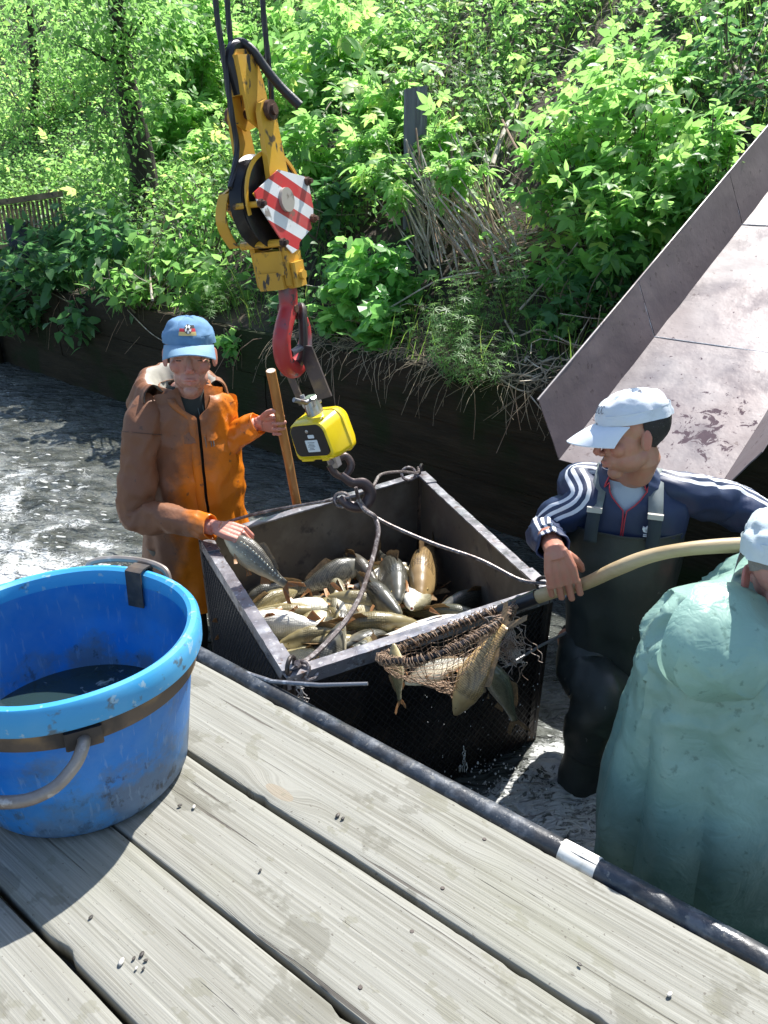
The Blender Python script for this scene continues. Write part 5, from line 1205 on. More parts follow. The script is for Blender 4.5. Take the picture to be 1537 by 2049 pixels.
# dark zip top inside the opening, with a pale zip
M_dkcl = mat('dark_green_knit', (.028, .036, .034), .85, bump=((300, .6, .001),)); M_pz = mat('pale_grey_stripe', (.16, .20, .19), .7)
b = MB(); rows = shell([(oc(0, .02, 1.13), .060, .064), (oc(0, .012, 1.09), .080, .085), (oc(0, 0, 1.03), .14, .105), (oc(0, 0, .85), .155, .115), (oc(0, 0, .5), .155, .12)], 60, 6, None, .003, 8, So, Fo); b.grid(rows, cu=True); b.build('zip_top', M_dkcl, po, smooth='full')
for dx in (-.004, .016, .026):
    b = MB(); b.tube([oc(dx-.010*(z-1.0)*0+.02, .045+.0+(.155-.045)*min(1, (1.15-z)/.22)+.008, z) for z in [1.145-.013*j for j in range(19)]], .0028 if dx > .01 else .0022, 6, flat=.6); b.build('zip_line', M_pz, po)
# storm flap along the front and stitched seams round the armholes
fl_ = [r_[0]+Fo*.007 for r_ in jrows[10::4]]
b = MB(); rr = []
for k_, p in enumerate(fl_): rr.append([p+So*(-.004)+Fo*.001, p-So*.012+Fo*.006, p-So*.030+Fo*.004, p-So*.034-Fo*.004])
b.grid(rr); b.grid([[q-Fo*.003 for q in r_][::-1] for r_ in rr]); b.a = [max(0, .55-.9*max(0, .95-p[2])*2) for p in b.v]; b.build('storm_flap', [M_oil, M_lining], po, smooth='full', attr='mud')
M_seam2 = mat('dark_stitching', (.10, .05, .03), .8)
ax_a = (elR-shR).normalized(); ea = ax_a.orthogonal().normalized(); eb = ax_a.cross(ea)
b = MB(); b.tube([shR+ax_a*.012+(ea*math.cos(t)+eb*math.sin(t))*.0765 for t in [2*math.pi*k_/40 for k_ in range(40)]], .0016, 4, closed=True); b.build('armhole_seam', M_seam2, po)
M_wader = mat('black_rubber_wader', (.020, .022, .020), .33, layers=(((.05, .05, .045), 8, .5, .7),), bump=((9, .4, .008), (60, .2, .002)), rl=(6, .22, .6))
b = MB()
for s_ in (-1, 1): sleeve([oc(s_*.10, 0, .48), oc(s_*.11, .02, .2), oc(s_*.11, .02, -.1), oc(s_*.11, .0, -.38)], [.12, .10, .085, .07], 32, 8, .008, s_*3+9, up=(0, 1, 0), b=b)
b.build('waders', M_wader, po, smooth='full')
# the pole he holds
M_pole = mat('orange_brown_pole', (.42, .20, .06), .42, layers=(((.30, .13, .04), 4, .4, .65, (6, 6, 1)), ((.55, .33, .12), 12, .6, .7, (5, 5, 1))), bump=((30, .3, .002, (3, 3, .4)),))
M_cut = mat('pale_cut_end', (.55, .48, .38), .7)
pt_, pb_ = at(542, 742, 2.86), at(595, 1014, 3.04); pe_ = pb_+(pb_-pt_).normalized()*1.0
pole = thing('wooden_pole', 'upright orange brown wooden pole held by the man in the orange oilskin', 'pole', pe_)
b = MB(); b.tube([pt_.lerp(pe_, j/20)+V((.002*nz(j*.5, 1), .002*nz(j*.5, 4), 0)) for j in range(21)], [.0185+.0006*nz(j*.7, 9) for j in range(21)], 14); b.build('shaft', M_pole, pole)
b = MB(); b.tube([pt_+(pt_-pe_).normalized()*(-.001), pt_+(pt_-pe_).normalized()*.0015], .0165, 14); b.build('cut_end', M_cut, pole)
fish(at(428, 1050, 2.60), at(588, 1188, 2.46), R(-30), 'mirror', 'silvery carp with orange fins held in the hand of the man in orange', -.25, group=None, size=.36)

# ---------------------------------------------------------------- man in navy track top, white cap and black waders
pr_ = thing('person', 'man in navy track top, black bib waders and white cap, gripping the net handle', 'person', V((.72, 2.27, 0)))
SK2 = skin_mat('tanned_skin', (.40, .21, .135), (.46, .12, .09)); SKL[pr_.name] = SK2
Fr = V((-.30, -.95, 0)).normalized(); Sr = UP.cross(Fr); t0 = V((.745, 2.27, 0))
def rc(x, y, z): return t0+Sr*x+Fr*y+UP*z
hd2 = Frame(at(1266, 872, 2.14), V((-.96, -.10, -.20)), V((-.22, .14, 1)))
K2 = .95
shr, elr, wrr = at(1168, 1004, 2.24), at(1098, 1060, 2.30), at(1100, 1090, 1.98)
shl, ell_, wrl = at(1440, 1000, 2.34), at(1590, 1070, 2.30), at(1632, 1108, 1.88)
tb = MB(); tb.tube([rc(0, -.01, .98), rc(0, -.01, .9)], [.05, .09], 14)
tb.ell(rc(0, 0, .82), (.16, .10, .22), (Sr, Fr, UP)); tb.ell(rc(.015, 0, .5), (.125, .10, .16), (Sr, Fr, UP))
tb.tube([rc(-.12, 0, .96), shr, elr, wrr], [.06, .05, .04, .03], 10); tb.tube([rc(.12, 0, .96), shl, ell_, wrl], [.06, .05, .04, .03], 10)
kneeR, footR = at(1190, 1425, 2.06), V((.655, 2.07, -.38))
tb.tube([rc(-.09, 0, .45), kneeR, V((footR.x, footR.y, -.05)), footR], [.085, .06, .045, .04], 12); tb.tube([rc(.09, 0, .45), rc(.10, .06, .05), rc(.10, 0, -.38)], [.085, .06, .045], 12)
h1 = MB(); hand(h1, at(1112, 1106, 1.865), (.28, -.14, -.94), (.10, .92, -.35), (1, -.05, .2), ((8, 80, 62), (10, 80, 62), (14, 80, 62), (20, 80, 62)), 1.06, thumb=(.55, .75, .55), forearm=wrr+V((-.004, .05, .03)))
h2 = MB(); hand(h2, wrl, (-.2, -.5, -.8), (-.1, .7, -.5), (1, 0, .2), (55, 80, 50), 1.0, forearm=ell_)
body(pr_, SK2, hd2, [h1, h2], tb, K2, 1.04, rc(-.015, .025, 1.03))
M_hair2 = mat('dark_cropped_hair', (.018, .015, .014), .7, layers=(((.12, .11, .10), 160, .64, .68),), bump=((280, 1, .003),))
face_bits(pr_, hd2, K2, M_hair2, .0016)
hair(pr_, hd2, K2, M_hair2, -.062, .007)
M_cap2 = mat('white_cap_cloth', (.62, .66, .70), .85, layers=(((.42, .47, .53), 9, .52, .66), ((.16, .17, .20), 22, .66, .70)), bump=((400, .4, .001), (14, .4, .006)))
M_cap2b = mat('white_peak', (.66, .71, .76), .8, layers=(((.48, .54, .62), 8, .5, .7),), bump=((400, .4, .001),))
cap2, cg2 = cap(pr_, hd2, K2*1.03, M_cap2, M_cap2b, brim=.092, tiltb=.006, name='white_cap', wr=1.6, seed=9, droop=.75)
rx, ry, rz, c0 = cg2
b = MB(); M_smudge = mat('faded_cap_print', (.20, .21, .24), .85)
def crown2(u, v, lift):
    ph = math.asin(min(.99, max(0, v/rz))); a = R(90)-u/rx*.93; sh = math.cos(ph)**.72; zz = math.sin(ph)**.92; fl = 1+.03*math.sin(ph*2)
    return hd2.p(rx*math.cos(a)*sh*(1+lift/rx), c0[1]+ry*math.sin(a)*sh*fl*(1+lift/rx), c0[2]+rz*zz*fl*(1+lift/rx))
for u0 in (.004, .020, .034):
    b.tube([crown2(u0+.0065*math.cos(R(40+40*j)), .042+.009*math.sin(R(40+40*j)), .004) for j in range(8)], .0011, 4)
b.build('faded_print', M_smudge, cap2)
# track top
M_navy = mat('navy_track_cloth', (.012, .023, .066), .55, layers=(((.018, .034, .088), 6, .4, .7),), bump=((260, .3, .001), (8, .3, .008)), sheen=.3)
M_whs = mat('white_stripe_cloth', (.66, .68, .72), .7, bump=((260, .3, .001),)); M_redp = mat('red_piping', (.42, .03, .05), .6)
rings = [(rc(-.01, .025, 1.065), .078, .080), (rc(0, .012, 1.03), .10, .095), (rc(0, 0, .995), .145, .108), (rc(0, 0, .95), .185, .122), (rc(0, 0, .86), .182, .132), (rc(.008, 0, .70), .155, .125), (rc(.015, 0, .52), .145, .125)]
def openr(v): return 40 if v < .08 else max(.5, 40-44*(v-.08)/.45)
rows = shell(rings, 96, 8, openr, .006, 12, Sr, Fr); jb = MB(); shell_build(jb, rows, False, .003)
def stripes(c_idx, n):
    def f(i, j):
        k = (i-c_idx) % n
        if k > n//2: k -= n
        return 1 if k in (-5, -4, -1, 0, 3, 4) else 0
    return f
sleeve([rc(-.085, .0, 1.005), rc(-.15, .0, .985), shr, shr.lerp(elr, .55)+V((-.012, 0, .01)), elr+V((-.004, 0, 0)), elr.lerp(wrr, .5)+V((-.010, 0, .0)), at(1104, 1094, 1.90)], [.045, .064, .065, .060, .055, .050, .040], 64, 9, .009, 21, up=(0, 0, 1), b=jb, mfn=stripes(60, 64))
sleeve([rc(.08, .0, 1.008), rc(.15, .0, .985), shl, shl.lerp(ell_, .5), ell_, ell_.lerp(wrl, .5), wrl], [.045, .064, .068, .064, .058, .052, .042], 64, 9, .009, 27, up=(0, 0, 1), b=jb, mfn=stripes(0, 64))
jb.build('track_top', [M_navy, M_whs], pr_, smooth='full')
b = MB()     # collar standing, open at the front
rr = []
for j in range(7):
    v = j/6; rr.append([rc(-.008, .028, 0)+Sr*math.cos(R(a_))*(.070+.022*v)+Fr*math.sin(R(a_))*(.074+.018*v)+UP*(1.035+(.058+.045*max(0, -math.sin(R(a_-20))))*(1-v)*(1 if math.sin(R(a_)) < .2 else 1-.75*math.sin(R(a_)))-.018*v+(.004*nz(a_*.03, v*2))) for a_ in [130+280*i/50 for i in range(51)]])
b.grid(rr); b.grid([[q+(rc(0, .02, q.z)-q)*.05 for q in r_][::-1] for r_ in rr]); b.build('collar', M_navy, pr_, smooth='full')
for s_ in (0, -1):
    b = MB(); b.tube([r_[s_] for r_ in rr][0:7]+[q[0 if s_ == 0 else -1]+Fr*.002 for q in rows[8:34:3]], .0022, 6); b.build('red_piping', M_redp, pr_)
M_tee = mat('pale_tee_shirt', (.36, .42, .50), .85, layers=(((.28, .34, .42), 14, .45, .6),)); b = MB(); r2 = shell([(rc(-.01, .03, 1.035), .062, .064), (rc(0, .012, 1.0), .10, .088), (rc(0, 0, .95), .165, .110), (rc(0, 0, .82), .175, .120), (rc(0, 0, .6), .16, .12)], 60, 6, None, .003, 5, Sr, Fr); b.grid(r2, cu=True); tee = b.build('tee_shirt', M_tee, pr_, smooth='full')
M_dkprint = mat('navy_tee_print', (.04, .06, .13), .8)
b = MB()
for dx in (-.012, .002, .016): b.tube([rc(dx+.0015*j, .113+.004*j*.3, .945-.014*j) for j in range(7)], [.001, .004, .0045, .004, .004, .003, .002], 6, flat=.4)
b.build('chest_print', M_dkprint, tee)
# bib waders
bw = MB()
def bibtop(a): return .86
rings = [(rc(0, .004, .885), .184, .142), (rc(.004, .004, .80), .184, .150), (rc(.012, .004, .68), .168, .148), (rc(.02, .004, .55), .158, .145), (rc(.02, 0, .42), .156, .145), (rc(.02, 0, .36), .15, .14)]
M_bib = mat('dark_olive_wader_rubber', (.020, .026, .024), .50, layers=(((.040, .046, .042), 5, .5, .7), ((.10, .10, .09), 45, .70, .72)), bump=((7, .4, .008), (60, .2, .002)), rl=(7, .35, .65))
rows = shell(rings, 96, 7, None, .007, 31, Sr, Fr)
for row in rows[:8]:
    pass
shell_build(bw, rows, True, .004)
sleeve([rc(-.05, .01, .46), rc(-.065, .05, .40).lerp(kneeR, .3), kneeR+V((.015, .02, .05)), kneeR+V((0, 0, -.03)), V((kneeR.x+.005, kneeR.y+.01, .16))], [.10, .098, .094, .090, .084], 44, 9, .010, 41, up=(0, 1, 0), b=bw)
sleeve([V((kneeR.x+.01, kneeR.y+.01, .19)), V((footR.x, footR.y, .05)), V((footR.x, footR.y, -.15)), footR], [.080, .078, .070, .06], 36, 7, .007, 44, up=(0, 1, 0), b=bw)
sleeve([rc(.085, .0, .46), rc(.10, .04, .25), rc(.10, .04, .0), rc(.10, 0, -.38)], [.125, .11, .09, .075], 40, 8, .01, 47, up=(0, 1, 0), b=bw)
bw.build('bib_waders', M_bib, pr_, smooth='full')
b = MB(); l = rows[0]; b.tube([q+(q-rc(0, 0, .885)).normalized()*.001 for q in l], .0035, 6, closed=True); b.build('bib_hem', M_bib, pr_)
M_strapg = mat('grey_wader_strap', (.20, .23, .23), .7, layers=(((.10, .12, .12), 12, .4, .65),)); M_strapd = mat('dark_webbing', (.03, .04, .045), .8)
M_buck = mat('pale_buckle', (.50, .48, .42), .4)
for s_ in (-1, 1):
    pts = [(.075, -.105, 1.00), (.075, -.05, 1.035), (.075, .0, 1.042), (.078, .055, 1.03), (.082, .098, .995), (.086, .128, .955)]
    P_ = [V(q) for q in cr([tuple(rc(s_*x, y, z)) for x, y, z in pts], 5)]
    def strap(P_, w_, name, m_):
        b = MB(); rr = []
        for k, p in enumerate(P_):
            t = (P_[min(k+1, len(P_)-1)]-P_[max(k-1, 0)]).normalized(); nn_ = Sr.cross(t).normalized()
            if nn_.dot(p-rc(0, 0, .85)) < 0: nn_ = -nn_
            rr.append([p-Sr*w_+nn_*.001, p-Sr*w_+nn_*.005, p+nn_*.006, p+Sr*w_+nn_*.005, p+Sr*w_+nn_*.001])
        b.grid(rr, cu=True, caps=True); return b.build(name, m_, pr_, smooth='full')
    strap(P_, .021, 'wader_strap', M_strapg)
    P2_ = [V(q) for q in cr([tuple(rc(s_*x, y, z)) for x, y, z in ((.086, .128, .958), (.087, .142, .93), (.088, .150, .90), (.088, .156, .86))], 4)]
    strap(P2_, .019, 'strap_webbing', M_strapd)
    b = MB(); p = rc(s_*.086, .137, .957); b.box(p, (.044, .012, .016), (Sr, Fr, UP), bev=.002); b.build('buckle', M_buck, pr_, smooth=False)
# white three-leaf mark on the chest, just over the bib
b = MB()
for a_ in (-32, 0, 32):
    c_ = rc(.068, .1465, .905); d_ = Sr*math.sin(R(a_))*-1+UP*math.cos(R(a_)); s2 = Fr.cross(d_)
    b.prism([(.003*0, .002), (.0055, .009), (.0045, .018), (0, .023), (-.0045, .018), (-.0055, .009)], (c_, s2, d_, Fr), -.006, .0015)
for k_ in range(2): b.box(rc(.068, .147, .901-.005*k_), (.018, .004, .0022), (Sr, Fr, UP))
b.build('chest_mark', M_whs, pr_, smooth=False)

# ---------------------------------------------------------------- man in the pale green rain cape, back to us
pg = thing('person', 'man seen from behind in a crumpled pale green raincoat and white cap', 'person', V((.93, 1.52, 0)))
SK3 = skin_mat('pink_skin', (.46, .24, .20), (.50, .14, .12)); SKL[pg.name] = SK3
Fg = V((-.40, .92, 0)).normalized(); Sg = UP.cross(Fg); g0 = V((.99, 1.62, 0))      # wearer's left is on the picture's left
def gc(x, y, z): return g0+Sg*x+Fg*y+UP*z
hd3 = Frame(at(1578, 1156, 1.50), V((.30, .93, -.22)), V((-.05, .25, 1)))
tb = MB(); tb.tube([gc(0, 0, 1.0), gc(0, -.01, .9)], [.05, .10], 14)
tb.ell(gc(0, 0, .82), (.17, .11, .22), (Sg, Fg, UP)); tb.ell(gc(0, 0, .5), (.15, .11, .16), (Sg, Fg, UP))
gsl, gel, gwl = at(1420, 1290, 1.60), at(1360, 1400, 1.60), at(1400, 1350, 1.80)
tb.tube([gc(.12, 0, .96), gsl, gel, gwl], [.06, .05, .04, .03], 10)
gsr, ger, gwr = gc(-.21, 0, .96), gc(-.28, .05, .70), gc(-.18, .28, .72); tb.tube([gc(-.12, 0, .96), gsr, ger, gwr], [.06, .05, .04, .03], 10)
for s_ in (-1, 1): tb.tube([gc(s_*.09, 0, .45), gc(s_*.10, .02, .05), gc(s_*.10, 0, -.38)], [.085, .06, .045], 12)
h1 = MB(); hand(h1, gwl, (-.2, .9, -.2), (0, -.2, -1), (.8, .2, 0), (30, 35, 25), 1.0, forearm=gel)
h2 = MB(); hand(h2, gwr, (-.2, .9, -.2), (0, -.2, -1), (-.8, .2, 0), (30, 35, 25), 1.0, forearm=ger)
body(pg, SK3, hd3, [h1, h2], tb, 1.05, 1.0, gc(0, 0, 1.01))
M_hair3 = mat('grey_hair', (.25, .23, .21), .8, bump=((280, 1, .003),)); hair(pg, hd3, 1.0, M_hair3, .045)
M_cap3 = mat('pale_white_cap_cloth', (.60, .68, .70), .85, layers=(((.46, .55, .57), 7, .5, .7),), bump=((400, .4, .001), (14, .5, .006)))
cap(pg, hd3, 1.15, M_cap3, M_cap3, name='white_cap', wr=2.2, seed=15)
m, N, L, B = new_mat('pale_green_raincoat'); tc = N.new('ShaderNodeTexCoord'); vec = tc.outputs['Object']
f, r1_ = noise_fac(N, L, vec, 4, .35, .7, 5); c = mixc(N, L, f, (.28, .47, .40), (.40, .60, .51))
f, _ = noise_fac(N, L, vec, 9, .55, .72, 6, rough=.7); c = mixc(N, L, mth(N, L, 'MULTIPLY', f, .45), c, (.19, .33, .28))
f, _ = noise_fac(N, L, vec, 40, .62, .70, 5); c = mixc(N, L, mth(N, L, 'MULTIPLY', f, .5), c, (.09, .17, .13))
sp_ = N.new('ShaderNodeSeparateXYZ'); L.new(vec, sp_.inputs[0]); wl_ = N.new('ShaderNodeMapRange'); L.new(mth(N, L, 'ADD', sp_.outputs[2], mth(N, L, 'MULTIPLY', r1_, .5)), wl_.inputs[0]); wl_.inputs[1].default_value = .88; wl_.inputs[2].default_value = .50
c = mixc(N, L, mth(N, L, 'MULTIPLY', wl_.outputs[0], .78), c, (.035, .12, .10))          # soaked hem, plus the shade low on the coat put into the colour
L.new(c, B.inputs['Base Color']); B.inputs['Roughness'].default_value = .36
tr_ = N.new('ShaderNodeBsdfTranslucent'); L.new(c, tr_.inputs[0]); mx = N.new('ShaderNodeMixShader'); mx.inputs[0].default_value = .30; L.new(B.outputs[0], mx.inputs[1]); L.new(tr_.outputs[0], mx.inputs[2]); L.new(mx.outputs[0], N['Material Output'].inputs[0])
_, rc1 = noise_fac(N, L, vec, 11, 0, 1, 3, dist=1.2); rdg = mth(N, L, 'ABSOLUTE', mth(N, L, 'SUBTRACT', rc1, .5)); _, rc2 = noise_fac(N, L, vec, 26, 0, 1, 2, dist=.8); rdg2 = mth(N, L, 'ABSOLUTE', mth(N, L, 'SUBTRACT', rc2, .5))
bp = N.new('ShaderNodeBump'); bp.inputs['Distance'].default_value = .014; bp.inputs['Strength'].default_value = .5; L.new(mth(N, L, 'ADD', rdg, mth(N, L, 'MULTIPLY', rdg2, .35)), bp.inputs['Height']); L.new(bp.outputs[0], B.inputs['Normal'])
M_rain = m
RA, RB = at(1380, 1368, 1.36), at(1244, 1525, 1.42)
def ribbon(p):
    if (p-g0).dot(Fg) > .02: return 0
    P_ = V((p.x, 0, p.z)); A_, B_ = V((RA.x, 0, RA.z)), V((RB.x, 0, RB.z)); t = max(0, min(1, (P_-A_).dot(B_-A_)/(B_-A_).length_squared)); d = (P_-A_.lerp(B_, t)).length; wd_ = .030+.008*nz(t*7, 1)
    return .030*max(0, 1-d/wd_)*(.7+.5*nz(t*9, 4))
def gdisp(p, a, v):
    top = max(0, min(1, (p.z-.62)/.30)); dr = .030*(1-top*.6)*(abs(math.sin(a*5.5+2.2*nz(p.x*2.2, p.y*2.2, p.z*1.2)))-.5)
    return crumple(p, 4.6, .003+.036*top, 3)+dr+.6*crumple(p, 15, .010*top+.002, 9)+ribbon(p)
rings = [(gc(.02, .0, 1.045), .10, .08), (gc(.02, 0, 1.04), .19, .10), (gc(.02, 0, 1.025), .28, .13), (gc(.02, 0, .98), .345, .165), (gc(0.01, 0, .90), .385, .20), (gc(0, 0, .76), .425, .23), (gc(0, 0, .60), .455, .25), (gc(-.0, 0, .42), .475, .26), (gc(-.01, .0, .26), .475, .26), (gc(-.02, .02, .08), .45, .25)]
rows = shell(rings, 230, 20, None, .004, 51, Sg, Fg, dispf=gdisp)
jb = MB(); shell_build(jb, rows, True, .003)
jb.build('raincoat', M_rain, pg, smooth=True)
b = MB(); hcn = at(1492, 1322, 1.385); rr = []
for j in range(22):
    ph = j/21; row = []
    for i in range(60):
        a = R(360*i/60); r_ = ph**.8
        x = .155*r_*math.cos(a); z = .105*r_*math.sin(a)*(1 if math.sin(a) < 0 else 1.15); dpt = .050*(1-r_**2.2)
        p = hcn+Sg*x+UP*z-Fg*(dpt-.055*abs(x/.155)**2*0-.0)+Fg*(.13*(x/.155)**2*.35)+Fg*.0
        p = p-Fg*(crumple(p, 11, .014, 20))+Fg*(.06*max(0, z/.105)**2); row.append(p)
    rr.append(row)
rr.append([q+Fg*.05 for q in rr[-1]])
b.grid(rr, cu=True); b.build('hood', M_rain, pg, smooth=True)
b = MB(); rr = []
for j in range(12):
    v = j/11; rr.append([gc(.02, .0, 0)+Sg*math.cos(a)*(.105-.012*v)+Fg*math.sin(a)*(.098-.01*v)+UP*(1.00+.055*math.sin(v*2.4)+.0)+(Sg*math.cos(a)+Fg*math.sin(a))*crumple((math.cos(a)*.12, math.sin(a)*.12, v*.1+1), 16, .014, 4) for a in [2*math.pi*i/50 for i in range(50)]])
b.grid(rr, cu=True); b.build('crumpled_collar', M_rain, pg, smooth=True)
b = MB()
for s_ in (-1, 1): sleeve([gc(s_*.10, 0, .35), gc(s_*.10, .02, .05), gc(s_*.10, 0, -.38)], [.12, .10, .08], 30, 7, .008, s_*3+60, up=(0, 1, 0), b=b)
b.build('waders', M_wader, pg, smooth='full')
# ================================================================ VEGETATION AND SMALL THINGS
nr = np.random.RandomState(11)
def leaflet(L_=1.0, W_=.42, droop=.18, fold=.16, o=(0, 0), ang=0, seg=3):
    """ovate pointed leaflet, tip along +x"""
    vs = []; fs = []
    xs_ = [0, .28, .62, 1.0]; ws = [.03, 1.0, .78, 0.0]
    c, s = math.cos(ang), math.sin(ang)
    pts = []
    for x, w_ in zip(xs_, ws):
        z = -droop*x*x*L_
        for sgn in (-1, 0, 1):
            if w_ == 0 and sgn: continue
            X_, Y_ = x*L_, sgn*w_*W_*L_/2; pts.append((o[0]+X_*c-Y_*s, o[1]+X_*s+Y_*c, z+abs(sgn)*fold*w_*W_*L_/2))
    fs = [(0, 3, 4, 1), (1, 4, 5, 2), (3, 6, 7, 4), (4, 7, 8, 5), (6, 9, 7), (7, 9, 8)]
    return pts, fs
def comp(lst):
    v = []; f = []
    for p_, f_ in lst: f += [tuple(i+len(v) for i in q) for q in f_]; v += p_
    return np.array(v, float), f
def stemq(x0, y0, x1, y1, w_=.012): return ([(x0, y0-w_, .0), (x1, y1-w_*.6, -.01), (x1, y1+w_*.6, -.01), (x0, y0+w_, .0)], [(0, 1, 2, 3)])
T_elder = comp([stemq(0, 0, .55, 0), leaflet(.55, .50, .25, .16, (.48, 0)), leaflet(.46, .50, .3, .16, (.36, 0), R(52)), leaflet(.46, .5, .3, .16, (.36, 0), R(-52)), leaflet(.36, .5, .3, .16, (.16, 0), R(62)), leaflet(.36, .5, .3, .16, (.16, 0), R(-62))])
T_three = comp([stemq(0, 0, .4, 0), leaflet(.62, .52, .22, .14, (.36, 0)), leaflet(.5, .52, .26, .14, (.30, 0), R(58)), leaflet(.5, .52, .26, .14, (.30, 0), R(-58))])
T_nettle = comp([stemq(0, 0, .15, 0), leaflet(.9, .58, .30, .2, (.1, 0))])
def lobed():
    out = []; n = 11; rim = []
    for k in range(n):
        a = R(-150+300*k/(n-1)); r_ = (.62, .40, .72, .46, .88, .62, .88, .46, .72, .40, .62)[k]*(1.12 if k == 5 else 1); 
        if k == 5: r_ = 1.0
        rim.append((.25+r_*.62*math.cos(a), r_*.62*math.sin(a), -.10*r_*r_+.04*(k % 2)))
    return [(.18, 0, .05)]+rim, [(0, k+1, k+2) for k in range(n-1)]
T_lobed = comp([stemq(0, 0, .2, 0), lobed()])
T_small = comp([leaflet(1, .48, .2, .15)])
T_whorl = comp([leaflet(.9, .16, .15, .1, (0, 0), R(a)) for a in range(0, 360, 52)])
T_blade = (np.array([(0, -.012, 0), (0, .012, 0), (.45, -.010, .0), (.45, .010, .0), (.8, -.006, -.09), (.8, .006, -.09), (1.0, 0, -.24)]), [(0, 2, 3, 1), (2, 4, 5, 3), (4, 6, 5)])
T_grass3 = comp([(T_blade[0].tolist(), T_blade[1])])
LM = {'bright': leaf_mat('leaf_bright', (.07, .175, .042), (.15, .305, .080), (.28, .36, .10), .52),
      'mid': leaf_mat('leaf_mid', (.055, .14, .036), (.11, .24, .058), (.17, .30, .07), .50),
      'deep': leaf_mat('leaf_deep', (.028, .09, .032), (.055, .155, .046), (.09, .20, .05), .42),
      'lime': leaf_mat('leaf_lime', (.065, .20, .045), (.14, .33, .08), (.20, .38, .08), .42, .35),
      'grass': leaf_mat('grass_blade', (.05, .12, .02), (.10, .20, .03), (.22, .26, .06), .4)}
M_twig = mat('green_grey_twig', (.10, .085, .05), .8); M_dry = mat('bleached_stalk', (.42, .37, .29), .75, layers=(((.26, .21, .15), 9, .4, .6), ((.55, .51, .44), 20, .55, .65))); M_dryb = mat('brown_stalk', (.22, .14, .085), .8, layers=(((.33, .23, .15), 11, .45, .6),))
M_bark = mat('dark_bark', (.035, .028, .022), .9, layers=(((.075, .065, .052), 9, .45, .65, (1, 1, .3)),), bump=((25, .9, .02, (1, 1, .3)),))
def ortho(n_, spin):
    """n_: (N,3) unit normals (leaf up), returns leaf axes X,Y,Z with random spin"""
    ref = np.tile(np.array([[0, 0, 1.0]]), (len(n_), 1)); ref[np.abs(n_[:, 2]) > .9] = (1, 0, 0)
    x = np.cross(ref, n_); x /= np.linalg.norm(x, axis=1)[:, None]+1e-9; y = np.cross(n_, x)
    c, s = np.cos(spin)[:, None], np.sin(spin)[:, None]; return x*c+y*s, -x*s+y*c
def leaves_mesh(name, T, pos, X, Y, Z, size, m_, parent, kind=None):
    v0, f0 = T; n, k = len(pos), len(v0)
    P = pos[:, None, :]+size[:, None, None]*(v0[None, :, 0, None]*X[:, None, :]+v0[None, :, 1, None]*Y[:, None, :]+v0[None, :, 2, None]*Z[:, None, :])
    P = P.reshape(-1, 3); loops = np.concatenate([np.array(f) for f in f0]); lens = np.array([len(f) for f in f0])
    me = bpy.data.meshes.new(name); me.vertices.add(n*k); me.vertices.foreach_set('co', P.ravel())
    LI = (loops[None, :]+(np.arange(n)*k)[:, None]).ravel(); me.loops.add(len(LI)); me.loops.foreach_set('vertex_index', LI)
    LT = np.tile(lens, n); me.polygons.add(len(LT)); me.polygons.foreach_set('loop_start', np.concatenate([[0], np.cumsum(LT)[:-1]])); me.polygons.foreach_set('loop_total', LT)
    me.update(calc_edges=True); me.materials.append(m_)
    a_ = me.attributes.new('rnd', 'FLOAT', 'POINT'); a_.data.foreach_set('value', np.repeat(nr.rand(n), k))
    o = link_mesh(name, me, parent)
    if kind: o['kind'] = kind
    return o
_tm = {}
def tmesh(T, m_):
    key = (id(T), m_.name)
    if key not in _tm:
        me = bpy.data.meshes.new('leaf'); me.from_pydata([tuple(p) for p in T[0]], [], T[1]); me.materials.append(m_); _tm[key] = me
    return _tm[key]
CAMP = np.array([0, 0, CZ])
def leafset(parent, T, m_, pos, out, size, up=.8, single=0, jitter=.45, hang=.0):
    """pos (N,3), out (N,3) direction a leaf points away to. the `single` nearest to the eye become objects of their own"""
    n = len(pos); nrm = np.array([0, 0, up])[None]+out*.35+nr.normal(0, jitter, (n, 3)); nrm /= np.linalg.norm(nrm, axis=1)[:, None]
    d = out+nr.normal(0, .35, (n, 3)); d[:, 2] -= hang; d -= nrm*(d*nrm).sum(1)[:, None]; d /= np.linalg.norm(d, axis=1)[:, None]+1e-9; Y = np.cross(nrm, d)
    sz = size*(.65+.6*nr.rand(n))
    if single:
        dist = np.linalg.norm(pos-CAMP, axis=1)-1.2*0; idx = np.argsort(dist)[:single]; me = tmesh(T, m_)
        pi = PINV.get(parent.name, Matrix.Identity(4))
        for i in idx:
            o = bpy.data.objects.new('leaf', me); C.objects.link(o); o.parent = parent; o.matrix_parent_inverse = pi
            Mx = Matrix(((d[i][0], Y[i][0], nrm[i][0], pos[i][0]), (d[i][1], Y[i][1], nrm[i][1], pos[i][1]), (d[i][2], Y[i][2], nrm[i][2], pos[i][2]), (0, 0, 0, 1)))
            o.matrix_basis = Mx @ Matrix.Scale(float(sz[i]), 4)
        keep = np.ones(n, bool); keep[idx] = False
        pos, d, Y, nrm, sz = pos[keep], d[keep], Y[keep], nrm[keep], sz[keep]
    if len(pos): leaves_mesh('foliage', T, pos, d, Y, nrm, sz, m_, parent, 'stuff')
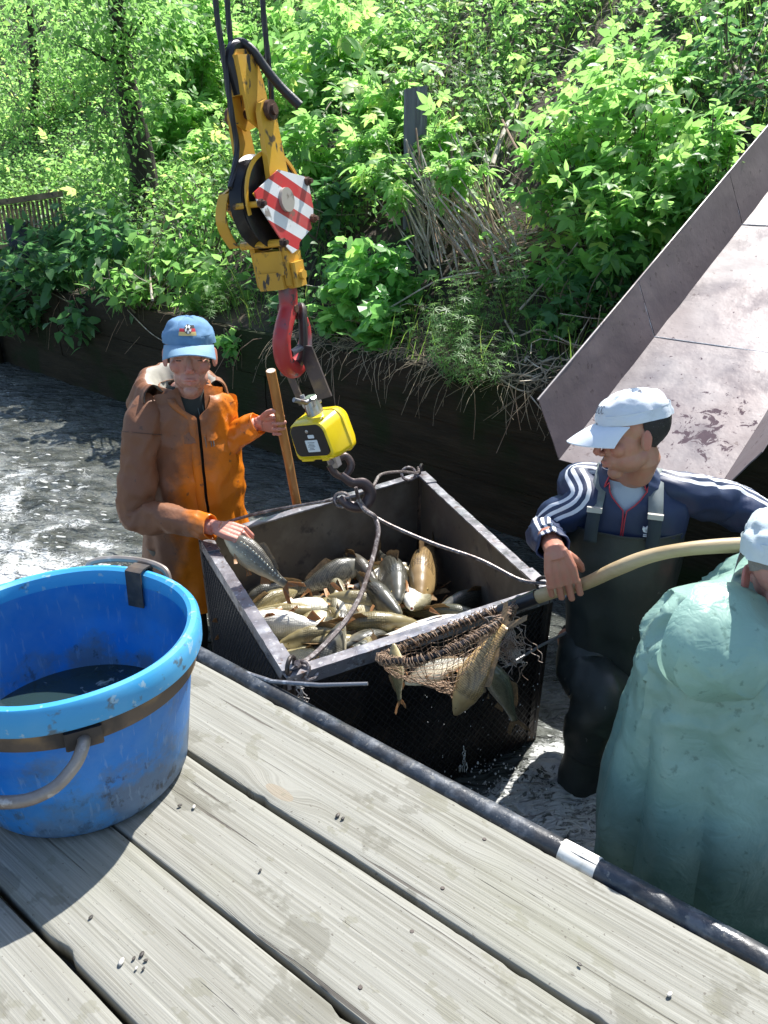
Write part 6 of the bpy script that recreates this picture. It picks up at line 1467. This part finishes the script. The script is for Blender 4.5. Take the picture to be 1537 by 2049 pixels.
def bush(label, name, cat, blobs, T, m_, size, dens, single=0, stems=8, base=None, group=None, up=.8, hang=.1, lift=0, twigs=True):
    """blobs: list of (centre, radius xyz) lumpy crown"""
    c0 = V(blobs[0][0]); base = V(base) if base is not None else V((c0.x, c0.y, bank_z(c0.x, c0.y)))
    t = thing(name, label, cat, base, group); P = []; O = []; tips = []
    for c_, r_ in blobs:
        c_ = np.array(c_); r_ = np.array(r_); nt_ = int(dens*(r_[0]*r_[1]+r_[1]*r_[2]+r_[0]*r_[2])/3*4)
        u = nr.normal(0, 1, (nt_, 3)); u /= np.linalg.norm(u, axis=1)[:, None]; rad = (.45+.62*nr.rand(nt_)**.55)
        for a_, q in zip(u, rad):
            lump = 1+.24*noise.noise(V(tuple(a_*2.1))+V(tuple(c_)))+.12*noise.noise(V(tuple(a_*5))+V(tuple(c_)))
            tip = c_+a_*r_*q*lump
            if tip[2] < bank_z(tip[0], tip[1])+.01 and tip.dot(np.array(NB)) > WALL: continue
            tips.append((tip, a_)); k = nr.randint(4, 8)
            ax_ = a_*np.array([.8, .8, .5])+np.array([0, 0, .55])+nr.normal(0, .25, 3); ax_ /= np.linalg.norm(ax_)
            for j in range(k):
                th = j*2.4+nr.rand(); side = np.cross(ax_, [math.cos(th), math.sin(th), .3]); side /= np.linalg.norm(side)+1e-9
                P.append(tip-ax_*size*(.35*j)); O.append(side+ax_*(.5-.08*j))
    leafset(t, T, m_, np.array(P), np.array(O), size, up, single, hang=hang)
    b = MB()
    for k in range(stems):
        c_, r_ = blobs[k % len(blobs)]; tip = V(c_)+V((rnd.uniform(-.7, .7)*r_[0], rnd.uniform(-.7, .7)*r_[1], rnd.uniform(.0, .8)*r_[2])); b0 = base+V((rnd.uniform(-.12, .12), rnd.uniform(-.08, .08), -.03))
        md = b0.lerp(tip, .5)+V((rnd.uniform(-.08, .08), rnd.uniform(-.08, .08), .05)); pts = [V(q) for q in cr([tuple(b0), tuple(md), tuple(tip)], 5)]
        rr_ = .006+.006*rnd.random(); b.tube(pts, [rr_*(1-.75*j/10) for j in range(11)], 5)
    if twigs:
        for tip, a_ in tips[::2]:
            p1 = V(tuple(tip)); c_ = V(blobs[0][0]); p0 = p1+(c_-p1)*.35+V((0, 0, -size*2)); b.tube([p0, p0.lerp(p1, .6)+V((0, 0, size*.3)), p1], [.0028, .0022, .0012], 3, caps=False)
    b.build('stem', M_twig, t); return t
def crown(px, py, rpx, rpy, off=0.0, ry=None):
    """lobe of foliage centred on a photo pixel, standing just in front of the bank there"""
    h = bank_hit(px, py+rpy*.5); d = (h-V((0, 0, CZ))); L_ = d.length-off; s = L_/FPX
    r = ray(px, py).normalized(); f_ = r.normalized(); c_ = V((0, 0, CZ))+f_*L_*1.0
    rx_, rz_ = rpx*s*.97, rpy*s*.97; return (tuple(c_), (rx_, (ry or rx_*.75), rz_))

def crownY(px, py, rpx, rpy, Y): c_ = at(px, py, Y); s = Y/FPX*.97; return (tuple(c_), (rpx*s, rpx*s*.8, rpy*s))

# ---- post, stump, railing
post = thing('timber_post', 'tall weathered grey timber post standing on the bank behind the dead stalks', 'post', V(bank_hit(835, 455)))
M_post = mat('weathered_post', (.15, .155, .165), .85, layers=(((.075, .075, .08), 8, .4, .65, (1, 1, .12)), ((.22, .225, .235), 30, .55, .7, (1, 1, .08))), bump=((35, .9, .006, (1, 1, .06)), (120, .4, .002, (1, 1, .1))))
pb0 = bank_hit(832, 440); pY = pb0.y; ptop = at(832, 176, pY); hw = 20/FPX*pY*1.02
b = MB(); rows = []
for j in range(16):
    z = pb0.z-.2+(ptop.z-pb0.z+.2)*j/15; r_ = hw*(1+.02*nz(j*.6, 3))
    rows.append([V((ptop.x+a_*r_*(1+.05*nz(j*.4, a_*3, b_)), pY+b_*r_, z+(0.012*a_ if j == 15 else 0))) for a_, b_ in ((-1, -.7), (-.8, -1), (0, -.93), (.05, -1.0), (.8, -1), (1, -.7), (1, .8), (-1, .8))])
b.grid(rows, cu=True, caps=True); b.build('post', M_post, post, smooth=False)
st0 = at(50, 480, 8.25)
stump = thing('dark_stump', 'squat dark blue grey timber block below the slatted railing at the left', 'block', V((st0.x, 8.25, 1.0)))
b = MB(); rr = [[V((st0.x+a_*.125*(1+.05*nz(j, a_)), 8.25+b_*.10, .55+.075*j)) for a_, b_ in ((-1, -1), (.9, -1), (1, -.9), (1, 1), (-1, 1))] for j in range(11)]
zt_ = at(50, 442, 8.25).z; rr = [[V((q.x, q.y, .85+(zt_-.85)*j/10)) for q in r_] for j, r_ in enumerate(rr)]
b.grid(rr, cu=True, caps=True); b.build('timber', mat('dark_blue_timber', (.028, .038, .050), .8, layers=(((.05, .06, .07), 8, .4, .65, (1, 1, .2)),), bump=((30, .7, .006, (1, 1, .1)),)), stump, smooth=False)
rail = thing('slatted_railing', 'brown wooden railing of thin upright slats at the far left above the channel', 'railing', at(60, 460, 8.2)+V((0, 0, -.3)))
M_railw = mat('brown_rail_wood', (.12, .095, .05), .8, layers=(((.20, .16, .09), 10, .45, .65), ((.05, .045, .03), 20, .55, .65)), bump=((40, .5, .004),))
ra, rb = at(-160, 428, 8.6), at(121, 388, 8.0); rax = (rb-ra).normalized()
b = MB(); b.box((ra+rb)/2, ((rb-ra).length, .07, .05), (rax, UP.cross(rax), rax.cross(UP.cross(rax)))); b.build('top_rail', M_railw, rail, smooth=False)
n_sl = 34
for k in range(n_sl):
    p = ra.lerp(rb, (k+.5)/n_sl); b = MB(); hgt = .34+.02*nz(k, 2)+.02*math.sin(k); b.box(p+V((.004*nz(k, 5), 0, -.03-hgt/2)), (.020, .018, hgt), (rax, UP.cross(rax), UP)); b.build('slat', M_railw, rail, smooth=False)
b = MB(); b.box((ra+rb)/2+V((0, .02, -.40)), ((rb-ra).length, .05, .04), (rax, UP.cross(rax), rax.cross(UP.cross(rax)))); b.build('bottom_rail', M_railw, rail, smooth=False)

# ---- trees standing on the bank, left
def trunk(label, pts, rads, nm='leaning_tree', crown_blobs=(), mt='mid', size=.07, dens=60):
    P_ = [V(p) for p in pts]; t = thing(nm, label, 'tree', P_[0]); q = [V(x) for x in cr([tuple(p) for p in P_], 6)]; rr = [x[0] for x in cr([(r_,) for r_ in rads], 6)]
    b = MB(); b.tube([p+V((.012*nz(i*.5, 1), .012*nz(i*.5, 5), 0)) for i, p in enumerate(q)], rr, 12); b.build('trunk', M_bark, t)
    for k in range(5):
        i = rnd.randint(len(q)//3, len(q)-3); p = q[i]; d = V((rnd.uniform(-1, 1), rnd.uniform(-.8, .2), rnd.uniform(.1, .8))).normalized(); b = MB()
        b.tube([p, p+d*.15, p+d*.32+V((0, 0, .04)), p+d*.5+V((0, 0, .05))], [rr[i]*.3, rr[i]*.22, rr[i]*.14, .004], 6); b.build('limb', M_bark, t)
    P = []; O = []
    for c_, r_ in crown_blobs:
        n = int(dens*(r_[0]*r_[2])*4); u = nr.normal(0, 1, (n, 3)); u /= np.linalg.norm(u, axis=1)[:, None]
        tp = np.array(c_)+u*np.array(r_)*(.3+.75*nr.rand(n, 1)**.6)
        for a_, x in zip(u, tp):
            for j in range(6): P.append(x+nr.normal(0, size*.9, 3)); O.append(a_+nr.normal(0, .4, 3))
    if P: leafset(t, T_small, LM[mt], np.array(P), np.array(O), size, .8, 0, hang=.3)
    return t
h0 = bank_hit(290, 440); Yt = h0.y
trunk('dark leaning tree trunk among the foliage left of the crane block', [h0+V((0, 0, -.1)), at(285, 330, Yt), at(262, 220, Yt-.1), at(245, 120, Yt-.1), at(235, 20, Yt-.2), at(225, -160, Yt-.3)], [.17, .14, .12, .10, .085, .06],
      crown_blobs=[crownY(120, -40, 200, 90, Yt-.6), crownY(190, 70, 110, 70, Yt-.5), crownY(215, 250, 60, 130, Yt-.4), crownY(300, 60, 90, 70, Yt-.4), crownY(285, 200, 40, 60, Yt-.5)], mt='mid', size=.075, dens=110)
h0 = bank_hit(60, 260)
trunk('thin tree with small bright leaves at the far upper left', [h0+V((0, 0, -.1)), at(70, 150, h0.y), at(60, 20, h0.y-.2), at(60, -140, h0.y-.2)], [.08, .07, .05, .03], nm='small_tree',
      crown_blobs=[crownY(60, 60, 130, 90, h0.y-.5), crownY(30, 190, 110, 80, h0.y-.4), crownY(150, 140, 70, 60, h0.y-.4)], mt='bright', size=.08, dens=75)

# ---- low growth all over the bank: one carpet nobody could count
def carpet(name, n, smin, smax, dmin, dmax, T, m_, size, hmin, hmax, up=.75, thin=None):
    P = []; O = []
    for _ in range(n):
        s = rnd.uniform(smin, smax); d = dmin+(dmax-dmin)*rnd.random()**.8; x = NB.x*(WALL+d)+DB.x*s; y = NB.y*(WALL+d)+DB.y*s
        e = s+1.59
        if -.12 < e < .78 and d < 5.5: continue
        if thin and fb((x*1.6, y*1.6, 7), 2) < thin: continue
        z = bank_z(x, y); h = rnd.uniform(hmin, hmax)*(.7+.6*nz(x*2, y*2, 5)+.3); lean = rnd.gauss(0, .06)
        k = max(2, int(h/size/.62)); 
        for j in range(k):
            a = j*2.4+rnd.random(); zz = h*(j+1)/k; P.append((x+lean*zz-.0*zz+rnd.gauss(0, .01), y-.25*zz*0+rnd.gauss(0, .01), z+zz)); O.append((math.cos(a), math.sin(a), .2+.5*j/k))
    o = leaves_mesh_from(name, T, m_, P, O, size, up); return o
def leaves_mesh_from(name, T, m_, P, O, size, up, parent=None):
    pos = np.array(P); out = np.array(O); n = len(pos); nrm = np.array([0, 0, up])[None]+out*.3+nr.normal(0, .42, (n, 3)); nrm /= np.linalg.norm(nrm, axis=1)[:, None]
    d = out+nr.normal(0, .3, (n, 3)); d -= nrm*(d*nrm).sum(1)[:, None]; d /= np.linalg.norm(d, axis=1)[:, None]+1e-9; Y = np.cross(nrm, d)
    return leaves_mesh(name, T, pos, d, Y, nrm, size*(.6+.7*nr.rand(n)), m_, parent, 'stuff')
tag(carpet('nettle_growth', 9000, -16, 1.6, .12, 6.0, T_nettle, LM['mid'], .062, .12, .45, thin=-.40), 'mixed green nettles and weeds covering the whole bank', 'undergrowth')
tag(carpet('bright_weeds', 12000, -24, 4.4, 1.0, 13, T_small, LM['bright'], .066, .15, .5, thin=-.42), 'bright sunlit weeds covering the upper slope', 'undergrowth')
tag(carpet('elder_seedlings', 3800, -22, 4.2, 1.0, 12, T_elder, LM['bright'], .17, .15, .5, thin=-.25), 'broad-leaved seedlings scattered over the upper slope', 'undergrowth')
# grass on the slope
P = []; X_ = []
for _ in range(30000):
    s = rnd.uniform(-14, 4.3); d = rnd.uniform(.0, 9)**1.0; x = NB.x*(WALL+d)+DB.x*s; y = NB.y*(WALL+d)+DB.y*s
    e = s+1.59
    if -.1 < e < .76 and d < 5.5: continue
    if fb((x*1.1+20, y*1.1, 3), 2) < .02 and d > .5: continue
    P.append((x, y, bank_z(x, y)-.01)); a = rnd.uniform(0, 6.28); X_.append((.35*math.cos(a), .35*math.sin(a), 1))
P = np.array(P); D_ = np.array(X_); D_ /= np.linalg.norm(D_, axis=1)[:, None]; Z_ = np.cross(D_, nr.normal(0, 1, D_.shape)); Z_ /= np.linalg.norm(Z_, axis=1)[:, None]
o = leaves_mesh('grass', T_grass3, P, D_, np.cross(Z_, D_), Z_, .16+.2*nr.rand(len(P)), LM['grass'], None, 'stuff'); tag(o, 'fine green grass growing between the weeds on the bank', 'grass')
# dry litter at the lip of the bank
def litter(name, n, fn, m_, r_, label, cat, parent=None, L0=.08, L1=.3, dz=0, segs=4):
    b = MB()
    for k in range(n):
        p, d = fn(); L_ = rnd.uniform(L0, L1); pts = []; bend = V((rnd.gauss(0, 1), rnd.gauss(0, 1), rnd.gauss(0, .6)))*L_*.6; q = V(p); dd = V(d).normalized()
        for j in range(segs+1): u = j/segs; pts.append(q+dd*L_*u+bend*u*(1-u)+V((0, 0, dz*L_*u*u)))
        b.tube(pts, [r_*(1-.5*j/segs) for j in range(segs+1)], 4, caps=False)
    o = b.build(name, m_, parent, smooth='full', kind='stuff'); 
    if label: tag(o, label, cat)
    return o
def lip():
    s = rnd.uniform(-3.9, -1.55)-abs(rnd.gauss(0, .2)); q = NB*(WALL+rnd.uniform(-.06, .30))+DB*s; return (q.x, q.y, bank_z(q.x, q.y)+rnd.uniform(0, .04) if q.dot(NB) > WALL else .86), (rnd.gauss(0, 1.0)-.35, rnd.gauss(0, .9)-.4, rnd.gauss(-.1, .5))
litter('dry_grass_fringe', 700, lip, mat('hay', (.36, .30, .20), .85, layers=(((.22, .17, .11), 12, .4, .6),)), .0019, 'pale dry grass and roots hanging over the top of the timber wall', 'dry grass', dz=-.55, L0=.06, L1=.30)
def onbank(s0, s1, d0, d1, h=.1):
    def f():
        s = rnd.uniform(s0, s1); d = rnd.uniform(d0, d1); q = NB*(WALL+d)+DB*s; return (q.x, q.y, bank_z(q.x, q.y)+rnd.uniform(.0, h)), (rnd.gauss(0, 1), rnd.gauss(0, 1), rnd.gauss(.05, .3))
    return f
litter('fallen_twigs', 420, onbank(-9, -1.55, .05, 4.5), M_dry, .0035, 'bleached fallen twigs strewn over the bank', 'twigs', L0=.15, L1=.6)
litter('dark_roots', 200, onbank(-7, -1.55, -.05, .35, .02), M_dryb, .003, 'thin brown roots trailing down over the timber wall', 'roots', L0=.1, L1=.4, dz=-1.0)

# ---- brush pile: dead stalks leaning behind the lime green plant
h0 = bank_hit(930, 470)
pile = thing('brush_pile', 'sheaf of bleached dead stalks leaning on the bank right of the timber post', 'brush pile', h0)
def stalk(p0, p1, r_, m_, parent, sag=.03):
    md = (p0+p1)/2+V((rnd.gauss(0, sag), rnd.gauss(0, sag), rnd.gauss(0, sag))); b = MB(); pts = [V(q) for q in cr([tuple(p0), tuple(md), tuple(p1)], 4)]
    b.tube(pts, [r_*(1-.35*j/8) for j in range(9)], 6); return b.build('stalk', m_, parent)
for k in range(95):
    bx, by = rnd.uniform(840, 1060), rnd.uniform(470, 560); lean = rnd.gauss(-55, 38)+(-45 if bx > 930 else 25); ln = rnd.uniform(110, 230); Yb = bank_hit(bx, by).y-.06-rnd.random()*.22
    p0 = at(bx, by, Yb); p1 = at(bx+lean, by-ln, Yb+.12+rnd.random()*.35); p1.z = max(p1.z, bank_z(p1.x, p1.y)+.03)
    stalk(p0, p1, rnd.uniform(.0035, .0095), M_dry if rnd.random() < .75 else M_dryb, pile, .02)
for k in range(55):
    bx, by = rnd.uniform(900, 1010), rnd.uniform(500, 570); Yb = bank_hit(bx, by).y-.12-rnd.random()*.15; p0 = at(bx, by, Yb); p1 = at(bx+rnd.uniform(120, 260), by-rnd.uniform(20, 95), Yb+rnd.uniform(-.1, .15)); stalk(p0, p1, rnd.uniform(.003, .006), M_dryb if rnd.random() < .6 else M_dry, pile, .03)
def branch(label, pts, r0, r1, m_, Yoff=.15, cat='branch', name='dead_branch', forks=0):
    P_ = []
    for q in pts: h = bank_hit(q[0], q[1]); P_.append(at(q[0], q[1], h.y-Yoff-(q[2] if len(q) > 2 else 0)))
    t = thing(name, label, cat, P_[0]); b = MB(); q = [V(x) for x in cr([tuple(p) for p in P_], 6)]; n = len(q); b.tube([p+V((.006*nz(i, 2), 0, .006*nz(i, 7))) for i, p in enumerate(q)], [r0+(r1-r0)*i/(n-1) for i in range(n)], 6); b.build('stem', m_, t)
    for k in range(forks):
        i = rnd.randint(n//4, n-2); d = V((rnd.gauss(0, 1), rnd.gauss(0, .4), rnd.gauss(.2, .8))).normalized(); L_ = rnd.uniform(.08, .3); b = MB(); b.tube([q[i], q[i]+d*L_*.5+V((0, 0, rnd.gauss(0, .02))), q[i]+d*L_], [r1*1.1, r1*.8, r1*.4], 5); b.build('twig', m_, t)
    return t
branch('pale forked dead branch standing up left of the timber post', [(735, 245), (742, 205), (728, 170), (714, 118)], .010, .005, M_dry, .8, forks=3)
branch('short pale broken stick hanging in front of the dark gap beside the striped plate', [(620, 288), (652, 288), (690, 281), (725, 288)], .008, .005, M_dry, .9, forks=1)
branch('long arching pale stem above the timber post', [(860, 122), (920, 140), (960, 180), (985, 235)], .006, .004, M_dry, .6)
branch('thick grey dead branch slanting beside the right bush', [(985, 330), (1010, 260), (1040, 200), (1058, 150)], .018, .008, M_dry, .35, forks=3)
branch('brown bare stick crossing the thick grey branch', [(1005, 240), (1030, 290), (1058, 330)], .008, .007, M_dryb, .6)
branch('white bowed twig arching over the lime green plant', [(712, 630), (750, 632), (790, 610), (880, 560), (960, 545)], .007, .004, M_dry, .35)
branch('pale dead branch with side twigs behind the head of the man in orange', [(305, 600), (301, 560), (300, 510), (298, 480)], .010, .005, M_dry, .55, forks=5)
branch('grey forked dead branch amid the leaves left of the crane block', [(375, 515), (362, 480), (355, 440), (335, 412)], .012, .005, M_dry, .5, forks=6)
branch('bare grey sapling crossing the dark corner at the upper right', [(1500, 165), (1460, 120), (1430, 50), (1424, -20)], .012, .007, M_dry, .4)
branch('white straight dead stem in the upper right corner', [(1480, 160), (1510, 90), (1540, 30)], .007, .005, M_dry, .45)
branch('arched whitish twig sweeping over the litter beside the chute', [(1010, 640), (1035, 672), (1080, 660), (1150, 690), (1195, 690)], .007, .004, M_dry, .2, forks=2)
branch('long thin twig rising to the right beside the big right bush', [(1040, 620), (1090, 565), (1130, 520), (1160, 480)], .007, .004, M_dry, .4)
for k in range(16):
    x0, y0 = rnd.uniform(960, 1110), rnd.uniform(660, 770); dx, dy = rnd.uniform(-110, 110), rnd.uniform(-30, 30)
    x1 = min(1150, x0+dx); branch('bleached twig in the tangle beside the foot of the chute', [(x0, y0), ((x0+x1)/2, y0+dy*.5+rnd.uniform(-14, 14)), (x1, y0+dy)], rnd.uniform(.004, .007), .003, M_dry, .08, name='dead_twig', cat='twig', forks=1)['group'] = 'bleached twigs tangled by the chute'

# ---- bushes and plants one can tell apart
bush('large bright shrub with three-part leaves filling the bank beside the chute', 'leafy_shrub', 'shrub', [crown(1250, 250, 165, 120, .55), crown(1150, 330, 110, 110, .55), crown(1360, 300, 120, 110, .5), crown(1290, 130, 110, 70, .35), crown(1210, 440, 130, 110, .45), crown(1320, 430, 90, 80, .35), crown(1150, 520, 100, 60, .2)], T_three, LM['bright'], .145, 125, single=260, stems=26)
bush('darker leafy shrub under the big bright one, touching the chute edge', 'leafy_shrub', 'shrub', [crown(1180, 560, 90, 60, .35), crown(1240, 520, 70, 60, .3), crown(1120, 600, 70, 50, .25)], T_three, LM['deep'], .14, 80, single=90, stems=10)
bush('small leafy bush between the twig tangle and the chute edge', 'leafy_shrub', 'shrub', [crown(1130, 665, 55, 35, .12), crown(1185, 620, 40, 30, .12)], T_three, LM['mid'], .10, 110, single=40, stems=5)
bush('tall shrub with broad sunlit leaves behind and right of the crane block', 'maple_shrub', 'shrub', [crown(700, 110, 130, 90, .8), crown(620, 200, 90, 80, .8), crown(770, 190, 80, 80, .7), crown(650, 60, 120, 60, .5), crown(640, 290, 70, 70, .65)], T_elder, LM['bright'], .23, 85, single=200, stems=18)
bush('shrub with pale sunlit leaves left of the crane ropes', 'maple_shrub', 'shrub', [crown(370, 130, 100, 110, 1.0), crown(350, 250, 80, 80, .9), crown(430, 60, 70, 80, .9), crown(400, 320, 80, 60, .7)], T_elder, LM['bright'], .23, 75, single=150, stems=14)
bush('young elder with yellow green tips in front of the timber post, left side', 'elder_sapling', 'sapling', [crown(745, 270, 55, 40, 1.05), crown(765, 330, 60, 40, 1.0), crown(720, 310, 40, 40, 1.0), crown(790, 360, 40, 26, 1.0)], T_elder, LM['bright'], .15, 140, single=90, stems=7)
bush('young elder with yellow green tips just right of the timber post', 'elder_sapling', 'sapling', [crown(885, 260, 50, 50, .95), crown(920, 320, 65, 35, .95), crown(860, 220, 40, 30, .9)], T_elder, LM['bright'], .15, 140, single=80, stems=6)
bush('lush lime green plant with lobed leaves at the edge of the timber wall', 'lobed_leaf_plant', 'plant', [crown(730, 560, 85, 75, .32), crown(790, 540, 60, 60, .35), crown(680, 520, 45, 50, .35), crown(760, 630, 60, 45, .25), crown(680, 610, 50, 50, .28)], T_lobed, LM['lime'], .125, 200, single=300, stems=12, hang=.25)
bush('small lobed plant hanging over the wall between the blue cap and the red hook', 'lobed_leaf_plant', 'plant', [crown(470, 670, 38, 22, .12)], T_lobed, LM['lime'], .10, 300, single=26, stems=3)
bush('dark nettle clump beside the slatted railing at the left', 'nettle_clump', 'plant', [crown(150, 480, 110, 70, .7), crown(10, 560, 80, 50, .4), crown(20, 500, 60, 40, .3), crown(90, 540, 80, 50, .5), crown(230, 500, 80, 80, .6), crown(60, 500, 50, 60, .5)], T_nettle, LM['deep'], .15, 120, single=140, stems=14)
bush('mid green nettle clump above the wall left of the blue cap', 'nettle_clump', 'plant', [crown(270, 570, 90, 45, .35), crown(330, 500, 70, 60, .5), crown(400, 560, 80, 60, .4)], T_nettle, LM['mid'], .12, 150, single=130, stems=10)
bush('bright leafy mass behind the yellow block at its left', 'leafy_shrub', 'shrub', [crown(420, 440, 70, 60, .7), crown(370, 380, 70, 50, .8), crown(250, 390, 60, 60, .7)], T_small, LM['bright'], .085, 190, stems=8)
bush('leafy weeds behind the lower half of the yellow block, right side', 'nettle_clump', 'plant', [crown(650, 400, 60, 80, .5), crown(600, 620, 60, 30, .12), crown(560, 500, 50, 60, .5)], T_nettle, LM['deep'], .13, 120, single=60, stems=8)
bush('small bush with yellow green leaves on the far slope above the railing', 'leafy_shrub', 'shrub', [crown(170, 350, 70, 45, .5), crown(60, 350, 80, 40, .4)], T_small, LM['bright'], .08, 170, stems=6)
bush('dark green weeds drooping over the wall at the far left', 'nettle_clump', 'plant', [crown(60, 620, 90, 35, .2), crown(170, 625, 80, 30, .2)], T_nettle, LM['deep'], .13, 120, single=40, stems=5)
bush('dark shrub in the shade of the upper right corner', 'leafy_shrub', 'shrub', [crown(1480, 90, 90, 80, .4), crown(1500, 200, 60, 50, .3)], T_small, LM['deep'], .075, 110, stems=8)
bush('bush of pointed leaves spilling over the top of the chute', 'leafy_shrub', 'shrub', [crown(1455, 260, 55, 45, .75), crown(1400, 330, 50, 40, .7)], T_three, LM['bright'], .11, 150, single=60, stems=6)
def bedstraw(label, pts, n, hpx):
    t = thing('bedstraw_plant', label, 'plant', bank_hit(*pts[0])); P = []; O = []; b = MB()
    for k in range(n):
        i = rnd.randint(0, len(pts)-1); x = pts[i][0]+rnd.gauss(0, 26); y = pts[i][1]+rnd.gauss(0, 10); h = bank_hit(x, y); Y_ = max(h.y-.12-rnd.random()*.14, 1); s = Y_/FPX*1.05
        p0 = at(x, y, Y_); L_ = hpx*s*rnd.uniform(.5, 1.15); ln = V((rnd.gauss(0, .38), rnd.gauss(0, .25)-.15, 1)).normalized(); m = max(3, int(L_/.034))
        b.tube([p0+ln*L_*j/4+V((0, 0, 0)) for j in range(5)], .0018, 3, caps=False)
        for j in range(m):
            P.append(tuple(p0+ln*L_*(j+1)/m)); O.append((ln.x, ln.y, ln.z))
    pos = np.array(P); Z = np.array(O)+nr.normal(0, .15, (len(P), 3)); Z /= np.linalg.norm(Z, axis=1)[:, None]; X, Y = ortho(Z, nr.rand(len(P))*6)
    leaves_mesh('whorls', T_whorl, pos, X, Y, Z, .044*(.35+.95*nr.rand(len(P))), LM['mid'], t, 'stuff'); b.build('stem', M_twig, t)
bedstraw('feathery bedstraw hanging over the wall right of the dry fringe', [(905, 760), (920, 720), (900, 700), (950, 770)], 46, 95)
bedstraw('tall feathery bedstraw stems right of the lime green plant', [(900, 690), (985, 640), (1020, 640), (950, 660)], 40, 120)
bedstraw('feathery stems rising beside the thick grey dead branch', [(960, 260), (1000, 200), (1020, 150), (940, 200)], 34, 120)
bedstraw('feathery weeds at the left edge of the litter above the wall', [(470, 610), (540, 640), (620, 640), (420, 620)], 26, 60)
# vine stems trailing down the wall
for k, (pts, lb) in enumerate((([(255, 620), (300, 665), (340, 690)], 'thin pale vine trailing on the dark wall left of the blue cap'), ([(1060, 790), (1100, 840), (1150, 900)], 'thin root hanging on the dark wall beside the chute corner'))):
    b = MB(); q = []
    for x, y in pts:
        r = ray(x, y); t_ = (WALL-.06)/r.dot(NB); q.append(V((0, 0, CZ))+r*t_)
    b.tube([V(a_) for a_ in cr([tuple(a_) for a_ in q], 8)], .0035, 5); tag(b.build('hanging_vine', M_dry), lb, 'vine')

# ---- small things on the deck, water splashes
M_chip = mat('dark_debris', (.04, .035, .03), .6, layers=(((.12, .10, .08), 60, .5, .6),)); M_shell = mat('pale_chip', (.42, .40, .36), .6)
DG = 'scraps of bark and mud on the planks'
for k, (x, y, s) in enumerate(((243, 1925, .8), (268, 1918, .4), (284, 1910, .6), (292, 1922, .4), (273, 1938, .35), (287, 1939, .35), (182, 1836, .5), (360, 1612, .5), (388, 1615, .6), (676, 1632, .7), (686, 1638, .5), (521, 1742, .4), (1340, 1990, .6), (1160, 1930, .4))):
    p = atz(x, y, DZ+.003); b = MB(); n = 8; r0 = .006*s; a1 = rnd.uniform(0, 3); rows = []
    for q, (f_, z_) in enumerate(((1.0, 0), (1.05, .002), (.55, .0045*s))):
        rows.append([p+V((math.cos(a1)*u-math.sin(a1)*v_, math.sin(a1)*u+math.cos(a1)*v_, z_)) for u, v_ in [(r0*1.7*f_*math.cos(6.283*i/n)*(1+.3*nz(i, k, 2)), r0*f_*math.sin(6.283*i/n)*(1+.3*nz(i, k, 8))) for i in range(n)]])
    b.grid(rows, cu=True, caps=True); tag(b.build('bark_scrap', M_chip if k % 4 else M_shell, smooth='full'), 'tiny dark scrap of bark or mud on the planks', 'debris', DG)
m, N, L, B = new_mat('splash_water'); B.inputs['Base Color'].default_value = (.75, .77, .76, 1); B.inputs['Roughness'].default_value = .08; B.inputs['Alpha'].default_value = 1; B.inputs['Transmission Weight'].default_value = .35; M_spl = m
b = MB()
for k in range(150):
    cx, cy = ((1010, 1560) if k % 3 else (930, 1530)); p = atz(cx+rnd.gauss(0, 55), cy+rnd.gauss(0, 28), .02); p.z = abs(rnd.gauss(0, .035)); r_ = rnd.uniform(.0012, .0042); b.ell(p, (r_, r_, r_*rnd.uniform(.8, 1.8)), None, 6, 4)
for k in range(5):
    p = atz(925+rnd.gauss(0, 10), 1545, .02); b.tube([p+V((.006*nz(k, j*.8), .006*nz(k, j*.8, 4), .010*j)) for j in range(int(rnd.uniform(4, 14)))], [.0022]*0 or .0018, 5)
for k in range(60):
    p = at(rnd.uniform(850, 1080), rnd.uniform(1340, 1540), 1.93); r_ = rnd.uniform(.0008, .0018); b.ell(p, (r_, r_, r_*1.6), None, 5, 4)
o = b.build('water_splash', M_spl, smooth='full', kind='stuff'); tag(o, 'spray of white droplets where the cage meets the water', 'splash')
